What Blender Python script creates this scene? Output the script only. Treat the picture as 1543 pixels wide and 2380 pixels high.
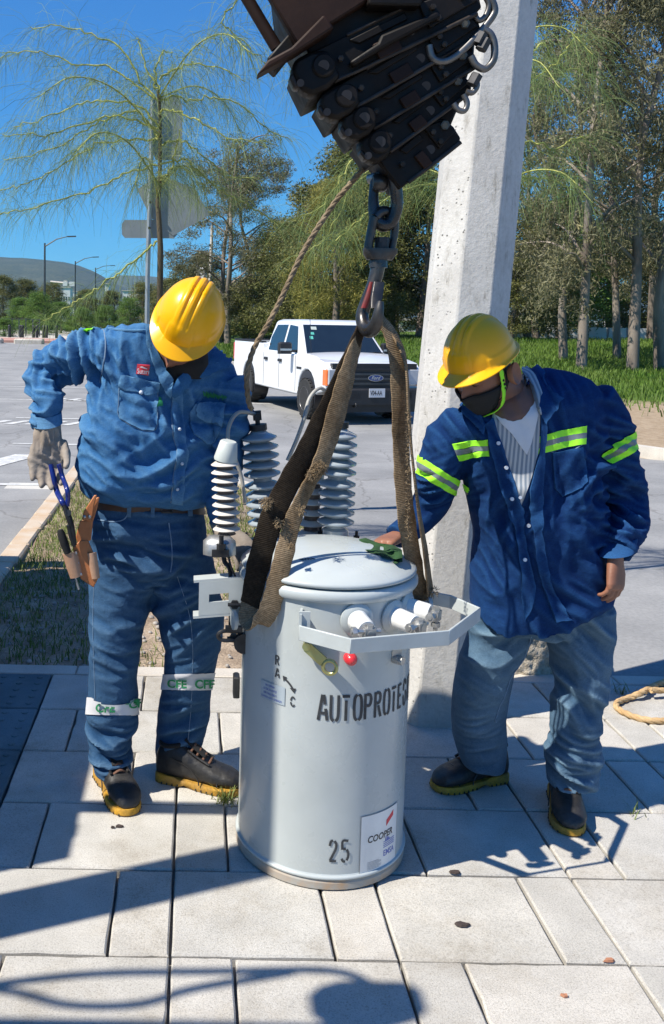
import bpy, bmesh, math, random
import numpy as np
from mathutils import Vector, Matrix, Euler, noise
from mathutils.bvhtree import BVHTree

random.seed(7); np.random.seed(7)
for o in list(bpy.data.objects): bpy.data.objects.remove(o, do_unlink=True)
SC = bpy.context.scene
COL = SC.collection
rad = math.radians

# ---------------------------------------------------------------- camera
CAMH = 1.57
PITCH, ROLL = rad(4.98), 0.018
FPX, CX, CY = 2103.5, 450.8, 923.0          # focal length and principal point (photo at 1543 x 2380)
cd = bpy.data.cameras.new('camera'); cam = bpy.data.objects.new('camera', cd); COL.objects.link(cam)
CAMR = Matrix.Rotation(math.pi/2 - PITCH, 3, 'X') @ Matrix.Rotation(ROLL, 3, 'Z')
cam.matrix_world = Matrix.Translation((0, 0, CAMH)) @ CAMR.to_4x4()
cd.sensor_fit = 'AUTO'; cd.sensor_width = 36.0
cd.lens = FPX/2380*36.0
cd.shift_x = (771.5 - CX)/2380; cd.shift_y = -(1190 - CY)/2380
cd.clip_start = 0.05; cd.clip_end = 20000
SC.camera = cam

# ---------------------------------------------------------------- sky, sun, exposure
SUN_AZ = (-0.93, -0.365); SUN_EL = rad(51)
n_ = math.hypot(*SUN_AZ)
TOSUN = Vector((SUN_AZ[0]/n_*math.cos(SUN_EL), SUN_AZ[1]/n_*math.cos(SUN_EL), math.sin(SUN_EL)))
w = bpy.data.worlds.new('World'); SC.world = w; w.use_nodes = True
nt = w.node_tree; nt.nodes.clear()
wo = nt.nodes.new('ShaderNodeOutputWorld'); bg = nt.nodes.new('ShaderNodeBackground')
sky = nt.nodes.new('ShaderNodeTexSky'); sky.sky_type = 'NISHITA'; sky.sun_disc = False
sky.sun_elevation = SUN_EL; sky.sun_rotation = math.atan2(SUN_AZ[0], SUN_AZ[1])
sky.air_density = 1.0; sky.dust_density = 0.0; sky.ozone_density = 2.2; sky.altitude = 1800
sep = nt.nodes.new('ShaderNodeSeparateColor'); cmb = nt.nodes.new('ShaderNodeCombineColor')
nt.links.new(sky.outputs[0], sep.inputs[0])
for ch, (k_, g_) in enumerate(((0.24, 0.62), (1.06, 0.74), (1.52, 0.46))):       # clear, deep-blue highland sky: film-like grade of the sky colour
    m1 = nt.nodes.new('ShaderNodeMath'); m1.operation = 'MULTIPLY'; m1.inputs[1].default_value = .112
    m2 = nt.nodes.new('ShaderNodeMath'); m2.operation = 'POWER'; m2.inputs[1].default_value = g_
    m3 = nt.nodes.new('ShaderNodeMath'); m3.operation = 'MULTIPLY'; m3.inputs[1].default_value = k_*7.6
    nt.links.new(sep.outputs[ch], m1.inputs[0]); nt.links.new(m1.outputs[0], m2.inputs[0]); nt.links.new(m2.outputs[0], m3.inputs[0]); nt.links.new(m3.outputs[0], cmb.inputs[ch])
nt.links.new(cmb.outputs[0], bg.inputs['Color'])
bg.inputs['Strength'].default_value = 0.057
nt.links.new(bg.outputs[0], wo.inputs[0])
sd = bpy.data.lights.new('sun', 'SUN'); sd.energy = 5.0; sd.angle = rad(0.53); sd.color = (1.0, 0.94, 0.84)
sun = bpy.data.objects.new('sun', sd); COL.objects.link(sun)
sun.rotation_euler = TOSUN.to_track_quat('Z', 'Y').to_euler(); sun.location = (-4, -3, 9)
SC.view_settings.view_transform = 'Standard'; SC.view_settings.look = 'None'
SC.view_settings.exposure = 0.62; SC.view_settings.gamma = 1.0
try: SC.view_settings.use_curve_mapping = False
except Exception: pass
SC.render.engine = 'CYCLES'

# ---------------------------------------------------------------- pixel to place helpers
def ray(x, y):
    return CAMR @ Vector(((x - CX)/FPX, -(y - CY)/FPX, -1.0))
def P(x, y, Y):
    d = ray(x, y); t = Y/d.y
    return np.array((d.x*t, Y, CAMH + d.z*t))
def G(x, y, z=0.0):
    d = ray(x, y); t = (z - CAMH)/d.z
    return np.array((d.x*t, d.y*t, z))
def PX(Y): return Y/FPX                     # metres in one photo pixel at depth Y

# ---------------------------------------------------------------- mesh helpers: every shape is (verts Nx3, faces)
def V(*a): return np.array(a, float)
def join(parts):
    vs, fs, k = [], [], 0
    for v, f in parts:
        v = np.asarray(v, float)
        vs.append(v); fs += [tuple(i + k for i in q) for q in f]; k += len(v)
    return np.vstack(vs), fs
def nrm(v):
    v = np.asarray(v, float); return v/ (np.linalg.norm(v) + 1e-12)
def frame(d, up=(0, 0, 1)):
    d = nrm(d); u = np.cross(up, d)
    if np.linalg.norm(u) < 1e-4: u = np.cross((0, 1, 0), d)
    u = nrm(u); return u, np.cross(d, u), d      # side, up, along
def xf(shape, R=None, t=(0, 0, 0), s=1.0):
    v, f = shape; v = np.asarray(v, float)*s
    if R is not None: v = v @ np.asarray(R, float).T
    return v + np.asarray(t, float), f
def rotz(a): c, s = math.cos(a), math.sin(a); return np.array(((c, -s, 0), (s, c, 0), (0, 0, 1)))
def rotx(a): c, s = math.cos(a), math.sin(a); return np.array(((1, 0, 0), (0, c, -s), (0, s, c)))
def roty(a): c, s = math.cos(a), math.sin(a); return np.array(((c, 0, s), (0, 1, 0), (-s, 0, c)))
def basis(u, v, w): return np.column_stack((u, v, w))
BOXF = [(0, 1, 3, 2), (4, 6, 7, 5), (0, 4, 5, 1), (2, 3, 7, 6), (0, 2, 6, 4), (1, 5, 7, 3)]
def box(c, s, R=None):
    hx, hy, hz = np.asarray(s)/2
    v = np.array([(x, y, z) for x in (-hx, hx) for y in (-hy, hy) for z in (-hz, hz)])
    if R is not None: v = v @ np.asarray(R).T
    return v + np.asarray(c, float), list(BOXF)
def cbox(c, s, ch, R=None):
    """box with chamfered edges in its xy outline and top rim"""
    hx, hy, hz = np.asarray(s)/2
    o = [(-hx+ch, -hy), (hx-ch, -hy), (hx, -hy+ch), (hx, hy-ch), (hx-ch, hy), (-hx+ch, hy), (-hx, hy-ch), (-hx, -hy+ch)]
    i = [(x*(1-ch/hx), y*(1-ch/hy)) for x, y in o]
    v = np.array([(x, y, -hz) for x, y in o] + [(x, y, hz-ch) for x, y in o] + [(x, y, hz) for x, y in i])
    f = [tuple(range(7, -1, -1)), tuple(range(16, 24))]
    for k in range(8):
        j = (k+1) % 8
        f += [(k, j, j+8, k+8), (k+8, j+8, j+16, k+16)]
    if R is not None: v = v @ np.asarray(R).T
    return v + np.asarray(c, float), f
def loft(rings, close=True, caps=True):
    n = len(rings[0]); v = np.vstack(rings); f = []
    for i in range(len(rings)-1):
        for k in range(n if close else n-1):
            j = (k+1) % n
            f.append((i*n+k, i*n+j, (i+1)*n+j, (i+1)*n+k))
    if caps and close:
        f.append(tuple(range(n-1, -1, -1))); m = (len(rings)-1)*n
        f.append(tuple(range(m, m+n)))
    return v, f
def ell(c, u, v, n=24, p=2.0):
    t = np.linspace(0, 2*math.pi, n, endpoint=False); cs, sn = np.cos(t), np.sin(t)
    if p != 2.0:
        cs = np.sign(cs)*np.abs(cs)**(2/p); sn = np.sign(sn)*np.abs(sn)**(2/p)
    return np.asarray(c) + cs[:, None]*np.asarray(u) + sn[:, None]*np.asarray(v)
def smooth_path(pts, k=6):
    pts = np.asarray(pts, float); n = len(pts)
    if n < 3 or k < 2: return pts
    e = np.vstack((2*pts[0]-pts[1], pts, 2*pts[-1]-pts[-2])); out = []
    for i in range(1, n):
        p0, p1, p2, p3 = e[i-1], e[i], e[i+1], e[i+2]
        for t in np.linspace(0, 1, k, endpoint=False):
            out.append(.5*((2*p1)+(-p0+p2)*t+(2*p0-5*p1+4*p2-p3)*t*t+(-p0+3*p1-3*p2+p3)*t**3))
    out.append(pts[-1]); return np.array(out)
def tube(path, r, n=10, caps=True, k=1, up=None, rb=None, p=2.0):
    """tube along a path; r scalar or per point; rb second radius; k>1 smooths the path"""
    path = np.asarray(path, float); m = len(path)
    r = np.full(m, r, float) if np.isscalar(r) else np.asarray(r, float)
    rb_ = r if rb is None else (np.full(m, rb, float) if np.isscalar(rb) else np.asarray(rb, float))
    if k > 1:
        full = smooth_path(np.column_stack((path, r, rb_)), k); path, r, rb_ = full[:, :3], np.abs(full[:, 3]), np.abs(full[:, 4]); m = len(path)
    tg = np.gradient(path, axis=0); rings = []; u = None
    for i in range(m):
        d = nrm(tg[i])
        if up is not None: u = nrm(np.cross(up, d))
        elif u is None: u = frame(d)[0]
        else:
            u = u - d*np.dot(u, d); u = nrm(u)
        rings.append(ell(path[i], u*r[i], np.cross(d, u)*rb_[i], n, p))
    return loft(rings, caps=caps)
def lathe(prof, n=32, c=(0, 0, 0), R=None):
    """profile [(radius, height)] round local z"""
    rings = [ell((0, 0, h), (r, 0, 0), (0, r, 0), n) for r, h in prof]
    v, f = loft(rings)
    if R is not None: v = v @ np.asarray(R).T
    return v + np.asarray(c, float), f
def prism(poly, th, O=(0, 0, 0), U=(1, 0, 0), W=(0, 0, 1), N=None):
    """polygon in (U, W) coordinates extruded by th along N (default U x W), centred"""
    U, W = np.asarray(U, float), np.asarray(W, float); N = nrm(np.cross(U, W)) if N is None else np.asarray(N, float)
    a = np.array([np.asarray(O)+U*x+W*y for x, y in poly])
    return loft([a-N*th/2, a+N*th/2])
def sphere(c, r, nu=16, nv=10, R=None):
    r = (r, r, r) if np.isscalar(r) else r
    rings = []
    for i in range(1, nv):
        t = math.pi*i/nv; rings.append(ell((0, 0, -math.cos(t)*r[2]), (math.sin(t)*r[0], 0, 0), (0, math.sin(t)*r[1], 0), nu))
    v, f = loft(rings, caps=False); k = len(v)
    v = np.vstack((v, [(0, 0, -r[2]), (0, 0, r[2])]))
    for j in range(nu):
        f.append((j, k, (j+1) % nu)); m = (nv-2)*nu
        f.append((m+j, m+(j+1) % nu, k+1))
    if R is not None: v = v @ np.asarray(R).T
    return v+np.asarray(c, float), f
def hexnut(c, r, h, axis=(0, 0, 1), n=6):
    u, v, d = frame(axis); return loft([ell(np.asarray(c)-d*h/2, u*r, v*r, n), ell(np.asarray(c)+d*h/2, u*r, v*r, n)])
def cyl(a, b, r, n=16, r2=None):
    a, b = np.asarray(a, float), np.asarray(b, float); u, v, d = frame(b-a); r2 = r if r2 is None else r2
    return loft([ell(a, u*r, v*r, n), ell(b, u*r2, v*r2, n)])

# ---------------------------------------------------------------- object helpers
def mesh(name, shape, smooth=None):
    v, f = shape; me = bpy.data.meshes.new(name); me.from_pydata([tuple(p) for p in v], [], f); me.validate(); me.update()
    bm = bmesh.new(); bm.from_mesh(me); bmesh.ops.recalc_face_normals(bm, faces=bm.faces); bm.to_mesh(me); bm.free()
    if smooth is not None: shade(me, smooth)
    return me
def shade(me, ang=40):
    """ang None: flat, else smooth below that angle"""
    if not len(me.polygons): return
    me.polygons.foreach_set('use_smooth', [True]*len(me.polygons))
    if ang < 180:
        bm = bmesh.new(); bm.from_mesh(me); lim = rad(ang)
        for e in bm.edges: e.smooth = (len(e.link_faces) == 2 and e.calc_face_angle(0) < lim)
        bm.to_mesh(me); bm.free()
    me.update()
LOC = {}
def thing(name, label, cat, loc=(0, 0, 0), group=None, kind=None):
    o = bpy.data.objects.new(name, None); o.empty_display_size = .1; COL.objects.link(o)
    o.location = tuple(loc); LOC[o.name] = np.asarray(loc, float)
    o['label'] = label; o['category'] = cat
    if group: o['group'] = group
    if kind: o['kind'] = kind
    return o
def part(name, shape, m, parent=None, smooth=40, label=None, kind=None):
    """shape in world coordinates; a child of parent (stored relative to it)"""
    root = parent; off = np.zeros(3)
    while root is not None:
        if root.name in LOC: off = LOC[root.name]; break
        root = root.parent
    me = mesh(name, (np.asarray(shape[0], float) - off, shape[1]), smooth)
    me.materials.append(m); o = bpy.data.objects.new(name, me); COL.objects.link(o); o.parent = parent
    if label: o['label'] = label
    if kind: o['kind'] = kind
    return o
def solo(name, label, cat, shape, m, smooth=40, group=None, kind=None):
    v = np.asarray(shape[0], float); lo, hi = v.min(0), v.max(0); c = V((lo[0]+hi[0])/2, (lo[1]+hi[1])/2, lo[2])
    me = mesh(name, (v-c, shape[1]), smooth); me.materials.append(m)
    o = bpy.data.objects.new(name, me); COL.objects.link(o); o.location = tuple(c)
    if kind != 'structure': o['label'] = label; o['category'] = cat
    if group: o['group'] = group
    if kind: o['kind'] = kind
    return o
def struct(name, shape, m, smooth=40):
    me = mesh(name, shape, smooth); me.materials.append(m); o = bpy.data.objects.new(name, me); COL.objects.link(o)
    o['kind'] = 'structure'; return o
def mod_bevel(o, w, seg=2, ang=35):
    b = o.modifiers.new('bevel', 'BEVEL'); b.width = w; b.segments = seg; b.limit_method = 'ANGLE'; b.angle_limit = rad(ang)
    return o
def copy_tree(o, parent=None, label=None, group=None):
    c = o.copy(); COL.objects.link(c); c.parent = parent
    if label: c['label'] = label
    if group: c['group'] = group
    for ch in list(o.children): copy_tree(ch, c)
    return c

# ---------------------------------------------------------------- materials
def nm(name):
    m = bpy.data.materials.new(name); m.use_nodes = True; t = m.node_tree
    b = t.nodes.get('Principled BSDF'); return m, t, b
def ramp(t, stops):
    r = t.nodes.new('ShaderNodeValToRGB'); e = r.color_ramp.elements
    while len(e) < len(stops): e.new(0.5)
    for i, (p, c) in enumerate(stops):
        e[i].position = p; e[i].color = (*c, 1) if len(c) == 3 else c
    return r
def tex(t, kind, scale, detail=4, rough=.6, vec=None, **kw):
    n = t.nodes.new(kind); n.inputs['Scale'].default_value = scale
    if 'Detail' in n.inputs: n.inputs['Detail'].default_value = detail
    if 'Roughness' in n.inputs: n.inputs['Roughness'].default_value = rough
    if vec is not None: t.links.new(vec, n.inputs['Vector'])
    return n
def coords(t, scale=(1, 1, 1), which='Object', rot=(0, 0, 0)):
    c = t.nodes.new('ShaderNodeTexCoord'); mp = t.nodes.new('ShaderNodeMapping')
    mp.inputs['Scale'].default_value = scale; mp.inputs['Rotation'].default_value = rot
    t.links.new(c.outputs[which], mp.inputs['Vector']); return mp.outputs[0]
def mixc(t, fac, a, b, mode='MIX'):
    n = t.nodes.new('ShaderNodeMix'); n.data_type = 'RGBA'; n.blend_type = mode
    for sock, val in ((n.inputs[0], fac), (n.inputs[6], a), (n.inputs[7], b)):
        if isinstance(val, (int, float)): sock.default_value = val
        elif isinstance(val, (tuple, list)): sock.default_value = (*val, 1) if len(val) == 3 else val
        else: t.links.new(val, sock)
    return n.outputs[2]
def pm(name, c, rough=.6, metal=0.0, var=.18, scale=6.0, bump=0.0, bscale=60.0, c2=None, spec=.5, fine=.0, fscale=200.0,
       stretch=(1, 1, 1), rvar=.0, coat=0.0, lo=.32, hi=.68, bdist=.004):
    """general procedural surface: large blotches c..c2, fine grain, bump"""
    m, t, b = nm(name); vec = coords(t, stretch)
    if c2 is None: c2 = tuple(min(1, k*(1+var)) for k in c); c1 = tuple(k*(1-var) for k in c)
    else: c1 = c
    n = tex(t, 'ShaderNodeTexNoise', scale, 5, .62, vec); r = ramp(t, [(lo, c1), (hi, c2)]); t.links.new(n.outputs['Fac'], r.inputs[0]); out = r.outputs[0]
    if fine:
        g = tex(t, 'ShaderNodeTexNoise', fscale, 3, .7, vec); r2 = ramp(t, [(.3, (1-fine,)*3), (.7, (1+fine,)*3)]); t.links.new(g.outputs['Fac'], r2.inputs[0])
        out = mixc(t, 1.0, out, r2.outputs[0], 'MULTIPLY')
    t.links.new(out, b.inputs['Base Color'])
    b.inputs['Roughness'].default_value = rough; b.inputs['Metallic'].default_value = metal
    b.inputs['Specular IOR Level'].default_value = spec
    if coat: b.inputs['Coat Weight'].default_value = coat; b.inputs['Coat Roughness'].default_value = .08
    if rvar:
        q = tex(t, 'ShaderNodeTexNoise', scale*1.7, 4, .6, vec); mr = t.nodes.new('ShaderNodeMapRange')
        mr.inputs['From Min'].default_value = .3; mr.inputs['From Max'].default_value = .7
        mr.inputs['To Min'].default_value = max(0, rough-rvar); mr.inputs['To Max'].default_value = min(1, rough+rvar)
        t.links.new(q.outputs['Fac'], mr.inputs['Value']); t.links.new(mr.outputs[0], b.inputs['Roughness'])
    if bump:
        g = tex(t, 'ShaderNodeTexNoise', bscale, 5, .65, vec); bp = t.nodes.new('ShaderNodeBump')
        bp.inputs['Strength'].default_value = bump; bp.inputs['Distance'].default_value = bdist
        t.links.new(g.outputs['Fac'], bp.inputs['Height']); t.links.new(bp.outputs[0], b.inputs['Normal'])
    return m
# ================================================================ SETTING: ground, road, sidewalk
def sstep(x, a, b):
    t = np.clip((np.asarray(x, float)-a)/(b-a), 0, 1); return t*t*(3-2*t)
def roadz(X, Y):
    z = -.13 - .17*sstep(Y, 6, 16)
    return z + (.118 + .17*sstep(Y, 6, 16))*sstep(X, .95, 1.8)*(1-sstep(Y, 4.3, 9.5))
def grid(xs, ys, fz):
    X, Y = np.meshgrid(xs, ys); Z = fz(X, Y); v = np.column_stack((X.ravel(), Y.ravel(), Z.ravel())); n = len(xs)
    f = [(j*n+i, j*n+i+1, (j+1)*n+i+1, (j+1)*n+i) for j in range(len(ys)-1) for i in range(n-1)]
    return v, f

def m_concrete(name, a, b, crack=True, sc=1.0):
    m, t, bs = nm(name); g = t.nodes.new('ShaderNodeNewGeometry'); vec = g.outputs['Position']
    n1 = tex(t, 'ShaderNodeTexNoise', .9*sc, 6, .6, vec); n2 = tex(t, 'ShaderNodeTexNoise', 45*sc, 4, .7, vec)
    r1 = ramp(t, [(.3, a), (.7, b)]); t.links.new(n1.outputs['Fac'], r1.inputs[0])
    r2 = ramp(t, [(.25, (.8, .8, .8)), (.6, (1.06, 1.06, 1.05))]); t.links.new(n2.outputs['Fac'], r2.inputs[0])
    c = mixc(t, 1.0, r1.outputs[0], r2.outputs[0], 'MULTIPLY')
    if crack:
        vo = t.nodes.new('ShaderNodeTexVoronoi'); vo.feature = 'DISTANCE_TO_EDGE'; vo.inputs['Scale'].default_value = .45
        dn = tex(t, 'ShaderNodeTexNoise', 2.5, 4, .6, vec); mv = t.nodes.new('ShaderNodeVectorMath'); mv.operation = 'ADD'
        sc_ = t.nodes.new('ShaderNodeVectorMath'); sc_.operation = 'SCALE'; sc_.inputs['Scale'].default_value = .35
        t.links.new(dn.outputs['Color'], sc_.inputs[0]); t.links.new(vec, mv.inputs[0]); t.links.new(sc_.outputs[0], mv.inputs[1]); t.links.new(mv.outputs[0], vo.inputs['Vector'])
        rc = ramp(t, [(.0, (.62, .6, .58)), (.008, (1, 1, 1))]); t.links.new(vo.outputs['Distance'], rc.inputs[0])
        c = mixc(t, .8, c, rc.outputs[0], 'MULTIPLY')
    t.links.new(c, bs.inputs['Base Color']); bs.inputs['Roughness'].default_value = .85; bs.inputs['Specular IOR Level'].default_value = .3
    bp = t.nodes.new('ShaderNodeBump'); bp.inputs['Strength'].default_value = .35; bp.inputs['Distance'].default_value = .003
    t.links.new(n2.outputs['Fac'], bp.inputs['Height']); t.links.new(bp.outputs[0], bs.inputs['Normal'])
    return m
M_ROAD = m_concrete('road_concrete', (.20, .20, .198), (.31, .306, .298))
M_KERB = m_concrete('kerb_concrete', (.42, .38, .33), (.58, .54, .47), False, 3)
M_KERBP = m_concrete('kerb_worn_paint', (.48, .33, .20), (.54, .48, .40), False, 5)

def m_terrain():
    m, t, bs = nm('dry_dirt_and_grass'); g = t.nodes.new('ShaderNodeNewGeometry'); vec = g.outputs['Position']
    n1 = tex(t, 'ShaderNodeTexNoise', .22, 6, .65, vec); n2 = tex(t, 'ShaderNodeTexNoise', 9, 5, .7, vec)
    d = ramp(t, [(.3, (.26, .19, .12)), (.7, (.42, .33, .23))]); t.links.new(n2.outputs['Fac'], d.inputs[0])
    gr = ramp(t, [(.3, (.035, .085, .012)), (.7, (.13, .19, .035))]); t.links.new(n2.outputs['Fac'], gr.inputs[0])
    sx = t.nodes.new('ShaderNodeSeparateXYZ'); t.links.new(vec, sx.inputs[0])
    mr = t.nodes.new('ShaderNodeMapRange'); mr.inputs['From Min'].default_value = 19; mr.inputs['From Max'].default_value = 27
    t.links.new(sx.outputs['Y'], mr.inputs['Value'])
    ma = t.nodes.new('ShaderNodeMath'); ma.operation = 'MULTIPLY_ADD'; ma.inputs[1].default_value = .9; t.links.new(n1.outputs['Fac'], ma.inputs[0])
    s2 = t.nodes.new('ShaderNodeMath'); s2.operation = 'SUBTRACT'; s2.inputs[1].default_value = .45; t.links.new(mr.outputs[0], s2.inputs[0]); t.links.new(s2.outputs[0], ma.inputs[2])
    cl = ramp(t, [(.25, (0, 0, 0)), (.5, (1, 1, 1))]); t.links.new(ma.outputs[0], cl.inputs[0])
    c = mixc(t, cl.outputs[0], d.outputs[0], gr.outputs[0]); t.links.new(c, bs.inputs['Base Color']); bs.inputs['Roughness'].default_value = .95
    bs.inputs['Specular IOR Level'].default_value = .1
    bp = t.nodes.new('ShaderNodeBump'); bp.inputs['Strength'].default_value = .8; bp.inputs['Distance'].default_value = .05
    t.links.new(n2.outputs['Fac'], bp.inputs['Height']); t.links.new(bp.outputs[0], bs.inputs['Normal'])
    return m
def terrz(X, Y):
    X = np.asarray(X, float); Y = np.asarray(Y, float)
    road = (X < np.interp(Y, [9, 33, 36, 40, 62], [4.6, 4.6, 2.6, -4.2, -5.0])) | (Y < 9)
    base = np.where(road & (Y < 62), -.62, -.26)
    rise = .95*sstep(Y, 27, 48)*sstep(X, 2, 8)
    return base + rise + .06*np.sin(X*.7+Y*.33)*sstep(Y, 16, 24)
xs = np.concatenate((np.linspace(-4000, -120, 8), np.linspace(-100, 100, 90), np.linspace(120, 4000, 8)))
ys = np.concatenate((np.linspace(-300, 8, 6), np.linspace(10, 110, 70), np.linspace(130, 5200, 10)))
struct('ground', grid(xs, ys, terrz), m_terrain(), 180)

# road sheet
RY = np.concatenate((np.linspace(-14, 4, 8), np.linspace(4.25, 18, 40), np.linspace(19, 62, 30)))
def road_right(Y): return np.interp(Y, [-14, 9.2, 10.3, 12.4, 15, 20, 30, 36, 40, 62], [40, 40, 8.5, 6.2, 5.3, 5.0, 4.9, 3.5, -2, -2.8])
rv, rf = [], []; NX = 46
for Yv in RY:
    xr = float(road_right(Yv)); xx = np.concatenate((np.linspace(-70, -4, 10, endpoint=False), np.linspace(-4, xr, NX-10) if xr > -3 else np.linspace(-16, xr, NX-10)))
    if xr <= -3: xx = np.linspace(-70, xr, NX)
    rv.append(np.column_stack((xx, np.full(NX, Yv), roadz(xx, Yv))))
struct('road', loft(rv, close=False, caps=False), M_ROAD, 180)
# far kerb along the right-hand side of the road
kp = [(14, 10.0), (10.5, 10.05), (8.5, 10.5), (7.0, 11.5), (6.2, 12.7), (5.5, 15), (5.15, 20), (5.0, 30), (3.6, 36), (-1.9, 40), (-2.7, 61)]
kp = smooth_path(np.array(kp), 5); kr = []
for i, (x, y) in enumerate(kp):
    d = nrm(np.array((*(kp[min(i+1, len(kp)-1)]-kp[max(i-1, 0)]), 0))); s = np.array((d[1], -d[0], 0)); z = float(roadz(x, y)); c = V(x, y, z)
    kr.append(np.array([c-s*.02-(0, 0, .2), c-s*.0+(0, 0, .15), c+s*.17+(0, 0, .15), c+s*.17-(0, 0, .2)]))
struct('far_kerb', loft(kr), M_KERB, 30)

# lane lines across the wide avenue
M_PAINT = pm('worn_road_paint', (.52, .52, .50), .8, var=.25, scale=7, fine=.25, fscale=60, spec=.3)
def mark(poly, name='lane_marking'):
    """flat painted sheet following the road"""
    pts = []
    for x, y in poly: pts.append((x, y, float(roadz(x, y))+.006))
    return np.array(pts), [tuple(range(len(pts)))]
ln = []
for k in range(11):
    Yl = 9.2 + 3.6*k; x = -16.0 - (k*1.37) % 2
    while x < -.6:
        L = [2.6, 1.5, 1.9, 3.1][k % 4]
        if not (-1.4 < x+L*.5 < 1.2 and Yl < 9.5): ln.append(mark([(x, Yl-.055), (x+L, Yl-.055), (x+L, Yl+.055), (x, Yl+.055)]))
        x += L + [.5, .35, .8, .6][k % 4]
for x0 in (-5.6, -4.6, -3.6, -2.7):                                  # slanted bars of a crossing
    ln.append(mark([(x0, 10.2), (x0+.35, 10.2), (x0+.75, 11.6), (x0+.4, 11.6)]))
for x0 in np.arange(-3.2, -.9, .33): ln.append(mark([(x0, 19.9), (x0+.16, 19.9), (x0+.36, 20.5), (x0+.2, 20.5)]))
for x0 in np.arange(-3.6, -.9, .33): ln.append(mark([(x0, 15.4), (x0+.16, 15.4), (x0+.4, 16.0), (x0+.24, 16.0)]))
def ringmark(cx, cy, a, b, wd=.14, t0=0, t1=6.283, n=28):
    q = []
    t = np.linspace(t0, t1, n)
    for i in range(n-1):
        q.append(mark([(cx+math.cos(t[i])*a, cy+math.sin(t[i])*b), (cx+math.cos(t[i+1])*a, cy+math.sin(t[i+1])*b),
                       (cx+math.cos(t[i+1])*(a-wd), cy+math.sin(t[i+1])*(b-wd)), (cx+math.cos(t[i])*(a-wd), cy+math.sin(t[i])*(b-wd))]))
    return q
for d in (0, .42, .84): ln.append(mark([(2.1+d, 9.3), (2.25+d, 9.3), (2.75+d, 11.0), (2.6+d, 11.0)]))
lm = struct('road_markings', join(ln), M_PAINT, None)
# pale worn patch and gutter beside the near kerb
struct('gutter_strip', (np.array([(-1.62, -3, -.124), (-1.262, -3, -.124), (-1.262, 9.3, float(roadz(-1.3, 9.3))+.006), (-1.9, 9.3, float(roadz(-1.9, 9.3))+.006)]), [(0, 1, 2, 3)]),
       m_concrete('gutter_concrete', (.44, .42, .38), (.60, .57, .51), True, 2), None)

# ---------------------------------------------------------------- sidewalk and its pavers
XC, PER, SH, ROWD, Y0 = -.034, .567, .157, .3505, 2.108
YE = Y0 + 5*ROWD                                   # back edge of the pavers
struct('sidewalk', join([box((1.4, .79, -.14), (5.3, 6.24, .22)), box((1.4, -4.2, -.14), (5.3, 3.9, .25))]),
       m_concrete('joint_mortar', (.20, .19, .175), (.40, .37, .33), False, 4), None)
sidewalk = bpy.data.objects['sidewalk']
def m_paver(name, a, b, dots):
    m, t, bs = nm(name); g = t.nodes.new('ShaderNodeNewGeometry'); vec = g.outputs['Position']; oi = t.nodes.new('ShaderNodeObjectInfo')
    n1 = tex(t, 'ShaderNodeTexNoise', 5.5, 5, .6, vec); n2 = tex(t, 'ShaderNodeTexNoise', 230, 4, .8, vec); n3 = tex(t, 'ShaderNodeTexNoise', 420, 2, .6, vec)
    r1 = ramp(t, [(.3, a), (.7, b)]); t.links.new(n1.outputs['Fac'], r1.inputs[0])
    r2 = ramp(t, [(.28, dots), (.50, (1, 1, 1)), (.72, (1.14, 1.13, 1.10))]); t.links.new(n2.outputs['Fac'], r2.inputs[0])
    c = mixc(t, 1.0, r1.outputs[0], r2.outputs[0], 'MULTIPLY')
    ro = ramp(t, [(0, (.82, .81, .80)), (.3, (.97, .96, .94)), (.6, (1.0, .975, .95)), (.8, (.92, .92, .92)), (1, (1.07, 1.06, 1.04))]); t.links.new(oi.outputs['Random'], ro.inputs[0])
    c = mixc(t, 1.0, c, ro.outputs[0], 'MULTIPLY')
    st = tex(t, 'ShaderNodeTexNoise', 2.3, 8, .75, vec); rs = ramp(t, [(.32, (.66, .62, .56)), (.43, (.9, .88, .85)), (.52, (1, 1, 1)), (.70, (1.06, 1.06, 1.06))]); t.links.new(st.outputs['Fac'], rs.inputs[0])
    c = mixc(t, .8, c, rs.outputs[0], 'MULTIPLY')
    t.links.new(c, bs.inputs['Base Color']); bs.inputs['Roughness'].default_value = .88; bs.inputs['Specular IOR Level'].default_value = .25
    ad = t.nodes.new('ShaderNodeMath'); ad.operation = 'ADD'; t.links.new(n2.outputs['Fac'], ad.inputs[0]); t.links.new(n3.outputs['Fac'], ad.inputs[1])
    bp = t.nodes.new('ShaderNodeBump'); bp.inputs['Strength'].default_value = .55; bp.inputs['Distance'].default_value = .0025
    t.links.new(ad.outputs[0], bp.inputs['Height']); t.links.new(bp.outputs[0], bs.inputs['Normal'])
    return m
M_PAVER = m_paver('speckled_concrete_paver', (.44, .425, .39), (.57, .55, .505), (.48, .465, .43))
M_TACT = m_paver('bluegrey_tactile_paver', (.105, .165, .195), (.15, .215, .245), (.7, .7, .7))
JT = .0055
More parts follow.
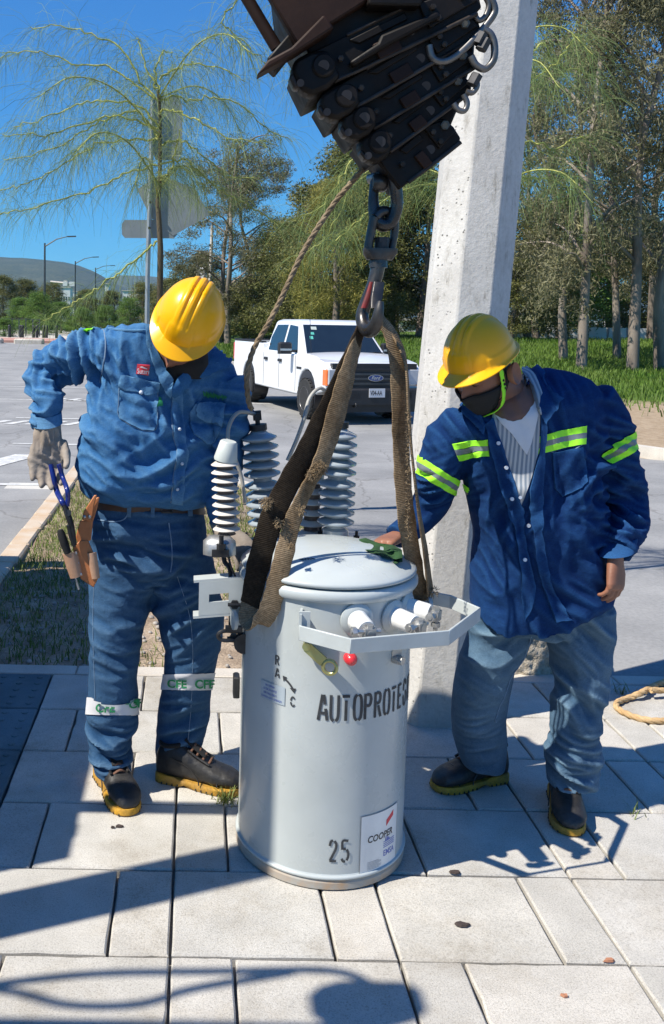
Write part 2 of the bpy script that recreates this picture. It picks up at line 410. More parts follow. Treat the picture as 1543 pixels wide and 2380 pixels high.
def paver_mesh(wd, dp, name, mat, seed, tact=False):
    r = random.Random(seed); hx, hy, h, ch = wd/2-JT/2, dp/2-JT/2, .045, .0045
    per = []
    for (x0, y0, x1, y1, n) in ((-hx, -hy, hx, -hy, 7), (hx, -hy, hx, hy, 6), (hx, hy, -hx, hy, 7), (-hx, hy, -hx, -hy, 6)):
        for i in range(n):
            q = i/n; j = r.uniform(0, .0022)+(.004 if r.random() < .04 else 0); px, py = x0+(x1-x0)*q, y0+(y1-y0)*q
            per.append((px*(1-j/hx), py*(1-j/hy)))
    o = np.array(per); n = len(o)
    inn = o*np.array(((1-ch/hx), (1-ch/hy)))
    v = np.vstack((np.column_stack((o, np.full(n, -h))), np.column_stack((o, np.full(n, -ch))), np.column_stack((inn, np.zeros(n)))))
    f = [(i, (i+1) % n, (i+1) % n+n, i+n) for i in range(n)]+[(i+n, (i+1) % n+n, (i+1) % n+2*n, i+2*n) for i in range(n)]+[tuple(range(2*n, 3*n))]
    sh = [(v, f)]
    if tact:
        for bx in np.linspace(-hx+.045, hx-.045, 5):
            for by in np.linspace(-hy+.04, hy-.04, 5):
                sh.append(lathe([(.014, -.001), (.0125, .0035), (.009, .0045)], 8, (bx, by, 0)))
    me = mesh(name, join(sh), 25); me.materials.append(mat); return me
LG = PER - SH
pm_long = [paver_mesh(LG, ROWD, 'paver', M_PAVER, i) for i in range(4)]
pm_short = [paver_mesh(SH, ROWD, 'paver', M_PAVER, 20+i) for i in range(3)]
pm_tact = paver_mesh(LG, ROWD, 'tactile_paver', M_TACT, 40, True)
for row in range(-4, 5):
    Yc = Y0 + (row+.5)*ROWD
    for k in range(-2, 6):
        X0 = XC + PER*k
        even = (row % 2 == 1)                     # rows where the short paver follows the common joint
        spans = [(X0, SH, 's'), (X0+SH, LG, 'l')] if even else [(X0, LG, 'l'), (X0+LG, SH, 's')]
        for x0, wd, kind in spans:
            xc = x0 + wd/2
            if xc < -1.20 or xc > 3.9: continue
            if xc+wd/2 < XC-PER+.01 and row >= 1:                     # blue-grey tactile strip on the left
                if kind == 's': continue
                me = pm_tact; nm_ = 'tactile_paver'; xc = XC-PER-LG/2
            else:
                me = random.choice(pm_long if kind == 'l' else pm_short); nm_ = 'paver'
            o = bpy.data.objects.new(nm_, me); COL.objects.link(o); o.parent = sidewalk
            o.location = (xc, Yc, random.uniform(-.002, .001)); o.rotation_euler = (random.uniform(-.003, .003), random.uniform(-.003, .003), random.choice((0, math.pi))+random.uniform(-.002, .002))
for row in range(1, 5):                                             # second tactile column, to the kerb
    o = bpy.data.objects.new('tactile_paver', pm_tact); COL.objects.link(o); o.parent = sidewalk
    o.location = (XC-PER-LG*1.5, Y0+(row+.5)*ROWD, 0)
# border strip behind the pavers, kerb on the left, planting strip
bst = struct('border_strip', box((1.6, YE+.052, -.055), (5.3, .086, .09)), M_KERB, None)
me_ = mesh('border_stone', cbox((0, 0, -.05), (.594, .096, .10), .004), 30); me_.materials.append(M_KERB)
for x in np.arange(-1.1, 4.2, .6):
    o = bpy.data.objects.new('border_stone', me_); COL.objects.link(o); o.parent = bst; o.location = (x+.3, YE+.052, random.uniform(-.001, .002))
nk = struct('near_kerb', box((-1.19, 3.24, -.10), (.12, 12.4, .18)), M_KERB, None)
me_ = mesh('kerb_stone', cbox((0, 0, 0), (.14, .472, .19), .012), 25); me_.materials.append(M_KERBP)
for i in range(26):
    o = bpy.data.objects.new('kerb_stone', me_); COL.objects.link(o); o.parent = nk; o.location = (-1.19+random.uniform(-.003, .003), -3+.48*i+.24, -.09+random.uniform(-.003, .003)); o.rotation_euler.z = random.uniform(-.006, .006)
strip = [(-1.118, YE+.10), (.98, YE+.10), (1.0, 4.9), (.99, 6.0), (.82, 7.6), (.4, 8.7), (-.3, 9.15), (-1.118, 9.3)]
def in_strip(x, y):
    ins = False; n = len(strip); j = n-1
    for i in range(n):
        xi, yi = strip[i]; xj, yj = strip[j]
        if ((yi > y) != (yj > y)) and (x < (xj-xi)*(y-yi)/(yj-yi)+xi): ins = not ins
        j = i
    return ins
def stripz(x, y): return -.022 + .018*noise.noise((x*3, y*3, 0)) + .008*noise.noise((x*14, y*14, 2))
gx, gy = np.linspace(-1.118, 1.0, 64), np.linspace(YE+.10, 9.3, 120)
vid, vv, ff = {}, [], []
for j, y in enumerate(gy):
    for i, x in enumerate(gx):
        vid[i, j] = len(vv); vv.append((x, y, stripz(x, y)))
for j in range(len(gy)-1):
    for i in range(len(gx)-1):
        if in_strip((gx[i]+gx[i+1])/2, (gy[j]+gy[j+1])/2): ff.append((vid[i, j], vid[i+1, j], vid[i+1, j+1], vid[i, j+1]))
M_DIRT = pm('bare_dirt', (.20, .145, .10), .95, scale=5, c2=(.43, .34, .25), fine=.35, fscale=90, bump=.8, bscale=70, spec=.15, bdist=.01)
struct('planting_strip', (np.array(vv), ff), M_DIRT, 60)
# kerb round the far end of the planting strip
kr = []
arc = smooth_path(np.array([(1.0, YE+.2), (1.03, 4.9), (1.03, 6.0), (.87, 7.65), (.43, 8.8), (-.3, 9.27), (-1.2, 9.4)]), 5)
for i, (x, y) in enumerate(arc):
    d = nrm(np.array((*(arc[min(i+1, len(arc)-1)]-arc[max(i-1, 0)]), 0))); s = np.array((-d[1], d[0], 0)); c = V(x, y, 0)
    kr.append(np.array([c-s*.02-(0, 0, .3), c-s*.015+(0, 0, .004), c+s*.11+(0, 0, .004), c+s*.11-(0, 0, .3)]))
struct('strip_kerb', loft(kr), M_KERB, 30)
# ================================================================ TRANSFORMER
M_TPAINT = pm('grey_enamel', (.43, .465, .46), .30, var=.07, scale=4, spec=.5, bump=.05, bscale=30, rvar=.06, coat=.15)
M_TPAINT2 = pm('grey_enamel_bracket', (.44, .475, .47), .38, var=.08, scale=9, rvar=.08)
M_RUST = pm('rust_streak_edge', (.34, .33, .30), .7, c2=(.42, .27, .15), scale=14, lo=.45, hi=.75)
M_PORC = pm('grey_porcelain', (.30, .345, .38), .16, var=.07, scale=12, coat=.5)
M_PORCW = pm('white_porcelain', (.72, .72, .69), .2, var=.05, scale=10, coat=.4)
M_POLY = pm('chalky_polymer', (.58, .55, .50), .75, c2=(.36, .32, .29), scale=14, lo=.4, hi=.9)
M_ARRC = pm('dark_arrester_core', (.09, .065, .055), .7, c2=(.16, .12, .10), scale=20)
M_DKMET = pm('dark_steel', (.045, .045, .047), .5, .6, var=.4, scale=20)
M_GALV = pm('galvanised_steel', (.42, .42, .41), .45, .75, var=.2, scale=25, rvar=.12)
M_INK = pm('stencil_paint', (.035, .038, .042), .6, var=.3, scale=40)
M_RED = pm('red_plastic', (.60, .03, .04), .25, var=.1, coat=.4)
M_ZINC = pm('yellow_zinc', (.46, .40, .15), .35, .8, c2=(.35, .42, .22), scale=30)
M_CAP = pm('pale_grey_plastic', (.52, .56, .53), .45, var=.05)
TC = G(741, 1951); TC[2] = 0; TR = .2475
tr = thing('transformer', 'grey cylindrical pole transformer stencilled AUTOPROTEG, hanging in slings over the paving', 'transformer', TC)
def tl(prof, n=72): return lathe(prof, n, TC)
ZT = .815
tank = part('tank', tl([(TR-.004, .006), (TR, .010), (TR, .030), (TR+.003, .034), (TR+.003, .040), (TR-.001, .046), (TR-.001, .70), (TR, ZT)]), M_TPAINT, tr, 30)
part('bottom_rim', tl([(TR-.02, .002), (TR+.0005, .002), (TR+.0045, .006), (TR+.0045, .024), (TR+.001, .030), (TR-.02, .030)]), M_RUST, tank, 30)
part('weld_seam', tl([(TR-.004, .031), (TR+.005, .033), (TR+.007, .037), (TR+.005, .042), (TR-.004, .044)]), M_TPAINT, tank, 60)
part('clamp_ring', tl([(TR-.01, ZT-.002), (TR+.009, ZT), (TR+.014, ZT+.008), (TR+.014, ZT+.020), (TR+.008, ZT+.030), (TR+.004, ZT+.032), (TR-.01, ZT+.032)]), M_TPAINT, tr, 40)
LP_ = [(TR-.02, .030), (TR+.001, .036), (TR+.008, .040), (TR+.009, .046), (TR+.005, .051), (TR-.006, .057), (TR-.022, .067), (TR-.05, .079), (.16, .089), (.11, .097), (.06, .102), (.02, .104), (.001, .1042)]
lid = part('lid', tl([(r, ZT+z) for r, z in LP_]), M_TPAINT, tr, 60)
def lidz(r): return ZT + float(np.interp(r, [q[0] for q in LP_[::-1]][:-3], [q[1] for q in LP_[::-1]][:-3]))
def cylpt(x, y, r=TR):
    """point of the tank's side seen at photo pixel x, y"""
    d = ray(x, y); ox, oy = -TC[0], -TC[1]
    a = d.x**2+d.y**2; b = 2*(ox*d.x+oy*d.y); c = ox*ox+oy*oy-r*r; q = max(b*b-4*a*c, 0)
    t = (-b-math.sqrt(q))/(2*a); return np.array((d.x*t, d.y*t, CAMH+d.z*t))
def cyang(x, y):
    p = cylpt(x, y); return math.atan2(p[0]-TC[0], -(p[1]-TC[1])), p[2]   # 0 faces the camera side, positive to the right
def onwall(a, z, r=TR): return TC + V(math.sin(a)*r, -math.cos(a)*r, z)
def radial(a): return V(math.sin(a), -math.cos(a), 0)
def wrap(shape2, a0, z0, off=.0006, tilt=0.0):
    """flat drawing (x right, y up, metres) laid round the tank"""
    v, f = shape2; v = np.asarray(v, float)
    return np.array([onwall(a0+p[0]/TR, z0+p[1]+p[0]*tilt, TR+off) for p in v]), f
# --- stencil letters: strokes on a 1 x h grid, gaps where the stencil bridges were
STK = {
 'A': [[(0, 0), (.36, 1)], [(.48, 1), (.62, .62)], [(.68, .46), (.84, 0)], [(.25, .28), (.6, .28)]],
 'U': [[(.05, 1), (.05, .3), (.13, .08), (.33, 0)], [(.5, 0), (.68, .08), (.76, .3), (.76, 1)]],
 'T': [[(0, .96), (.72, .96)], [(.36, .80), (.36, 0)]],
 'O': [[(.34, 1), (.13, .9), (.05, .65), (.05, .35), (.13, .1), (.34, 0)], [(.5, 0), (.71, .1), (.79, .35), (.79, .65), (.71, .9), (.5, 1)]],
 'P': [[(.06, 1), (.06, 0)], [(.22, .96), (.55, .94), (.7, .75), (.55, .54), (.22, .52)]],
 'R': [[(.06, 1), (.06, 0)], [(.22, .96), (.55, .94), (.68, .77), (.55, .58), (.22, .55)], [(.42, .46), (.74, 0)]],
 'E': [[(.06, 1), (.06, 0)], [(.2, .96), (.62, .96)], [(.2, .52), (.55, .52)], [(.2, .04), (.62, .04)]],
 'G': [[(.72, .78), (.62, .94), (.34, 1), (.13, .88), (.05, .6)], [(.05, .42), (.13, .1), (.36, 0), (.6, .04), (.72, .2), (.72, .48), (.5, .48)]],
 'I': [[(.3, 1), (.3, 0)]], 'D': [[(.06, 1), (.06, 0)], [(.2, .97), (.5, .93), (.72, .6), (.72, .4), (.5, .07), (.2, .03)]],
 'C': [[(.7, .78), (.55, .96), (.3, .97), (.1, .78), (.05, .56)], [(.05, .42), (.1, .2), (.3, .03), (.55, .04), (.7, .2)]],
 '2': [[(.05, .74), (.15, .95), (.35, 1)], [(.5, .98), (.66, .84), (.64, .62), (.3, .26), (.1, .06)], [(.05, .04), (.7, .04)]],
 '5': [[(.68, .96), (.12, .96), (.1, .56)], [(.2, .58), (.45, .6)], [(.55, .56), (.7, .4), (.7, .2), (.55, .05)], [(.42, .01), (.2, .02), (.06, .14)]],
 '-': [[(.1, .5), (.6, .5)]], '0': [[(.32, 1), (.12, .9), (.05, .65), (.05, .35), (.12, .1), (.32, 0), (.5, .0), (.68, .1), (.75, .35), (.75, .65), (.68, .9), (.5, 1), (.32, 1)]],
 'V': [[(0, 1), (.36, 0), (.72, 1)]], '4': [[(.55, 0), (.55, 1), (.02, .3), (.75, .3)]],
 'F': [[(.06, 1), (.06, 0)], [(.06, .96), (.64, .96)], [(.06, .52), (.55, .52)]],
}
def strokes(lines, wd, sx, sy):
    out = []
    for pl in lines:
        q = smooth_path(np.array(pl), 4) if len(pl) > 2 else np.linspace(pl[0], pl[-1], 4)
        q = q*np.array((sx, sy)); t = np.gradient(q, axis=0); t /= np.linalg.norm(t, axis=1)[:, None]+1e-9
        nn = np.column_stack((-t[:, 1], t[:, 0]))*wd/2; n = len(q)
        v = np.vstack((q+nn, q-nn)); out.append((np.column_stack((v, np.zeros(2*n))), [(i, i+1, n+i+1, n+i) for i in range(n-1)]))
    return out
def stencil(txt, h, wd, aspect=.62, gap=.22):
    o, x = [], 0.0
    for ch in txt:
        if ch in STK: o += [xf(s, None, (x, 0, 0)) for s in strokes(STK[ch], wd, h*aspect, h)]
        x += h*aspect*(.84+gap) if ch != 'I' else h*aspect*.7
    return join(o)
a0, z0 = cyang(739, 1673); a1, z1 = cyang(930, 1652)
part('stencil_lettering', wrap(stencil('AUTOPROTEGIDO', .072, .0082, .40, .28), a0, z0, .0005, .0), M_INK, tank, None)
a0, z0 = cyang(764, 2003); part('stencil_number', wrap(stencil('25', .062, .0068, .46, .34), a0, z0), M_INK, tank, None)
a0, z0 = cyang(640, 1544); part('stencil_letter', wrap(stencil('R', .027, .0042, .56), a0, z0), M_INK, tank, None)
a0, z0 = cyang(640, 1573); part('stencil_letter', wrap(stencil('A', .026, .0042, .58), a0, z0), M_INK, tank, None)
a0, z0 = cyang(675, 1640); part('stencil_letter', wrap(stencil('C', .026, .0045, .64), a0, z0), M_INK, tank, None)
a0, z0 = cyang(657, 1570); a1, z1 = cyang(684, 1612)
dx, dz = (a1-a0)*TR, z1-z0
arr = strokes([[(.12*dx, .14*dz), (.5*dx, .36*dz), (.78*dx, .62*dz), (.9*dx, .86*dz)]], .006, 1, 1)
arr.append((np.array([(0, 0, 0), (.014, -.002, 0), (.003, -.016, 0)]), [(0, 1, 2)]))
arr.append((np.array([(dx, dz, 0), (dx-.014, dz+.013, 0), (dx+.005, dz+.015, 0)]), [(0, 1, 2)]))
part('stencil_arrow', wrap(join(arr), a0, z0), M_INK, tank, None)
# --- text helper (built-in font) as a flat mesh, subdivided so that it can be bent
def text2d(s, h, bold=.0, sx=1.0, shear=0.0, cuts=1):
    cu = bpy.data.curves.new('txt', 'FONT'); cu.body = s; cu.size = h/.70; cu.offset = bold; cu.resolution_u = 3
    ob = bpy.data.objects.new('txt', cu); COL.objects.link(ob); dg = bpy.context.evaluated_depsgraph_get()
    me = bpy.data.meshes.new_from_object(ob.evaluated_get(dg)); bm = bmesh.new(); bm.from_mesh(me)
    bmesh.ops.triangulate(bm, faces=bm.faces)
    if cuts: bmesh.ops.subdivide_edges(bm, edges=bm.edges, cuts=cuts, use_grid_fill=True)
    bm.verts.ensure_lookup_table(); v = np.array([tuple(q.co) for q in bm.verts]); f = [tuple(q.index for q in fc.verts) for fc in bm.faces]
    bm.free(); bpy.data.objects.remove(ob, do_unlink=True); bpy.data.curves.remove(cu); bpy.data.meshes.remove(me)
    v[:, 0] = v[:, 0]*sx + v[:, 1]*shear; v[:, 2] = 0
    return v, f
def sheet2d(w, h, nx=8, ny=4, x0=0, y0=0):
    X, Y = np.meshgrid(np.linspace(x0, x0+w, nx+1), np.linspace(y0, y0+h, ny+1)); n = nx+1
    return np.column_stack((X.ravel(), Y.ravel(), np.zeros(X.size))), [(j*n+i, j*n+i+1, (j+1)*n+i+1, (j+1)*n+i) for j in range(ny) for i in range(nx)]
# nameplate sticker
aL, zB = cyang(834, 2041); aR, zT_ = cyang(922, 1880)
wN = (aR-aL)*TR; hN = .178; zB = cyang(834, 2041)[1]
M_STICK = pm('white_sticker', (.70, .71, .70), .35, var=.06, scale=14); M_STICKE = pm('sticker_border', (.30, .30, .30), .5)
M_LRED = pm('logo_red', (.62, .04, .06), .4, var=.1); M_LBLK = pm('logo_black', (.02, .02, .025), .4); M_LBLU = pm('logo_blue', (.10, .14, .42), .4, var=.1)
plate = part('nameplate_sticker', wrap(sheet2d(wN, hN, 14, 6), aL, zB, .0010), M_STICK, tank, 180, 'white sticker reading COOPER and EMSA')
part('sticker_border', wrap(join([sheet2d(wN, .0015, 10, 1, 0, 0), sheet2d(wN, .0015, 10, 1, 0, hN-.0015), sheet2d(.0015, hN, 1, 4), sheet2d(.0015, hN, 1, 4, wN-.0015)]), aL, zB, .0014), M_STICKE, plate, None)
part('brand_lettering', wrap(xf(text2d('COOPER', .019, .0006, .92, .12), None, (wN*.15, hN*.545, 0)), aL, zB, .0016), M_LBLK, plate, None)
fl = np.array([(.62, .72), (.84, .84), (.84, .93), (.62, .82)])*np.array((wN, hN)); fl = np.column_stack((fl, np.zeros(4)))
part('red_flag_mark', wrap((fl, [(0, 1, 2, 3)]), aL, zB, .0016), M_LRED, plate, None)
em = [xf(text2d('EMSA', .017, .0003, .85), None, (wN*.56, hN*.235, 0))]
for k, yy in enumerate((.375, .405, .435, .465)): em.append(sheet2d(wN*(.34-.0*k), .0022, 5, 1, wN*.56, hN*yy))
for k in range(3): em.append((np.array([(wN*.60+k*.006, hN*.47, 0), (wN*.62+k*.006, hN*(.56-.02*k), 0), (wN*.635+k*.006, hN*(.56-.02*k), 0), (wN*.64+k*.009, hN*.47, 0)]), [(0, 1, 2, 3)]))
part('company_mark', wrap(join(em), aL, zB, .0016), M_LBLU, plate, None)
part('small_print', wrap(join([sheet2d(wN*(.34 if k % 3 else .28), .0011, 4, 1, wN*.17, hN*(.10+.02*k)) for k in range(7)]), aL, zB, .0016), M_STICKE, plate, None)
# small warning sticker with blue print
aL, zB = cyang(606, 1622); aR, _ = cyang(662, 1625); ws = (aR-aL)*TR
M_WSTK = pm('bluish_sticker', (.36, .42, .46), .4, var=.06)
st = part('warning_sticker', wrap(sheet2d(ws, .052, 8, 2), aL, zB+.004, .001), M_WSTK, tank, 180)
wl = ['NO CERRAR', 'EL ITM SIN ANTES', 'REESTABLECERLO', 'CUANDO HAYA OPERADO']
part('warning_text', wrap(join([xf(text2d(s, .0058, .0001, .72, 0, 0), None, (ws*(.22 if k == 0 else .14 if k < 3 else .04), .040-.0115*k, 0)) for k, s in enumerate(wl)]), aL, zB+.004, .0016), M_LBLU, st, None)
# faded marker scrawl on the lid
sc = []
for k, (x, y) in enumerate(((700, 1302), (706, 1300), (712, 1303), (718, 1298), (726, 1300))):
    p = P(x, y, TC[1]-.14); r_ = math.hypot(p[0]-TC[0], p[1]-TC[1]); p[2] = lidz(r_)+.001
    sc.append(tube([p+(-.004, .006, .001), p+(.001, 0, .001), p+(.006, -.005, .0005)], .0011, 4))
part('marker_scrawl', join(sc), M_INK, lid, None)

# --- high-voltage bushings and arresters
def shed_prof(z, r, core, th): return [(core, z-th*.75), (r*.93, z-th*.35), (r, z-th*.1), (r*.985, z+th*.12), (core*1.25, z+th*.62), (core, z+th*.75)]
def axis_R(a, b):
    u, v, d = frame(np.asarray(b)-np.asarray(a)); return basis(u, v, d)
def bushing(base, top, nshed, r, core, name='bushing', gapafter=None):
    L = np.linalg.norm(top-base); R = axis_R(base, top); prof = [(core*1.35, 0), (core*1.35, L*.10), (core, L*.12)]
    zs = np.linspace(L*.20, L*.90, nshed)
    if gapafter: zs = np.concatenate((np.linspace(L*.17, L*.50, nshed-gapafter), np.linspace(L*.60, L*.92, gapafter)))
    sp = zs[1]-zs[0]
    for z in zs: prof += shed_prof(z, r*(1 if z < L*.85 else .95), core, sp*.62)
    prof += [(core*.9, L*.97), (core*.55, L)]
    b = part(name, lathe(prof, 32, base, R), M_PORC, tr, 50)
    f = part('mounting_flange', join([lathe([(core*1.1, -.012), (core*2.0, -.012), (core*2.0, .004), (core*1.5, .012), (core*1.1, .03)], 20, base, R)]), M_DKMET, b, 30)
    d = R[:, 2]
    for k in range(3):
        a = k*2.09+.6; q = base+R[:, 0]*math.cos(a)*core*2.25+R[:, 1]*math.sin(a)*core*2.25
        part('stud', join([cyl(q-d*.014, q+d*.032, .005, 8), hexnut(q+d*.012, .010, .010, d)]), M_DKMET, b, 30)
    part('terminal', join([cyl(top-d*.005, top+d*.014, core*.95, 16), cyl(top+d*.012, top+d*.05, .008, 10), box(top+d*.042, (.022, .026, .03), R),
                           cyl(top+d*.042-R[:, 0]*.02, top+d*.042+R[:, 0]*.03, .006, 8), hexnut(top+d*.042+R[:, 0]*.026, .011, .012, R[:, 0])]), M_DKMET, b, 30)
    return b
b1a = P(623, 1231, 2.87); b1a[2] = lidz(math.hypot(b1a[0]-TC[0], b1a[1]-TC[1])); b1b = P(600, 996, 2.87)
bushing(b1a, b1b, 10, .060, .030, 'bushing', 5)
b2a = P(779, 1236, 2.87); b2a[2] = lidz(math.hypot(b2a[0]-TC[0], b2a[1]-TC[1])); b2b = P(789, 990, 2.87)
bushing(b2a, b2b, 10, .060, .031, 'bushing', 5)
def arrester(base, top, nshed, r, core, cap=True):
    L = np.linalg.norm(top-base); R = axis_R(base, top); zs = np.linspace(L*.06, L*.95, nshed); sp = zs[1]-zs[0]
    b = part('arrester', lathe([(core*1.15, -.004), (core, .0), (core, L*1.02), (core*.8, L*1.03)], 24, base, R), M_ARRC, tr, 40)
    for z in zs: part('shed', lathe([(core*.98, z-sp*.22), (r*.97, z-sp*.13), (r, z-sp*.06), (r*.97, z-.0), (core*1.25, z+sp*.30), (core*.98, z+sp*.36)], 28, base, R), M_POLY, b, 50)
    if cap:
        t2 = nrm((.16, -.10, 1)); Rc = axis_R((0, 0, 0), t2)
        part('arrester_cap', lathe([(.001, 0), (.034, 0), (.035, .006), (.026, .056), (.022, .060), (.001, .060)], 24, top+V(0.002, 0, .000), Rc), M_CAP, b, 40)
    return b
a1b, a1t = P(527, 1238, 2.66), P(522, 1070, 2.66)
arrester(a1b, a1t, 9, .0415, .024)
a2b, a2t = P(724, 1215, 2.96), P(727, 1110, 2.96); a2b[2] = lidz(math.hypot(a2b[0]-TC[0], a2b[1]-TC[1]))-.01
arrester(a2b, a2t, 6, .046, .026)
# grey insulating bracket at the foot of the left arrester
c = P(510, 1266, 2.62)
blk = part('insulator_block', cbox(c, (.096, .07, .052), .018), M_GALV, tr, 50)
part('bolt', join([cyl(c+V(.004, -.034, -.004), c+V(.004, -.034, .036), .007, 8), hexnut(c+V(.004, -.034, .003), .014, .016), box(c+V(.002, -.036, -.016), (.05, .012, .022))]), M_DKMET, blk, 30)
part('strap', tube([c+V(.012, 0, -.02), c+V(.016, -.004, -.05), c+V(.034, -.008, -.085), c+V(.038, -.008, -.25)], .0085, 8, rb=.004, k=4), M_DKMET, tr, 40)
part('ground_lead', tube([c+V(.024, .0, -.02), c+V(.034, -.012, -.06), c+V(.05, -.014, -.10), c+V(.043, -.012, -.14)], .0035, 6, k=5), M_LBLK, tr, 60)
# hanger channel on the left
c0 = P(462, 1392, 2.60); Wd = P(575, 1383, 2.60)-c0; L = np.linalg.norm(Wd)+.02; u = nrm(Wd); H_ = .100
def rectring(x0, x1, z0, z1, e): return [c0+u*x+V(0, e, z) for x, z in ((x0, z0), (x1, z0), (x1, z1), (x0, z1))]
wf, wb = rectring(0, L, -H_/2, H_/2, -.0035)+rectring(.030, .088, -.012, .012, -.0035), rectring(0, L, -H_/2, H_/2, .0035)+rectring(.030, .088, -.012, .012, .0035)
web = (np.array(wf+wb), [q for i in range(4) for j in [(i+1) % 4] for q in ((i, j, 4+j, 4+i), (8+j, 8+i, 12+i, 12+j), (i, 8+i, 8+j, j), (4+i, 4+j, 12+j, 12+i))])
ch = part('hanger_channel', web, M_TPAINT2, tr, None)
for s in (-1, 1):
    part('channel_flange', box(c0+u*(L/2-.008)+V(0, .022, s*(H_/2+.004)), (L+.016, .050, .0075), basis(u, (0, 1, 0), np.cross(u, (0, 1, 0)))), M_TPAINT2, ch, None)
for zz in (-.004, -.105):
    q = P(545, 1400, 2.60)+V(0, -.006, zz)
    part('bolt', join([cyl(q, q+V(0, .05, 0), .007, 8), hexnut(q, .014, .012, (0, 1, 0)), cyl(q+V(-.02, -.004, 0), q+V(.05, -.004, 0), .0055, 8)]), M_DKMET, tr, 30)
q = P(540, 1478, 2.58)
part('shackle_clamp', join([tube([q+V(.03, 0, .012), q+V(-.025, 0, .014), q+V(-.042, 0, 0), q+V(-.025, 0, -.014), q+V(.03, 0, -.010)], .006, 8, k=5), box(q+V(.004, 0, .022), (.05, .02, .014)), cyl(q+V(.034, .01, -.02), q+V(.034, -.012, -.02), .03, 14)]), M_DKMET, tr, 40)
q = P(549, 1592, 2.735); part('side_terminal_box', cbox(q, (.02, .05, .066), .004), M_DKMET, tr, 30)
# guard bracket: bent flat bar round the low-voltage terminals
zt = .765; hb = .040
gp = [G2 for G2 in (G(698, 1454, zt), G(815, 1484, zt), G(1043, 1465, zt), G(1114, 1412, zt), G(1047, 1383, zt))]
gp = [TC+V(math.sin(-.42)*TR, -math.cos(-.42)*TR, 0)+V(0, 0, zt)] + gp + [V(TC[0]+.225, TC[1]+.10, zt)]
def flatbar(pts, h, th):
    pts = [np.asarray(p, float) for p in pts]; rings = []
    for i, p in enumerate(pts):
        a = nrm(p-pts[i-1]) if i else nrm(pts[1]-p); b = nrm(pts[i+1]-p) if i < len(pts)-1 else a
        nn = nrm(V(-(a+b)[1], (a+b)[0], 0)); k = 1/max(.4, abs(np.dot(nn, V(-a[1], a[0], 0)))); o = nn*th/2*k
        rings.append(np.array([p+o, p-o, p-o-(0, 0, h), p+o-(0, 0, h)]))
    return loft(rings)
gd = part('guard_bracket', flatbar(gp, hb, .007), M_TPAINT2, tr, 25)
mod_bevel(gd, .0015, 1)
A = gp[1]; part('bracket_gusset', join([box((gp[0]+A)/2+V(0, 0, .004), (.006, np.linalg.norm(gp[0]-A)*.9, .05), basis(np.cross(nrm(A-gp[0]), (0, 0, 1)), nrm(A-gp[0]), (0, 0, 1))),
        box(A+V(.012, .012, .012), (.03, .007, .045))]), M_TPAINT2, gd, None)
# low-voltage bushings with clamp terminals
for (x, y, ln_) in ((829, 1440, .075), (913, 1432, .075), (944, 1412, .07)):
    a, z = cyang(min(x, 944), y); p = onwall(a, z, TR); d = nrm(radial(a)+V(0, 0, -.05)); R = axis_R(p, p+d)
    b = part('low_voltage_bushing', lathe([(.036, -.004), (.036, .006), (.031, .010), (.029, .012), (.0265, ln_*.9), (.024, ln_), (.012, ln_)], 28, p, R), M_PORCW, tr, 40)
    part('seat_ring', lathe([(.030, -.004), (.046, -.002), (.046, .003), (.036, .010), (.030, .011)], 28, p, R), M_TPAINT, b, 50)
    e = p+d*(ln_+.016); s = np.cross(d, (0, 0, 1))
    part('clamp_terminal', join([cyl(p+d*(ln_-.01), e+d*.012, .009, 10), box(e, (.03, .028, .022), R), cyl(e-s*.03+V(0, 0, .004), e+s*.05+V(0, 0, .006), .007, 8),
        hexnut(e+s*.042+V(0, 0, .005), .013, .012, s), hexnut(e+V(0, 0, .016), .012, .012), cyl(e-V(0, 0, .045), e+V(0, 0, .02), .0065, 8), hexnut(e-V(0, 0, .026), .013, .012)]), M_GALV, b, 30)
# red lamp, lever, oil bolt
a, z = cyang(813, 1529); p = onwall(a, z); R = axis_R(p, p+radial(a))
part('indicator_lamp', lathe([(.018, -.002), (.018, .008), (.0165, .016), (.012, .024), (.006, .028), (.001, .029)], 20, p, R), M_RED, tr, 60)
a, z = cyang(716, 1496); p = onwall(a, z, TR+.022); a2, z2 = cyang(765, 1541); e = onwall(a2, z2, TR+.030)
dl = nrm(e-p); nl = radial((a+a2)/2); wv = nrm(np.cross(nl, dl))
lev = part('switch_lever', join([box((p*.62+e*.38), (.028, .006, np.linalg.norm(e-p)*.72), basis(wv, np.cross(dl, wv), dl)), cyl(p-nl*.03, p+nl*.006, .011, 12)]), M_ZINC, tr, 30)
t = np.linspace(0, 2*math.pi, 25); part('lever_ring', tube([e+wv*math.cos(q)*.018+dl*math.sin(q)*.018 for q in t], .0055, 8, caps=False), M_ZINC, lev, 60)
a, z = cyang(916, 1530); p = onwall(a, z); d = radial(a)
part('grounding_pad', join([cyl(p-d*.005, p+d*.02, .013, 12), hexnut(p+d*.024, .012, .012, d), box(p+d*.008+V(0, 0, .014), (.026, .004, .036), axis_R(p, p+V(0, 0, 1)))]), M_GALV, tr, 30)
# lifting lugs
LUGL = onwall(cyang(582, 1425)[0]-.15, .70, TR+.03); LUGR = V(TC[0]+TR+.050, TC[1]-.015, .735)
for q, s in ((LUGL, -1), (LUGR, 1)):
    inn = TC+V(0, 0, q[2])+nrm((q-TC)*V(1, 1, 0))*(TR-.01)
    part('lifting_lug', join([cyl(inn, q, .016, 14), cyl(q, q+nrm(q-inn)*.010, .028, 16)]), M_TPAINT2, tr, 30)
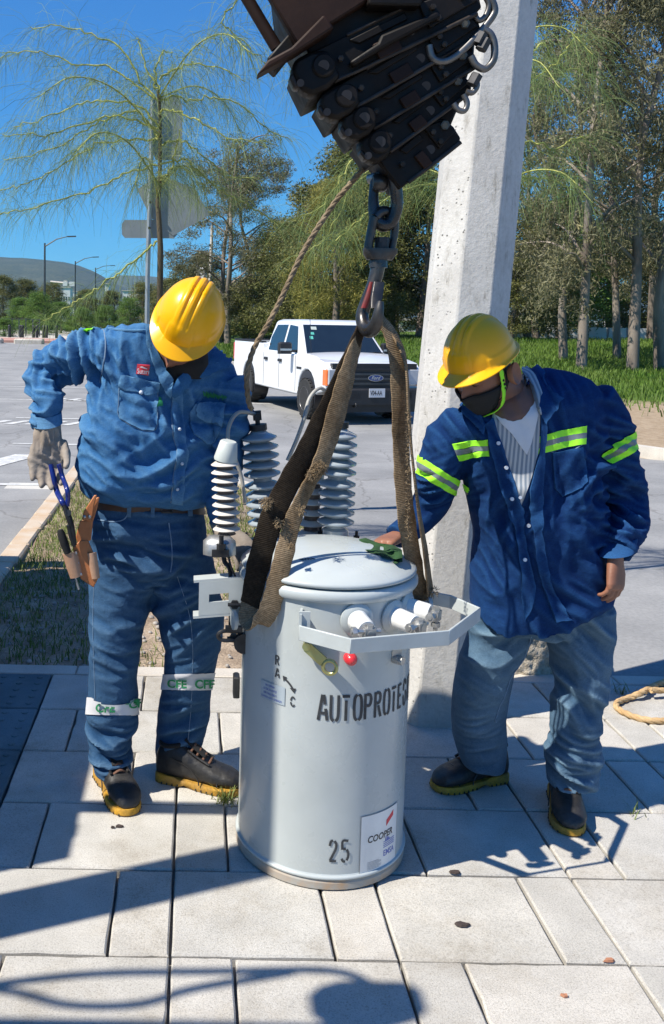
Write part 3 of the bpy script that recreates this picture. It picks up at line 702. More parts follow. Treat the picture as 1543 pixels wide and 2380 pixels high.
# lead wires at the bushings
M_LEAD = pm('grey_insulated_lead', (.36, .35, .32), .5, var=.15)
tt = b1b+nrm(b1b-b1a)*.045
solo('lead_wire', 'grey insulated lead curling from left porcelain bushing down beside the capped arrester', 'wire',
     tube([tt, P(556, 958, 2.80), P(534, 985, 2.76), P(530, 1022, 2.74), P(545, 1062, 2.73), P(560, 1105, 2.73), P(566, 1140, 2.73), P(570, 1168, 2.73)], .0062, 8, k=5), M_LEAD, 60)
t2_ = b2b+nrm(b2b-b2a)*.045
solo('lead_wire', 'pale insulated lead looping behind left sling to middle bushing', 'wire',
     tube([t2_, P(770, 930, 2.86), P(746, 902, 2.84), P(720, 925, 2.82), P(706, 975, 2.8), P(688, 1025, 2.8), P(668, 1070, 2.8)], .0062, 8, k=5), M_LEAD, 60)
# ================================================================ SLINGS, HOOK, BOOM
def m_web(name, a, b):
    m, t, bs = nm(name); vec = coords(t); n1 = tex(t, 'ShaderNodeTexNoise', 9, 5, .65, vec); n2 = tex(t, 'ShaderNodeTexNoise', 120, 3, .7, vec)
    r = ramp(t, [(.32, a), (.68, b)]); t.links.new(n1.outputs['Fac'], r.inputs[0]); r2 = ramp(t, [(.3, (.55, .55, .55)), (.7, (1.15, 1.15, 1.15))]); t.links.new(n2.outputs['Fac'], r2.inputs[0])
    uv = t.nodes.new('ShaderNodeUVMap'); wv = t.nodes.new('ShaderNodeTexWave'); wv.inputs['Scale'].default_value = 1.0; wv.bands_direction = 'X'; wv.inputs['Distortion'].default_value = .6
    t.links.new(uv.outputs[0], wv.inputs['Vector']); r3 = ramp(t, [(.25, (.78, .78, .78)), (.7, (1.04, 1.04, 1.04))]); t.links.new(wv.outputs['Fac'], r3.inputs[0])
    c = mixc(t, 1.0, mixc(t, 1.0, r.outputs[0], r2.outputs[0], 'MULTIPLY'), r3.outputs[0], 'MULTIPLY'); t.links.new(c, bs.inputs['Base Color'])
    bs.inputs['Roughness'].default_value = .95; bs.inputs['Specular IOR Level'].default_value = .1
    bp = t.nodes.new('ShaderNodeBump'); bp.inputs['Strength'].default_value = .6; bp.inputs['Distance'].default_value = .0015; t.links.new(wv.outputs['Fac'], bp.inputs['Height']); t.links.new(bp.outputs[0], bs.inputs['Normal'])
    return m
M_WEBT = m_web('tan_dirty_webbing', (.17, .115, .065), (.36, .265, .165)); M_WEBD = m_web('shaded_dark_webbing', (.018, .014, .011), (.065, .048, .032))  # the dark strand's colour also holds the shade falling on it
M_FRAY = pm('frayed_fibres', (.30, .22, .13), .95, c2=(.14, .105, .07), scale=30, spec=.1)
def ribbon(path, wvec, wd, th=.006, k=6):
    """webbing strip: width direction per point"""
    path = np.asarray(path, float); W = np.array([nrm(q) for q in wvec]); wd = np.full(len(path), wd) if np.isscalar(wd) else np.asarray(wd)
    full = smooth_path(np.column_stack((path, W, wd)), k); rings = []; tg = np.gradient(full[:, :3], axis=0)
    for i, r in enumerate(full):
        d = nrm(tg[i]); w_ = r[3:6]-d*np.dot(r[3:6], d); w_ = nrm(w_); nn = np.cross(d, w_)
        j = .0012*math.sin(i*2.3)+.001*math.sin(i*5.1); a = r[6]/2+j
        rings.append(np.array([r[:3]+w_*a+nn*th*.3, r[:3]+w_*a*.9+nn*th/2, r[:3]+nn*th*.42, r[:3]-w_*a*.9+nn*th/2, r[:3]-w_*a+nn*th*.3,
                               r[:3]-w_*a-nn*th*.3, r[:3]-w_*a*.9-nn*th/2, r[:3]-nn*th*.42, r[:3]+w_*a*.9-nn*th/2, r[:3]+w_*a-nn*th*.3]))
    return loft(rings), full
def add_uv_along(o, nring=10, per=.0085):
    me = o.data; uv = me.uv_layers.new(name='UVMap'); co = np.array([tuple(v.co) for v in me.vertices]); n = len(co)//nring
    c = co[:n*nring].reshape(n, nring, 3).mean(1); L = np.concatenate(([0], np.cumsum(np.linalg.norm(np.diff(c, axis=0), axis=1))))
    for lp in me.loops: uv.data[lp.index].uv = (L[min(lp.vertex_index//nring, n-1)]/per/20*10.5, .5)
def fuzz(center, r, n, seed, L=.02):
    rg = random.Random(seed); o = []
    for _ in range(n):
        d = nrm([rg.gauss(0, 1) for _ in range(3)]); p = np.asarray(center)+d*r*rg.random()**.5; q = p+nrm(d+nrm([rg.gauss(0, 1) for _ in range(3)])*.8)*L*rg.uniform(.4, 1)
        m = (p+q)/2+V(rg.gauss(0, 1), rg.gauss(0, 1), rg.gauss(0, 1))*L*.2; o.append(tube([p, m, q], [.0009, .0008, .0004], 3))
    return join(o)
HY = 2.55
ls = thing('lifting_sling', 'frayed dark and tan webbing sling looped under the left lug of the transformer', 'sling', LUGL)
pts = [P(850, 742, HY), P(828, 790, HY-.02), P(770, 930, 2.50), P(706, 1060, 2.47), P(640, 1185, 2.45), P(604, 1300, 2.45), P(580, 1405, 2.47)]
wv = [(.5, .5, .3), (.8, .4, .2), (.9, .3, .25), (.9, .25, .3), (.9, .1, .2), (.9, 0, .1), (.7, -.5, .05)]
sh, f1 = ribbon(pts, wv, [.030, .036, .055, .062, .066, .064, .056]); s1 = part('dark_strand', sh, M_WEBD, ls, 60); add_uv_along(s1)
pts = [P(580, 1400, 2.475), P(577, 1438, 2.46), P(598, 1449, 2.43), P(622, 1425, 2.42), P(640, 1370, 2.42), P(660, 1290, 2.43), P(684, 1200, 2.45), P(716, 1130, 2.46), P(752, 1060, 2.47), P(790, 930, 2.49), P(812, 850, 2.51), P(836, 775, HY-.01)]
wv = [(.7, -.5, .05), (.9, -.3, .3), (.9, -.2, .4), (.95, .0, .25), (.95, .05, .25), (.95, .1, .25), (.9, .2, .3), (.85, .3, .3), (.9, .3, .25), (.9, .3, .25), (.8, .4, .2), (.6, .5, .2)]
sh, f2 = ribbon(pts, wv, [.054, .056, .056, .056, .055, .052, .045, .040, .050, .056, .046, .034]); s2 = part('tan_strand', sh, M_WEBT, ls, 60, 'tan sunlit strand'); add_uv_along(s2)
part('frayed_tuft', join([fuzz(P(742, 1088, 2.44), .018, 420, 1, .013), fuzz(P(728, 1105, 2.44), .013, 260, 2, .012), fuzz(P(620, 1170, 2.43), .016, 220, 3, .011), fuzz(P(676, 1270, 2.41), .006, 90, 4, .008),
     fuzz(P(700, 1185, 2.43), .012, 60, 9, .014), fuzz(P(648, 1215, 2.43), .01, 50, 10, .014)]), M_FRAY, s2, None, kind='stuff')
rs = thing('lifting_sling', 'tan webbing sling running from hook to the lug beside the guard bracket', 'sling', LUGR)
pts = [P(876, 738, HY), P(905, 775, HY), P(926, 850, 2.54), P(930, 960, 2.54), P(934, 1080, 2.55), P(944, 1200, 2.56), P(962, 1310, 2.60), P(980, 1398, 2.64)]
wv = [(.4, .6, .3), (.8, .5, .2), (.9, .35, 0), (.9, .35, 0), (.92, .3, 0), (.92, .3, .1), (.92, .2, .1), (.9, .2, .1)]
sh, f3 = ribbon(pts, wv, [.034, .044, .056, .054, .052, .054, .050, .046]); s3 = part('front_strand', sh, M_WEBT, rs, 60); add_uv_along(s3)
pts = [P(880, 733, HY+.02), P(918, 780, HY+.015), P(943, 850, 2.52), P(950, 960, 2.51), P(958, 1060, 2.51), P(972, 1180, 2.53), P(988, 1280, 2.58), P(1000, 1380, 2.63)]
wv = [(.4, .6, .3), (.6, .8, 0), (.3, .95, 0), (.3, .95, 0), (.25, .97, 0), (.3, .95, 0), (.4, .9, 0), (.5, .8, 0)]
sh, f4 = ribbon(pts, wv, [.034, .04, .05, .05, .05, .05, .05, .046]); s4 = part('edge_strand', sh, M_WEBT, rs, 60); add_uv_along(s4)
part('frayed_tuft', join([fuzz(P(949, 960+q*.9, 2.485), .006, 9, 30+q, .010) for q in range(0, 330, 14)] + [fuzz(P(1005, 1375, 2.61), .014, 70, 8, .014)]), M_FRAY, s4, None, kind='stuff')

# --- shackle, swivel link and hook
M_OILY = pm('oily_forged_steel', (.042, .040, .040), .36, .75, c2=(.10, .095, .09), scale=14, rvar=.14, bump=.15, bscale=50)
M_REDW = pm('worn_red_paint', (.22, .015, .015), .5, c2=(.08, .03, .025), scale=22)
rg = thing('hook_block', 'dark oily shackle, swivel link and hook hanging from the boom tip', 'hook', P(852, 768, HY))
pin = P(938, 402, HY); pl = P(878, 412, HY+.02)
bow = part('shackle', tube([P(905, 398, HY-.015)+V(.012, 0, 0), P(920, 440, HY-.01), P(922, 480, HY-.005), P(908, 514, HY), P(888, 522, HY), P(872, 500, HY+.01), P(868, 455, HY+.02), P(874, 405, HY+.03)],
     [.019, .018, .017, .019, .020, .018, .014, .014], 14, k=6), M_OILY, rg, 60)
pe = P(925, 402, HY-.015)
part('shackle_eye', join([lathe([(.010, -.014), (.030, -.014), (.032, 0), (.030, .014), (.010, .014)], 20, pe, axis_R((0, 0, 0), (.75, -.6, .1)))]), M_OILY, bow, 40)
dpn = nrm((.75, -.6, .1)); part('pin', join([cyl(pe-dpn*.09, pe+dpn*.02, .014, 14), hexnut(pe+dpn*.024, .020, .014, dpn), cyl(pe+dpn*.028, pe+dpn*.046, .0125, 14)]), M_GALV, bow, 30)
part('pin_boss', join([lathe([(.02, -.02), (.026, -.012), (.026, .012), (.02, .02)], 16, P(882, 425, HY+.01), axis_R((0, 0, 0), (1, 0, 0)))]), M_OILY, bow, 40)
lk = part('swivel_link', join([tube([P(870, 505, HY-.006), P(862, 540, HY-.006), P(856, 580, HY-.006), P(862, 594, HY-.004)], [.014, .0125, .013, .015], 12, k=5),
     tube([P(872, 506, HY-.006), P(888, 492, HY), P(910, 496, HY+.01), P(918, 510, HY+.012)], [.014, .016, .014, .012], 12, k=5),
     tube([P(918, 508, HY+.012), P(916, 545, HY+.014), P(908, 585, HY+.012), P(902, 598, HY+.004)], [.012, .011, .011, .014], 12, k=5),
     loft([ell(P(884, 578, HY), (.048, 0, 0), (0, .028, 0), 20, 3), ell(P(883, 590, HY), (.047, 0, 0), (0, .029, 0), 20, 3), ell(P(881, 604, HY), (.036, 0, 0), (0, .027, 0), 20)])]), M_OILY, rg, 50)
part('swivel_nut', join([cyl(P(886, 584, HY), P(888, 556, HY), .020, 14), hexnut(P(888, 558, HY), .022, .014)]), M_DKMET, lk, 30)
hk = part('hook', join([cyl(P(880, 600, HY), P(879, 622, HY), .024, 16, .026),
     tube([P(879, 612, HY), P(874, 640, HY), P(864, 672, HY), P(852, 700, HY), P(842, 732, HY), P(846, 758, HY-.02), P(860, 768, HY-.05), P(874, 752, HY-.075), P(880, 725, HY-.085), P(884, 700, HY-.085)],
     [.026, .026, .024, .022, .022, .022, .021, .019, .015, .009], 14, k=6, rb=[.020, .019, .018, .017, .018, .019, .019, .017, .013, .008])]), M_OILY, rg, 60)
part('safety_latch', loft([ell(P(880, 655, HY-.03), (.016, 0, 0), (0, .010, 0), 12, 4), ell(P(875, 690, HY-.045), (.017, 0, 0), (0, .008, 0), 12, 4), ell(P(870, 716, HY-.06), (.010, 0, 0), (0, .006, 0), 12, 4)]), M_OILY, hk, 50)
part('red_paint_patch', loft([ell(P(864, 655, HY-.020), (.006, 0, 0), (0, .004, 0), 10), ell(P(856, 690, HY-.022), (.010, 0, 0), (0, .005, 0), 10), ell(P(846, 716, HY-.023), (.009, 0, 0), (0, .004, 0), 10)]), M_REDW, hk, 60)

# --- telescopic boom head: stacked collars of the nested sections
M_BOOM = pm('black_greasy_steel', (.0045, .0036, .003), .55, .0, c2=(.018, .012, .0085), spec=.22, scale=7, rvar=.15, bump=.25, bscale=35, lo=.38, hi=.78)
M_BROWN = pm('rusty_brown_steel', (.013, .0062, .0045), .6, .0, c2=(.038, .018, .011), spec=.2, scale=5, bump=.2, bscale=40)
M_HOSE = pm('grey_steel_pipe', (.10, .095, .09), .4, .7, c2=(.22, .21, .20), scale=14)
BY = 2.60
def Bz(x, y, Y=BY): return P(520.5+x*.42175, y*.42175, Y)
bo = thing('crane_boom', 'black greasy telescopic crane boom head reaching in from the top', 'crane boom', Bz(1000, 980))
def collar(L, R, hw, dep, Y, cut=0.0, nm_='boom_collar', lug=True):
    """collar of one nested section: slanted bar, clevis lug with bored hole at the left, bolted plate at the right"""
    L, R = np.array(L, float), np.array(R, float); d = (R-L)/np.linalg.norm(R-L); n = np.array((-d[1], d[0])); T = np.linalg.norm(R-L)
    def q2(t, s): q = L+d*t*T+n*s; return (q[0], q[1])
    def pt(t, s, e=0): return Bz(*q2(t, s), Y-e)
    def bar(poly, e, th, name, m, par, bev=.004):
        f = np.array([pt(t, s, e) for t, s in poly]); o_ = part(name, loft([f, f+V(0, th, 0)]), m, par, 25); mod_bevel(o_, bev, 2); return o_
    h = hw*1.06
    o = bar([(.02, -h), (.86, -h), (.97, -h*.55), (1.0, h*.1), (.985, h*.8), (.93, h), (.02, h)], 0, dep, nm_, M_BOOM, bo)
    bar([(.30, -h*.72), (.62, -h*.78), (.62, -h*.35), (.34, -h*.30)], .007, .012, 'wear_plate', M_BOOM, o, .003)
    bar([(.40, h*.05), (.53, h*.05), (.53, h*.95), (.40, h*.95)], .012, .016, 'pad_plate', M_BROWN, o, .003)
    bar([(.70, -h*.9), (.975, -h*.5), (.985, h*.35), (.70, h*.6)], .010, .014, 'end_plate', M_BOOM, o, .003)
    part('edge_weld', tube([pt(.14, h*.98, .002), pt(.55, h*1.02, .004), pt(.95, h*1.0, .002)], .006, 6, k=4), M_EDGE, o, 60)
    part('edge_weld', tube([pt(.30, -h*.98, .002), pt(.84, -h*1.0, .002)], .005, 6, k=2), M_EDGE, o, 60)
    if lug:
        lg = bar([(-.035, -h*.55), (.005, -h*1.05), (.10, -h*1.1), (.185, -h*.75), (.185, h*.85), (.10, h*1.15), (.01, h*1.1), (-.035, h*.55)], .020, .075, 'clevis_lug', M_BOOM, o, .012)
        part('lug_ring', lathe([(.013, -.002), (.030, -.002), (.030, .004), (.026, .008), (.015, .008)], 20, pt(.125, -h*.05, .021), rotx(math.pi/2)), M_BOOM, lg, 40)
        part('lug_hole', cyl(pt(.125, -h*.05, .0305), pt(.125, -h*.05, .0), .0145, 16), M_LBLK, lg, 40)
        part('end_bore', cyl(pt(-.02, h*.25, .022), pt(-.02, h*.25, .0), .010, 12), M_LBLK, lg, 40)
        bar([(-.06, -h*.3), (-.03, -h*.5), (-.03, h*.5), (-.06, h*.35)], .016, .05, 'lug_face', M_EDGE, lg, .006)
    part('pin_hole', cyl(pt(.60, h*.30, .0015), pt(.60, h*.30, -.02), .0125, 16), M_LBLK, o, 40)
    for t_, s_ in ((.925, -h*.25), (.76, -h*.35), (.76, h*.3), (.22, 0)):
        part('bolt', join([hexnut(pt(t_, s_, .014), .0125 if t_ > .9 else .008, .010, (0, -1, 0)), cyl(pt(t_, s_, .022), pt(t_, s_, .01), .0075 if t_ > .9 else .005, 10)]), M_BOLT if t_ > .9 else M_EDGE, o, 30)
    return o
M_EDGE = pm('edge_highlight_steel', (.016, .013, .011), .45, .2, c2=(.06, .048, .04), scale=16, rvar=.15, spec=.3); M_BOLT = pm('dull_bolt_head', (.10, .095, .08), .5, .4, var=.3, scale=30)  # paler edge steel carries the boom's edge highlights in its colour
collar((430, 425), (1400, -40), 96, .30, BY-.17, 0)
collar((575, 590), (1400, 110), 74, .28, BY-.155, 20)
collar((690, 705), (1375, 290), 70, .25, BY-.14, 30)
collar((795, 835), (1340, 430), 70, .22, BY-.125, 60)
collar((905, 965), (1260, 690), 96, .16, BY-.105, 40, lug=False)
# boom body and bracket plate going up out of the picture
d_up = nrm(Bz(600, -200)-Bz(860, 240)); 
def slab(poly, Y, dep, name, m, par=bo, bev=.006):
    f = np.array([Bz(x, y, Y) for x, y in poly]); o = part(name, loft([f, f+V(0, dep, 0)]), m, par, 25)
    if bev: mod_bevel(o, bev, 2)
    return o
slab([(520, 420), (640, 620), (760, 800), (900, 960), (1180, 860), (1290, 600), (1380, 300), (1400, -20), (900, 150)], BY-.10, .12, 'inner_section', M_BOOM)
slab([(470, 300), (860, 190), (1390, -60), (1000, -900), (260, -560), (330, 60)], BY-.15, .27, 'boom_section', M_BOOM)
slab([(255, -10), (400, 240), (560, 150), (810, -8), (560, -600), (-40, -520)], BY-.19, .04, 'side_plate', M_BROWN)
slab([(180, 412), (240, 330), (372, 258), (552, 76), (610, 150), (380, 300)], BY-.22, .06, 'wedge_bracket', M_BROWN)
slab([(235, 322), (360, 180), (395, 250), (290, 380)], BY-.16, .10, 'bracket_block', M_BOOM)
part('cylinder_rod', join([cyl(Bz(290, 265, BY-.13), Bz(20, -190, BY-.13), .0165, 16)]), M_BROWN, bo, 40)
slab([(795, 25), (1085, 30), (1110, -40), (800, -40)], BY-.21, .06, 'cover_plate', M_BOOM)
slab([(690, 340), (850, 235), (868, 190), (1180, 60), (1200, 90), (900, 250), (720, 360)], BY-.20, .05, 'guide_rail', M_BOOM)
for pts_ in ([(1130, 250), (1150, 320), (1210, 340), (1290, 300), (1400, 190), (1480, 90), (1490, 40), (1465, -10), (1430, -30)],
             [(1430, 160), (1470, 190), (1490, 250), (1485, 330), (1440, 380), (1390, 360), (1360, 310)],
             [(1440, -20), (1460, 30), (1440, 90), (1400, 110), (1360, 40)],
             [(1380, 420), (1395, 470), (1370, 510), (1335, 505)],
             [(1320, 520), (1340, 570), (1325, 610), (1290, 605), (1265, 570)]):
    part('hydraulic_pipe', tube([Bz(x, y, BY-.16) for x, y in pts_], .0095 if len(pts_) > 5 else .0075, 10, k=6), M_HOSE, bo, 60)
for (x, y) in ((1430, 245), (1380, 440), (1410, 215)):
    part('pipe_fitting', hexnut(Bz(x, y, BY-.16), .016, .03, (.4, 0, .8)), M_DKMET, bo, 30)
# tag line from the boom to the left bushing
M_ROPE = pm('weathered_hemp', (.17, .125, .08), .95, c2=(.30, .235, .16), scale=22, bump=.9, bscale=130, spec=.1)
def rope(pts, r, k=8, tw=26):
    """three-strand twisted rope"""
    q = smooth_path(pts, k); L = np.concatenate(([0], np.cumsum(np.linalg.norm(np.diff(q, axis=0), axis=1)))); tot = L[-1]
    s = np.linspace(0, tot, max(24, int(tot/(r*.9)))); c = np.column_stack([np.interp(s, L, q[:, i]) for i in range(3)]); tg = np.gradient(c, axis=0); o = []
    u = None; fr = []
    for i in range(len(c)):
        d = nrm(tg[i]); u = frame(d)[0] if u is None else nrm(u-d*np.dot(u, d)); fr.append((u, np.cross(d, u)))
    for k3 in range(3):
        a = s/(r*5.2)*2*math.pi/1.6 + k3*2.094
        o.append(tube([c[i]+(fr[i][0]*math.cos(a[i])+fr[i][1]*math.sin(a[i]))*r*.48 for i in range(len(c))], r*.56, 6))
    return join(o)
solo('tag_line', 'weathered brown rope running from boom head down to the left bushing', 'rope',
     rope([P(848, 388, 2.66), P(820, 420, 2.68), P(770, 482, 2.7), P(705, 585, 2.72), P(660, 680, 2.73), P(625, 750, 2.73), P(590, 810, 2.74), P(574, 870, 2.75), P(577, 930, 2.77), P(585, 952, 2.79)], .0088), M_ROPE, 60)

# ================================================================ CONCRETE POLE
def m_pole():
    m, t, bs = nm('cast_concrete_pole'); vec = coords(t, (1, 1, 1)); n1 = tex(t, 'ShaderNodeTexNoise', 3.5, 6, .6, vec); n2 = tex(t, 'ShaderNodeTexNoise', 60, 4, .7, vec)
    r1 = ramp(t, [(.3, (.48, .465, .44)), (.7, (.62, .605, .575))]); t.links.new(n1.outputs['Fac'], r1.inputs[0]); r2 = ramp(t, [(.25, (.86, .86, .86)), (.6, (1.03, 1.03, 1.03))]); t.links.new(n2.outputs['Fac'], r2.inputs[0])
    v3 = coords(t, (1, 1, .3)); st = tex(t, 'ShaderNodeTexNoise', 26, 5, .75, v3); r3 = ramp(t, [(.30, (.60, .58, .55)), (.42, (.95, .95, .94)), (.5, (1, 1, 1))]); t.links.new(st.outputs['Fac'], r3.inputs[0])
    vo = t.nodes.new('ShaderNodeTexVoronoi'); vo.inputs['Scale'].default_value = 42; t.links.new(vec, vo.inputs['Vector'])
    sx = t.nodes.new('ShaderNodeNewGeometry'); sp = t.nodes.new('ShaderNodeSeparateXYZ'); t.links.new(sx.outputs['True Normal'], sp.inputs[0])
    rg_ = ramp(t, [(.0, (1, 1, 1)), (.13, (1, 1, 1)), (.19, (0, 0, 0))]); t.links.new(vo.outputs['Distance'], rg_.inputs[0])
    gate = ramp(t, [(.42, (0, 0, 0)), (.60, (1, 1, 1))]); t.links.new(n1.outputs['Fac'], gate.inputs[0])
    ma = t.nodes.new('ShaderNodeMapRange'); ma.inputs['From Min'].default_value = -.35; ma.inputs['From Max'].default_value = -.55; t.links.new(sp.outputs['X'], ma.inputs['Value'])
    pit = mixc(t, 1.0, mixc(t, 1.0, rg_.outputs[0], gate.outputs[0], 'MULTIPLY'), ma.outputs[0], 'MULTIPLY')
    c = mixc(t, 1.0, mixc(t, 1.0, r1.outputs[0], r2.outputs[0], 'MULTIPLY'), r3.outputs[0], 'MULTIPLY')
    c = mixc(t, pit, c, (.20, .19, .175)); t.links.new(c, bs.inputs['Base Color']); bs.inputs['Roughness'].default_value = .85; bs.inputs['Specular IOR Level'].default_value = .25
    inv = t.nodes.new('ShaderNodeMath'); inv.operation = 'MULTIPLY_ADD'; inv.inputs[1].default_value = -2.5; t.links.new(pit, inv.inputs[0]); t.links.new(n2.outputs['Fac'], inv.inputs[2])
    bp = t.nodes.new('ShaderNodeBump'); bp.inputs['Strength'].default_value = .5; bp.inputs['Distance'].default_value = .004; t.links.new(inv.outputs[0], bp.inputs['Height']); t.links.new(bp.outputs[0], bs.inputs['Normal'])
    return m
pb = G(992, 1650); PY = pb[1]; pt_ = P(1080, 728, PY); ptop = P(1153, 0, PY)
ax = nrm(ptop-pb)
def octr(c, r): return np.array([c+V(math.cos(a)*r, math.sin(a)*r, 0) for a in np.arange(8)*math.pi/4+math.pi/8-rad(5)])
rings = []; 
for h in np.linspace(-.3, 9.5, 60): rings.append(octr(pb+ax*h, (.172-.0065*h) if h > 0 else .172))
po = solo('utility_pole', 'pale octagonal concrete utility pole leaning slightly right', 'pole', loft(rings), m_pole(), 20)
mod_bevel(po, .006, 2, 30)
# ================================================================ PEOPLE
def m_denim(name, a, b, fade, weave=1.0, crs=7.0, cst=.26):
    m, t, bs = nm(name); vec = coords(t)
    n1 = tex(t, 'ShaderNodeTexNoise', 5, 5, .6, vec); r1 = ramp(t, [(.30, a), (.70, b)]); t.links.new(n1.outputs['Fac'], r1.inputs[0])
    g = t.nodes.new('ShaderNodeNewGeometry'); rp = ramp(t, [(.48, (0, 0, 0)), (.60, (1, 1, 1))]); t.links.new(g.outputs['Pointiness'], rp.inputs[0])
    c = mixc(t, rp.outputs[0], r1.outputs[0], fade)
    n2 = tex(t, 'ShaderNodeTexNoise', 420, 2, .6, coords(t, (1, 1, .35))); n3 = tex(t, 'ShaderNodeTexNoise', 420, 2, .6, coords(t, (.3, .3, 1)))
    ad = t.nodes.new('ShaderNodeMath'); ad.operation = 'ADD'; t.links.new(n2.outputs['Fac'], ad.inputs[0]); t.links.new(n3.outputs['Fac'], ad.inputs[1])
    r2 = ramp(t, [(.7, (.80, .80, .80)), (1.0, (1.0, 1.0, 1.0))]); mrr = t.nodes.new('ShaderNodeMath'); mrr.operation = 'MULTIPLY'; mrr.inputs[1].default_value = .85
    t.links.new(ad.outputs[0], mrr.inputs[0]); t.links.new(mrr.outputs[0], r2.inputs[0]); c = mixc(t, weave, c, r2.outputs[0], 'MULTIPLY')
    t.links.new(c, bs.inputs['Base Color']); bs.inputs['Roughness'].default_value = .92; bs.inputs['Specular IOR Level'].default_value = .12
    wn = tex(t, 'ShaderNodeTexNoise', 4, 3, .5, vec); wa = t.nodes.new('ShaderNodeVectorMath'); wa.operation = 'MULTIPLY_ADD'; wa.inputs[1].default_value = (.10, .10, .10); t.links.new(wn.outputs['Color'], wa.inputs[0]); t.links.new(vec, wa.inputs[2])
    f = tex(t, 'ShaderNodeTexNoise', crs, 3, .55, wa.outputs[0]); f.noise_type = 'RIDGED_MULTIFRACTAL'; f.inputs['Lacunarity'].default_value = 2.2
    f.inputs['Offset'].default_value = .9; f.inputs['Gain'].default_value = 1.6
    bp = t.nodes.new('ShaderNodeBump'); bp.inputs['Strength'].default_value = cst; bp.inputs['Distance'].default_value = .012
    t.links.new(f.outputs['Fac'], bp.inputs['Height']); bp2 = t.nodes.new('ShaderNodeBump'); bp2.inputs['Strength'].default_value = .25; bp2.inputs['Distance'].default_value = .0015
    t.links.new(ad.outputs[0], bp2.inputs['Height']); t.links.new(bp.outputs[0], bp2.inputs['Normal']); t.links.new(bp2.outputs[0], bs.inputs['Normal'])
    return m
M_SH1 = m_denim('light_denim_shirt', (.022, .098, .25), (.045, .15, .325), (.11, .25, .42))
M_JE1 = m_denim('blue_jeans', (.012, .046, .115), (.034, .092, .19), (.10, .185, .29))
M_SH2 = m_denim('dark_denim_shirt', (.003, .018, .080), (.006, .032, .120), (.022, .085, .22))
M_JE2 = m_denim('worn_jeans', (.026, .068, .13), (.095, .165, .24), (.19, .29, .37))
M_STITCH = pm('pale_stitching', (.16, .24, .34), .9, var=.2, scale=60)
M_SKIN = pm('tanned_skin', (.24, .105, .062), .5, var=.14, scale=18, bump=.15, bscale=140)
M_HAIR = pm('black_hair', (.012, .010, .009), .6, bump=.8, bscale=260)
M_YEL = pm('yellow_plastic', (.86, .415, .001), .30, var=.04, scale=5, coat=.06, spec=.4)
M_BLACKC = pm('black_cloth', (.010, .010, .011), .9, var=.3, bump=.3, bscale=60)
M_LEATH = pm('tan_leather', (.34, .105, .028), .55, c2=(.46, .17, .06), scale=12, bump=.2, bscale=80)
M_LEATHP = pm('pale_leather', (.36, .20, .12), .7, c2=(.46, .28, .18), scale=12, bump=.2, bscale=80)
M_BELT = pm('brown_belt_leather', (.05, .022, .014), .5, var=.3, scale=14)
M_GLOVE = pm('grey_glove_leather', (.21, .17, .135), .85, c2=(.33, .285, .24), scale=11, bump=.5, bscale=30, bdist=.006)
M_BOOT = pm('black_boot_leather', (.011, .011, .012), .5, c2=(.034, .032, .030), scale=14, bump=.6, bscale=45, rvar=.15, fine=.3, fscale=120)
M_SOLE = pm('yellow_rubber_sole', (.54, .28, .015), .75, c2=(.30, .17, .04), scale=22, fine=.3, fscale=90)
M_LIME = pm('fluorescent_lime', (.36, .95, .03), .6, var=.08, scale=10); M_REFL = pm('grey_reflective_tape', (.17, .20, .215), .45, var=.1, scale=30)
M_WHITE = pm('white_cotton', (.62, .62, .64), .9, var=.06, scale=12); M_GREEN = pm('green_print', (.02, .24, .09), .8, var=.15); M_BAND = pm('white_band_cloth', (.60, .60, .62), .85, var=.06)
M_LACE = pm('brown_laces', (.14, .07, .045), .9); M_BTN = pm('pale_button', (.55, .60, .68), .4)

def evalmesh(o):
    dg = bpy.context.evaluated_depsgraph_get(); return bpy.data.meshes.new_from_object(o.evaluated_get(dg))
def remesh(shape, vox=.009, it=6, fac=.5):
    me = mesh('tmp', shape); o = bpy.data.objects.new('tmp', me); COL.objects.link(o)
    r = o.modifiers.new('r', 'REMESH'); r.mode = 'VOXEL'; r.voxel_size = vox; r.use_smooth_shade = True
    if it: s = o.modifiers.new('s', 'SMOOTH'); s.factor = fac; s.iterations = it
    m2 = evalmesh(o); bpy.data.objects.remove(o, do_unlink=True); bpy.data.meshes.remove(me)
    n = len(m2.vertices); v = np.empty(n*3); m2.vertices.foreach_get('co', v); nn = np.empty(n*3); m2.vertices.foreach_get('normal', nn)
    f = [tuple(p.vertices) for p in m2.polygons]; bpy.data.meshes.remove(m2)
    return v.reshape(-1, 3), f, nn.reshape(-1, 3)
def vnoise(v, s, seed=0.0):
    return np.array([noise.noise((p[0]*s+seed, p[1]*s-seed, p[2]*s+seed*.7)) for p in v])
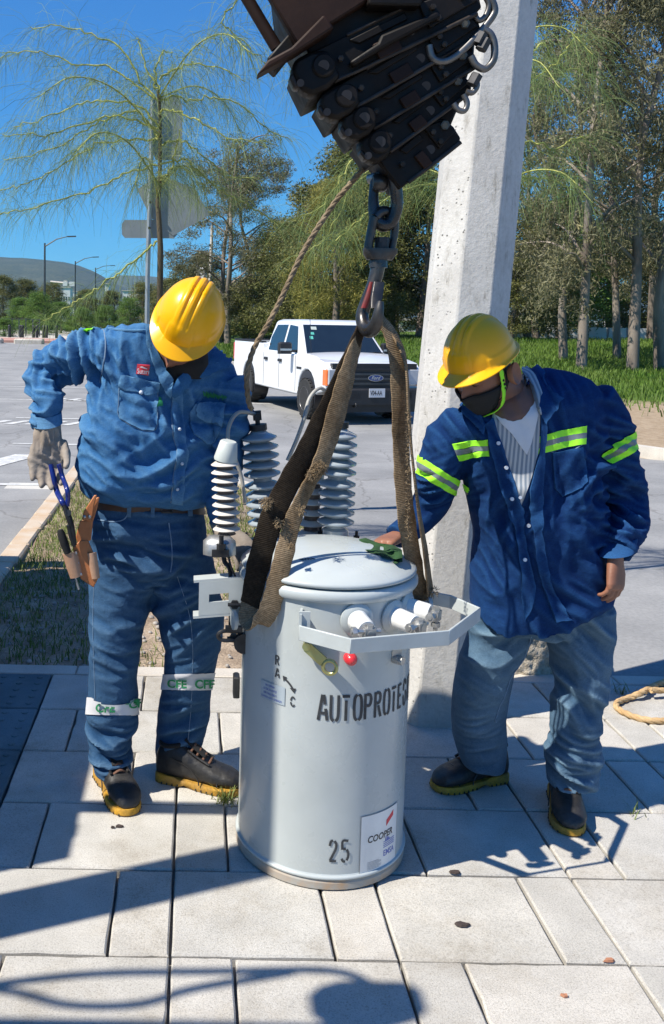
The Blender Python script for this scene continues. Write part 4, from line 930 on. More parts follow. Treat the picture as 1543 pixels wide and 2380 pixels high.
def folds(v, n, srcs, lump=.004, ls=7.0, seed=0.0, mid=.0010):
    d = lump*vnoise(v, ls, seed) + mid*vnoise(v, ls*3.1, seed+9)
    w1 = vnoise(v, 5.0, seed+3); w2 = vnoise(v, 11.0, seed+5)
    for k_, (c, r, ax, per, amp) in enumerate(srcs):
        q = v-np.asarray(c); wgt = np.exp(-(np.linalg.norm(q, axis=1)/r)**2); idx = np.where(wgt > .04)[0]
        u_, v_, a_ = frame(ax); qq = q[idx]; w_ = w1[idx]; f_ = .72/per
        c0, c1, c2 = (qq @ a_)*f_ + .5*w_, (qq @ u_)*f_*.26 + .5*w_, (qq @ v_)*f_*.26
        val = np.array([noise.noise((c0[i]+seed, c1[i]+k_*3.1, c2[i]-seed)) for i in range(len(idx))])
        val2 = np.array([noise.noise((c0[i]*1.9-seed, c1[i]*1.7+k_*5.3, c2[i]*1.7)) for i in range(len(idx))])
        d[idx] += amp*2.4*wgt[idx]*((.42-np.abs(val)*2.0)+.40*(.4-np.abs(val2)*2.0))
    return v+n*d[:, None]
def cloth(name, shapes, m, parent, srcs=(), vox=.0085, it=7, lump=.004, seed=1.0, label=None, ls=7.0):
    v, f, n = remesh(join(shapes), vox, it); v = folds(v, n, srcs, lump, ls, seed)
    return part(name, (v, f), m, parent, 180, label)
def wverts(o):
    root = o; off = np.zeros(3)
    while root is not None:
        if root.name in LOC: off = LOC[root.name]; break
        root = root.parent
    return np.array([tuple(q.co) for q in o.data.vertices])+off
def bvh(*objs):
    vs, fs, k = [], [], 0
    for o in objs:
        w_ = wverts(o); vs += [Vector(p) for p in w_]; fs += [tuple(i+k for i in p.vertices) for p in o.data.polygons]; k += len(w_)
    return BVHTree.FromPolygons(vs, fs)
def fillpoly(poly, res=9.0):
    """photo-pixel outline to a fine flat mesh"""
    bm = bmesh.new(); vs = [bm.verts.new((x, y, 0)) for x, y in poly]; bm.faces.new(vs); bmesh.ops.triangulate(bm, faces=bm.faces)
    for _ in range(6):
        le = [e for e in bm.edges if e.calc_length() > res]
        if not le: break
        bmesh.ops.subdivide_edges(bm, edges=le, cuts=1); bmesh.ops.triangulate(bm, faces=bm.faces)
    bm.verts.ensure_lookup_table(); bm.verts.index_update(); v = np.array([tuple(q.co) for q in bm.verts]); f = [tuple(q.index for q in fc.verts) for fc in bm.faces]; bm.free(); return v, f
def laid(flat, tree, off=.003, th=.0, maxd=9.0):
    """flat mesh in photo pixels laid on the surface below it"""
    v, f = flat; top, bot, last = [], [], None; o = Vector((0, 0, CAMH))
    for p in v:
        d = ray(p[0], p[1]).normalized(); h, n, i, dist = tree.ray_cast(o, d, maxd)
        if h is None:
            q = o+d*(last if last else 2.9); h, n, i, _ = tree.find_nearest(q); dist = (h-o).length if last is None else last
        if n.dot(d) > 0: n = -n
        last = dist; top.append(np.array(h+n*(off+th))); bot.append(np.array(h+n*off*.3))
    top = np.array(top)
    if not th: return top, f
    k = len(top); ec = {}
    for q in f:
        for a, b in zip(q, q[1:]+q[:1]): ec[(a, b)] = 1
    side = [(b, a, a+k, b+k) for (a, b) in ec if (b, a) not in ec]
    return np.vstack((top, np.array(bot))), list(f)+[tuple(i+k for i in reversed(q)) for q in f]+side
def patch(name, poly, tree, m, parent, off=.003, th=.0, res=9, label=None, smooth=60):
    return part(name, laid(fillpoly(poly, res), tree, off, th), m, parent, smooth, label)
def seam(name, pts, tree, m, parent, r=.0016, k=6):
    q = smooth_path(np.array(pts, float), k); v, _ = laid((np.column_stack((q, np.zeros(len(q)))), []), tree, .001)
    return part(name, tube(v, r, 5), m, parent, 60)
def band(o, l1, l2, Y, near, rr, off=.0035):
    """strip of a garment between two photo lines (planes through the camera), offset outwards"""
    w_ = wverts(o); bm = bmesh.new(); vs = [bm.verts.new(p) for p in w_]; bm.verts.ensure_lookup_table()
    near = np.asarray(near)
    for p in o.data.polygons:
        c = w_[list(p.vertices)].mean(0)
        if np.linalg.norm(c-near) < rr: bm.faces.new([vs[i] for i in p.vertices])
    loose = [q for q in bm.verts if not q.link_faces]; bmesh.ops.delete(bm, geom=loose, context='VERTS'); bm.normal_update()
    nrmls = None
    for (a, b), sgn in ((l1, 1), (l2, -1)):
        pa, pb_ = Vector(P(*a, Y)), Vector(P(*b, Y)); n = (pb_-pa).cross(Vector(pa)-Vector((0, 0, CAMH))).normalized()*sgn
        if n.z*sgn < 0: n = -n
        bmesh.ops.bisect_plane(bm, geom=list(bm.verts)+list(bm.edges)+list(bm.faces), plane_co=pa, plane_no=n, clear_outer=True)
    bm.normal_update(); 
    for q in bm.verts: q.co += q.normal*off
    bm.verts.index_update(); v = np.array([tuple(q.co) for q in bm.verts]); f = [tuple(q.index for q in fc.verts) for fc in bm.faces]; bm.free(); return v, f
def rpx(a, b, Y, d, n=28, p=2.25, dy=0.0, yw=0.0):
    """body ring from its left and right outline in the photo"""
    A, B = P(*a, Y-yw), P(*b, Y+yw); c = (A+B)/2+V(0, dy, 0); return ell(c, (B-A)/2, nrm(V(-(B-A)[1], (B-A)[0], 0))*d, n, p)

# ---------------------------------------------------------------- heads, helmets, hands, boots
def hframe(up, fwd):
    f = nrm(fwd); u = np.asarray(up, float); u = nrm(u-f*np.dot(u, f)); r = np.cross(f, u); return basis(r, f, u)   # local x right, y forward, z up
def head_shape(sc=1.0):
    nu, nv = 44, 34; rings = []
    for i in range(1, nv):
        t = math.pi*i/nv; ring = []
        for j in range(nu):
            a = 2*math.pi*j/nu; x, y, z = math.sin(t)*math.sin(a), math.sin(t)*math.cos(a), -math.cos(t)
            X, Y_, Z = x*.077, y*.097, z*.120
            if Z < 0:
                q = -Z/.120; X *= 1-.34*q**1.5; Y_ = Y_*(1-.16*q) + (.018*q if y > 0 else .030*q)
            if Z > 0: X *= 1+.03*z
            fr = max(0, y)
            Y_ += .030*math.exp(-((X/.013)**2+((Z+.022)/.020)**2))*(fr > .3) + .014*math.exp(-((X/.009)**2+((Z-.002)/.022)**2))*(fr > .3)
            Y_ += .007*math.exp(-((Z-.030)/.012)**2)*(abs(X) < .055)*fr
            Y_ -= .012*math.exp(-(((abs(X)-.031)/.016)**2+((Z-.012)/.012)**2))*fr
            Y_ += .006*math.exp(-(((abs(X)-.042)/.018)**2+((Z+.028)/.018)**2))*fr
            Y_ += .009*math.exp(-((X/.026)**2+((Z+.060)/.007)**2))*fr + .008*math.exp(-((X/.024)**2+((Z+.075)/.007)**2))*fr - .005*math.exp(-((X/.03)**2+((Z+.0675)/.003)**2))*fr
            Y_ += .010*math.exp(-((X/.025)**2+((Z+.106)/.014)**2))*fr
            ring.append((X, Y_, Z))
        rings.append(np.array(ring)*sc)
    return loft(rings)
def ear_shape(s):
    t = np.linspace(0, 2*math.pi, 20, endpoint=False); o = []
    for k, (sc, dx) in enumerate(((.75, 0), (1.0, .010), (.98, .015), (.78, .012), (.45, .007))):
        o.append(np.array([(s*(.071+dx), -.010+math.cos(a)*.019*sc-dx*.5, .004+math.sin(a)*.032*sc*(1.0 if math.sin(a) > 0 else .95)) for a in t]))
    return loft(o)
def helmet_shape(rx=.118, ry=.142, h=.140, brim=.040):
    nu = 160; rings = []
    prof = [(.03, 1.0)] + [(math.sin(q), math.cos(q)) for q in np.linspace(.08, 1.50, 34)] + [(1.005, -.02), (1.012, -.07)]
    def mod(a, rr, zz):
        x = math.sin(a)*rr*rx; y = math.cos(a)*rr*ry; z = zz*h; front = max(0, math.cos(a))
        w = math.exp(-(abs(y)/ry/.86)**6)*(1 if zz > .25 else max(0, zz/.25))
        rid = 0
        for cx_, am in ((0, .0105), (.029, .0095), (-.029, .0095)): rid += am*math.exp(-((x-cx_)/.0100)**6)
        z += rid*w*.9; s = 1+rid*w*.25
        if front > .55 and zz < .50: s += .030*(1-abs(math.sin(a))/.83)**.3*(zz < .46)*min(1, (.50-zz)/.10) if abs(math.sin(a)) < .42 else 0   # front panel
        if abs(math.sin(a)) > .80 and zz < .16: s += .028                                                                                  # slot bosses
        return (x*s, y*s, z)
    for rr, zz in prof: rings.append(np.array([mod(a, rr, zz) for a in np.linspace(0, 2*math.pi, nu, endpoint=False)]))
    for k, e in enumerate((.35, .75, 1.0, 1.0)):
        ring = []
        for a in np.linspace(0, 2*math.pi, nu, endpoint=False):
            c = math.cos(a); b = .014 + (brim*max(0, c)**1.4 if c > 0 else .006*-c); dz = -.075*h - e*(.016*max(0, c)+.006) - (.004 if k == 3 else 0)
            ring.append((math.sin(a)*(rx*1.012+b*.55*e+.004*e), math.cos(a)*(ry*1.012+b*e), dz+.010*abs(math.sin(a))*e*0))
        rings.append(np.array(ring))
    v, f = loft(rings, caps=False); f.append(tuple(range(nu))); return v, f
def add_helmet(par, c, R, sc=1.0):
    o = part('helmet', xf(helmet_shape(), R, c, sc), M_YEL, par, 50); s = o.modifiers.new('th', 'SOLIDIFY'); s.thickness = .0035; s.offset = -1
    part('helmet_liner', xf(join([tube([(math.sin(a)*.092, math.cos(a)*.108, -.002) for a in np.linspace(0, 2*math.pi, 33)], .0035, 6, rb=.012, up=(0, 0, 1))]), R, c, sc), M_BLACKC, o, 60)
    return o
def finger(base, d, nrm_, L, r, curl, ab=0.0):
    """chain of three bones; curl angles bend towards nrm_"""
    d = nrm(d); n = nrm(np.asarray(nrm_)-d*np.dot(nrm_, d)); pts = [np.asarray(base, float)]; rr = [r*1.05]; a = 0
    for k, q in enumerate((.46, .30, .24)):
        a += curl[k]; v = d*math.cos(a)+n*math.sin(a); pts.append(pts[-1]+v*L*q*.5); rr.append(r*(1-.10*k)); pts.append(pts[-1]+v*L*q*.5); rr.append(r*(1.02-.14*(k+1)+.10))
    pts.append(pts[-1]+v*r*.55); rr.append(r*.45)
    return tube(pts, rr, 12)
def hand_shape(wrist, d, pn, thumb_side, curls, sc=1.0, glove=1.0, tcurl=(.25, .3, .25), tang=.75, vox=.0035, it=3, spread=.05):
    """wrist point, direction of the fingers, palm normal (the way the fingers curl), side of the thumb"""
    d = nrm(d); pn = nrm(np.asarray(pn)-d*np.dot(pn, d)); s = nrm(np.cross(d, pn))*thumb_side; w_ = np.asarray(wrist, float); g = glove
    o = [loft([ell(w_-d*.02*sc, s*.027*sc*g, pn*.021*sc*g, 18), ell(w_+d*.015*sc, s*.031*sc*g, pn*.019*sc*g, 18, 2.4), ell(w_+d*.05*sc+s*.003, s*.040*sc*g, pn*.017*sc*g, 18, 2.6), ell(w_+d*.085*sc, s*.041*sc*g, pn*.0145*sc*g, 18, 2.6), ell(w_+d*.100*sc, s*.038*sc*g, pn*.010*sc*g, 18, 2.6)])]
    for k, (L, r, off) in enumerate(((.072, .0092, .030), (.080, .0096, .0105), (.074, .0092, -.0095), (.058, .0082, -.0285))):
        b = w_+d*(.090-.004*abs(k-1.2))*sc+s*off*sc*g; dd = nrm(d+s*spread*(1.5-k)); o.append(finger(b, dd, pn, L*sc*(1+.05*(g-1)), r*sc*g, curls[k]))
    tb = w_+d*.028*sc+s*.030*sc*g+pn*.006*sc; td = nrm(d*math.cos(tang)+s*math.sin(tang)+pn*.35); o.append(finger(tb, td, nrm(d*.6+pn*.5-s*.6), .082*sc, .0112*sc*g, tcurl))
    o.append(tube([w_+d*.015*sc+s*.012*sc, w_+d*.045*sc+s*.030*sc+pn*.008*sc], [.018*sc*g, .015*sc*g], 12))
    v, f, n = remesh(join(o), vox, it); return v, f
def boot(par, heel, toe, ankle_h=.135, L=.295):
    """work boot: heel and toe are ground points"""
    d = nrm(V(toe[0]-heel[0], toe[1]-heel[1], 0)); s = np.cross(d, (0, 0, 1)); R = basis(d, -s, V(0, 0, 1)); h0 = V(heel[0], heel[1], 0)
    rings = []
    for t, hw, top, yo in ((.0, .022, .10, 0), (.012, .033, .125, 0), (.05, .040, .142, 0), (.09, .041, .140, 0), (.13, .043, .118, 0), (.17, .047, .098, .002), (.21, .051, .082, .003), (.245, .050, .074, .004), (.272, .042, .062, .004), (.288, .028, .048, .003), (.295, .012, .034, .002)):
        x = t*L/.295; ring = []
        for a in np.linspace(0, 2*math.pi, 24, endpoint=False):
            cz = math.sin(a); cy = math.cos(a); zz = .020+(top-.020)*(.5+.5*np.sign(cz)*abs(cz)**.8); ring.append((x, yo+hw*np.sign(cy)*abs(cy)**.7*(1-.16*max(0, cz)), zz))
        rings.append(np.array(ring))
    v, f, n = remesh(xf(loft(rings), R, h0), .005, 5); v = v+n*(.0016*vnoise(v, 30))[:, None]
    b = part('boot', (v, f), M_BOOT, par, 180)
    ol = [(0.000, .0), (.002, .028), (.03, .041), (.09, .041), (.15, .045), (.21, .0535), (.25, .0515), (.282, .038), (.298, .013)]
    oo = [(x*L/.295, y) for x, y in ol]+[(x*L/.295, -y) for x, y in reversed(ol[1:])]; oo = smooth_path(np.array(oo+[oo[0]]), 3)[:-1]
    sole = loft([np.array([(x*.985, y*.97, .001+(.010 if .095 < x < .135 else 0)) for x, y in oo]), np.array([(x, y, .006+(.010 if .095 < x < .135 else 0)) for x, y in oo]), np.array([(x, y, .019+.008*(x < .09)) for x, y in oo]), np.array([(x*.99+.001, y*.93, .024+.008*(x < .09)) for x, y in oo])])
    so = part('sole', xf(sole, R, h0), M_SOLE, b, 35)
    part('toe_cap', xf(tube([(.222*L/.295, .047*math.cos(a), .022+.056*math.sin(a)) for a in np.linspace(.1, math.pi-.1, 14)], .0028, 6), R, h0), M_BOOT, b, 60)
    for x in list(np.linspace(.012, .085, 5))+list(np.linspace(.15, .285, 8)):
        yw_ = float(np.interp(x, [q[0] for q in ol], [q[1] for q in ol]))
        for sg_ in (-1, 1): part('tread_slot', xf(box((x*L/.295, sg_*yw_*.985, .006), (.0042, .007, .007)), R, h0), M_BOOT, so, None)
    for sg_ in (-1, 1):
        part('boot_seam', xf(tube([(.060, sg_*.0425, .100), (.10, sg_*.0435, .088), (.135, sg_*.046, .070), (.16, sg_*.050, .045), (.165, sg_*.0515, .026)], .0022, 5, k=4), R, h0), M_BOOT, b, 60)
        part('eyelet_stay', xf(tube([(.115*L/.295, sg_*.026, .128), (.15*L/.295, sg_*.028, .108), (.19*L/.295, sg_*.029, .090)], .0045, 6, k=3), R, h0), M_BOOT, b, 60)
    part('tongue', xf(tube([(.10*L/.295, 0, .158), (.125*L/.295, 0, .138), (.17*L/.295, 0, .108)], .020, 10, rb=.006, k=3), R, h0), M_BLACKC, b, 60)
    lc = []
    for k in range(4):
        x = .125+.019*k; z = .134-.0135*k; x *= L/.295
        lc.append(tube([(x, -.026, z-.012), (x+.008, 0, z+.006), (x-.002, .026, z-.012)], .0036, 6, k=3)); lc.append(tube([(x, .026, z-.012), (x+.008, 0, z+.007), (x-.002, -.026, z-.012)], .0036, 6, k=3))
    part('laces', xf(join(lc), R, h0), M_LACE, b, 60)
    part('ankle_collar', xf(tube([(.052*L/.295+.040*math.cos(a), .037*math.sin(a), .136+.004*math.cos(a)) for a in np.linspace(0, 2*math.pi, 21)], .008, 8), R, h0), M_BLACKC, b, 60)
    return b

# ---------------------------------------------------------------- MAN 1
Y1 = 2.95
m1 = thing('person', 'worker in light denim shirt and banded jeans, bowed yellow helmet, gloved hand drawing pliers', 'person', V(-.08, Y1, 0), 'electrical workers')
tor = [rpx((216, 1160), (462, 1176), Y1, .118, yw=.075), rpx((194, 1148), (470, 1168), Y1, .150, dy=-.015, yw=.075), rpx((183, 1110), (474, 1150), Y1-.01, .172, dy=-.03, yw=.075), rpx((184, 1050), (480, 1090), Y1-.02, .176, dy=-.03, yw=.075), rpx((191, 985), (490, 1030), Y1-.03, .165, dy=-.015, yw=.075),
       rpx((201, 920), (508, 970), Y1-.04, .150, yw=.075), rpx((210, 865), (535, 920), Y1-.05, .138, yw=.075), rpx((222, 815), (553, 880), Y1-.06, .125, yw=.075), rpx((238, 780), (540, 848), Y1-.07, .105, yw=.075), rpx((275, 760), (505, 820), Y1-.075, .085, yw=.075), rpx((330, 750), (470, 800), Y1-.085, .065, yw=.075)]
ar1 = tube([P(262, 818, Y1-.10), P(215, 824, Y1-.08), P(160, 838, Y1-.03), P(112, 856, Y1+.0), P(100, 890, Y1-.03), P(102, 930, Y1-.07), P(109, 975, Y1-.10), P(111, 984, Y1-.105)],
           [.086, .080, .072, .066, .060, .055, .047, .044], 20, k=4)
cuff1 = cyl(P(109, 964, Y1-.095), P(112, 987, Y1-.108), .0435, 20, .0425)
ar2 = tube([P(520, 888, Y1-.05), P(536, 940, Y1-.06), P(534, 1010, Y1-.05), P(522, 1080, Y1-.03), P(512, 1150, Y1-.07), P(520, 1225, Y1-.12)], [.074, .070, .064, .060, .052, .042], 20, k=4)
PF = lambda x, y, Y=Y1-.1: P(x, y, Y)
src1 = [(PF(170, 835), .16, (1, -.1, .15), .034, .020), (PF(100, 870), .10, (.3, 0, 1), .030, .012), (PF(105, 950), .10, (.35, 0, 1), .028, .014), (PF(245, 850), .12, (.8, 0, .6), .040, .012),
        (PF(330, 1010, Y1-.2), .20, (.55, 0, 1), .060, .010), (PF(250, 1080, Y1-.2), .16, (.5, 0, 1), .050, .011), (PF(420, 1110, Y1-.2), .16, (-.45, 0, 1), .055, .010), (PF(400, 960, Y1-.2), .13, (.9, 0, .5), .055, .010),
        (PF(470, 940, Y1-.2), .13, (-.8, 0, .6), .05, .011), (PF(230, 960, Y1-.1), .12, (.8, 0, .8), .04, .012), (PF(530, 1000), .16, (.2, 0, 1), .045, .012)]
shirt1 = cloth('shirt', [loft(tor), ar1, cuff1, ar2], M_SH1, m1, src1, .0062, 5, .004, 2.0)
T1 = bvh(shirt1)
# trousers
pel = [rpx((218, 1148), (466, 1160), Y1, .128, yw=.05), rpx((208, 1205), (474, 1213), Y1, .140, yw=.04), rpx((203, 1255), (482, 1262), Y1, .142), rpx((203, 1300), (490, 1306), Y1+.01, .138), rpx((215, 1340), (485, 1345), Y1+.01, .11)]
lgR = [rpx((204, 1280), (366, 1292), Y1, .115), rpx((205, 1350), (366, 1355), Y1-.005, .108), rpx((208, 1420), (346, 1424), Y1-.015, .098), rpx((206, 1508), (325, 1510), Y1-.03, .088), rpx((204, 1579), (319, 1582), Y1-.035, .084),
       rpx((204, 1632), (322, 1634), Y1-.03, .084), rpx((200, 1685), (322, 1687), Y1-.025, .086), rpx((199, 1722), (312, 1724), Y1-.03, .082), rpx((210, 1765), (306, 1768), Y1-.035, .072), rpx((216, 1790), (304, 1796), Y1-.045, .070)]
lgL = [rpx((355, 1290), (489, 1280), Y1+.005, .112), rpx((352, 1360), (508, 1352), Y1+.01, .106), rpx((354, 1420), (520, 1414), Y1+.01, .098), rpx((372, 1465), (520, 1460), Y1+.01, .092), rpx((384, 1510), (512, 1506), Y1+.01, .086), rpx((380, 1580), (495, 1578), Y1+.03, .080),
       rpx((366, 1660), (489, 1660), Y1+.05, .082), rpx((363, 1700), (476, 1704), Y1+.06, .080), rpx((361, 1740), (466, 1744), Y1+.06, .074), rpx((364, 1762), (463, 1770), Y1+.055, .070)]
src2 = [(PF(260, 1750), .09, (.25, 0, 1), .030, .016), (PF(415, 1720), .11, (-.25, 0, 1), .032, .015), (PF(265, 1500), .10, (.3, 0, 1), .04, .010), (PF(440, 1500), .12, (-.5, 0, 1), .042, .010), (PF(360, 1300), .14, (.25, 0, 1), .045, .012),
        (PF(280, 1250), .12, (.1, 0, 1), .04, .008), (PF(430, 1400), .14, (-.6, 0, 1), .05, .009), (PF(270, 1560), .07, (.4, 0, 1), .05, .005)]
jeans1 = cloth('jeans', [loft(pel), loft(lgR), loft(lgL)], M_JE1, m1, src2, .0062, 4, .0035, 5.0)
TJ1 = bvh(jeans1)
# belt, buckle, belt loops, fly, pockets
bv, bf = band(jeans1, ((190, 1158), (485, 1172)), ((190, 1183), (485, 1197)), Y1, P(340, 1190, Y1), .5, .006)
belt = part('belt', (bv, bf), M_BELT, m1, 180)
bq = laid((np.array([(388, 1181, 0)]), []), bvh(belt), .003)[0][0]; part('belt_buckle', join([box(bq+V(0, 0, .014), (.036, .006, .004)), box(bq-V(0, 0, .014), (.036, .006, .004)), box(bq+V(-.017, 0, 0), (.004, .006, .028)), box(bq+V(.017, 0, 0), (.004, .006, .028))]), M_DKMET, belt, None)
for x in (296, 350, 436): patch('belt_loop', [(x, 1166), (x+9, 1166), (x+9, 1200), (x, 1200)], bvh(belt, jeans1), M_JE1, jeans1, .004, .002, 12)
seam('pocket_seam', [(228, 1208), (262, 1213), (288, 1207), (301, 1186)], TJ1, M_STITCH, jeans1, .0022)
seam('fly_seam', [(392, 1215), (398, 1260), (400, 1300), (396, 1330)], TJ1, M_STITCH, jeans1, .0020)
seam('leg_seam', [(219, 1350), (216, 1450), (219, 1560), (222, 1640)], TJ1, M_STITCH, jeans1, .0010)
seam('leg_seam', [(412, 1340), (440, 1430), (448, 1520), (444, 1640), (434, 1756)], TJ1, M_STITCH, jeans1, .0010)
for (l1, l2, near, tx) in ((((196, 1620), (330, 1624)), ((196, 1660), (330, 1662)), P(262, 1640, Y1), [(224, 1653, .0), (297, 1646, -.12)]),
                           (((360, 1568), (500, 1563)), ((360, 1603), (500, 1603)), P(435, 1585, Y1+.02), [(391, 1596, .03), (452, 1597, .02)])):
    bd = part('reflective_band', band(jeans1, l1, l2, Y1, near, .13, .004), M_BAND, jeans1, 180)
    tb = bvh(bd)
    for (x, y, sl) in tx:
        v, f = text2d('CFE', 19, .9, .95, 0, 1); px = np.column_stack((x+v[:, 0], y-v[:, 1]+v[:, 0]*sl, v[:, 2]*0)); part('band_lettering', laid((px, f), tb, .006), M_GREEN, bd, None)
# shirt details
collarR = patch('collar', [(486, 792), (506, 800), (540, 838), (516, 858), (486, 868), (452, 880), (420, 906), (404, 918), (400, 906), (418, 880), (452, 846), (470, 815)], T1, M_SH1, shirt1, .010, .005, 8)
collarL = patch('collar', [(338, 758), (352, 762), (360, 800), (378, 850), (404, 904), (398, 916), (378, 890), (352, 838), (340, 800)], T1, M_SH1, shirt1, .012, .005, 8)
patch('undershirt', [(360, 800), (384, 806), (420, 812), (474, 810), (470, 826), (450, 850), (420, 880), (403, 906), (380, 855)], T1, M_BLACKC, m1, .003, .003, 8)
part('throat', loft([ell(P(430, 880, 2.80), V(.05, 0, 0), V(0, .03, 0), 20), ell(P(428, 845, 2.80), V(.075, 0, 0), V(0, .06, 0), 20), ell(P(430, 800, 2.82), V(.070, 0, 0), V(0, .075, 0), 20), ell(P(432, 760, 2.84), V(.06, 0, 0), V(0, .06, 0), 20)]), M_BLACKC, m1, 60)
pk = [(278, 880), (368, 896), (366, 912), (366, 985), (356, 1001), (330, 1000), (278, 972), (275, 940)]
pocket = patch('chest_pocket', pk, T1, M_SH1, shirt1, .0025, .003, 9)
seam('pocket_seam', pk[2:]+[pk[0]], bvh(pocket, shirt1), M_STITCH, shirt1, .0012, 2)
flap = patch('pocket_flap', [(280, 874), (292, 872), (372, 890), (366, 914), (325, 916), (279, 902)], T1, M_SH1, shirt1, .006, .004, 8)
b_ = laid((np.array([(325, 915, 0)]), []), T1, .013)[0][0]; part('button', sphere(b_, .0065, 10, 6), M_BTN, shirt1, 60)
patch('green_tab', [(366, 925), (373, 924), (374, 944), (367, 945)], T1, M_GREEN, shirt1, .006, .002, 8)
pk2 = [(442, 960), (452, 938), (520, 950), (518, 990), (498, 1030), (480, 1030), (450, 1010), (440, 985)]
patch('chest_pocket', pk2, T1, M_SH1, shirt1, .0035, .003, 9)
patch('pocket_flap', [(455, 934), (524, 942), (518, 984), (500, 976), (478, 974), (456, 962)], T1, M_SH1, shirt1, .009, .004, 8)
seam('placket_seam', [(404, 918), (398, 960), (402, 1010), (412, 1050), (404, 1100), (397, 1168)], T1, M_STITCH, shirt1, .0022)
patch('placket', [(402, 918), (424, 908), (424, 960), (428, 1010), (436, 1050), (430, 1100), (424, 1172), (398, 1168), (405, 1100), (412, 1050), (403, 1010), (399, 960)], T1, M_SH1, shirt1, .0015, .004, 10)
for x, y in ((413, 1000), (420, 1074), (412, 1140)): part('button', sphere(laid((np.array([(x, y, 0)]), []), T1, .008)[0][0], .0055, 10, 6), M_BTN, shirt1, 60)
seam('shoulder_seam', [(240, 752), (245, 800), (240, 850), (232, 890)], T1, M_STITCH, shirt1, .0022)
seam('yoke_seam', [(244, 762), (290, 768), (338, 768)], T1, M_SH1, shirt1, .004)
bdg = patch('red_badge', [(319, 846), (347, 848), (345, 872), (316, 869)], T1, M_LRED, shirt1, .003, .003, 8, 'small red rectangular badge')
v, f = text2d('Suterm', 12, .12, .68, 0, 0); part('badge_lettering', laid((np.column_stack((318.5+v[:, 0], 868-v[:, 1]+v[:, 0]*.06, v[:, 2])), f), bvh(bdg), .0015), M_WHITE, bdg, None)
patch('badge_top_line', [(324, 853), (330, 851), (342, 856), (342, 858), (331, 855)], bvh(bdg), M_WHITE, bdg, .0015, 0, 6)
rg_ = random.Random(3); gs = []
for k in range(16): 
    x = 472+k*3.4; gs.append(tube(laid((np.array([(x, 912+k*.55+rg_.uniform(-4, 2), 0), (x+2, 918+k*.55+rg_.uniform(-2, 5), 0), (x+4, 913+k*.5+rg_.uniform(-3, 3), 0)]), []), T1, .002)[0], .0016, 4))
part('green_embroidery', join(gs), M_GREEN, shirt1, None)
patch('sleeve_patch', [(192, 768), (206, 764), (216, 760), (214, 766), (200, 772)], T1, M_LIME, shirt1, .003, .002, 6)
part('shirt_cuff', loft([ell(P(107, 960, Y1-.092), V(.049, 0, .004), V(0, .05, .01), 24), ell(P(111, 986, Y1-.107), V(.0465, 0, .004), V(0, .048, .01), 24)]), M_SH1, shirt1, 50)
# head and helmet
R1 = hframe((.22, -.70, .68), (-.34, -.66, -.68)); hc1 = P(424, 780, 2.77)
hd1 = part('head', join([xf(head_shape(), R1, hc1, .94), xf(ear_shape(1), R1, hc1, 1.08), xf(ear_shape(-1), R1, hc1, 1.08), tube([hc1-R1[:, 2]*.06-R1[:, 1]*.02, P(432, 800, 2.88), P(420, 845, 2.93)], [.058, .060, .066], 18, k=3)]), M_SKIN, m1, 60)
part('hair', xf(sphere((0, -.012, .006), (.079, .092, .102), 24, 14), R1, hc1, .93), M_HAIR, hd1, 60)
part('beard', xf(join([sphere((0, .050, -.088), (.045, .050, .036), 18, 10)]), R1, hc1), pm('grey_stubble', (.10, .065, .05), .9, c2=(.22, .18, .15), scale=60), hd1, 60)
add_helmet(m1, hc1+R1[:, 2]*.060-R1[:, 1]*.036, R1, .83)
# gloves
wr = P(112, 1000, Y1-.115)
gl = hand_shape(wr, P(106, 1100, Y1-.15)-wr, V(.25, -.9, -.1), -1, [(.25, .35, .3), (.22, .35, .3), (.15, .3, .3), (.1, .25, .25)], 1.16, 1.26, (.2, .2, .15), .50, .0042, 4, .0)
gc = loft([ell(P(110, 978, Y1-.102), V(.044, 0, 0), V(0, .042, .0), 22), ell(P(110, 990, Y1-.11), V(.042, 0, 0), V(0, .040, 0), 22), ell(P(108, 1015, Y1-.12), V(.036, 0, 0), V(0, .034, 0), 22), ell(P(106, 1030, Y1-.125), V(.036, 0, 0), V(0, .032, 0), 22)])
v, f, n = remesh(join([gl, gc]), .0045, 3); v = folds(v, n, [(P(108, 1020, Y1-.14), .05, (1, 0, .1), .014, .005), (P(100, 1080, Y1-.15), .06, (.5, 0, 1), .02, .003)], .0015, 25, 4.0)
part('glove', (v, f), M_GLOVE, m1, 180)
wr2 = P(524, 1236, 2.80)
gl = hand_shape(wr2, P(585, 1300, 2.70)-wr2, V(.35, -.3, -.9), 1, [(.3, .5, .4)]*4, 1.05, 1.2, (.2, .3, .2), .6, .0045, 4)
part('glove', join([gl, loft([ell(P(518, 1215, 2.83), V(.044, 0, 0), V(0, .042, 0), 20), ell(P(528, 1245, 2.80), V(.038, 0, .01), V(0, .036, 0), 20)])]), M_GLOVE, m1, 180)
boot(m1, G(243, 1815)+V(-.015, .06, 0), G(296, 1887), L=.30)
boot(m1, G(366, 1806), G(556, 1842), L=.30)

# tool pouch on his belt with the pliers he is drawing
pc = P(190, 1330, Y1-.16)
pouch = thing('tool_pouch', 'brown leather tool pouch hanging from the belt of the worker with pliers', 'tool pouch', pc)
YP = Y1-.245
def ppoly(pts, Y, th, name, m, par, bev=.003): 
    q = np.array([P(x, y, Y) for x, y in pts]); o = part(name, loft([q, q+V(0, th, 0)]), m, par, 30); mod_bevel(o, bev, 2); return o
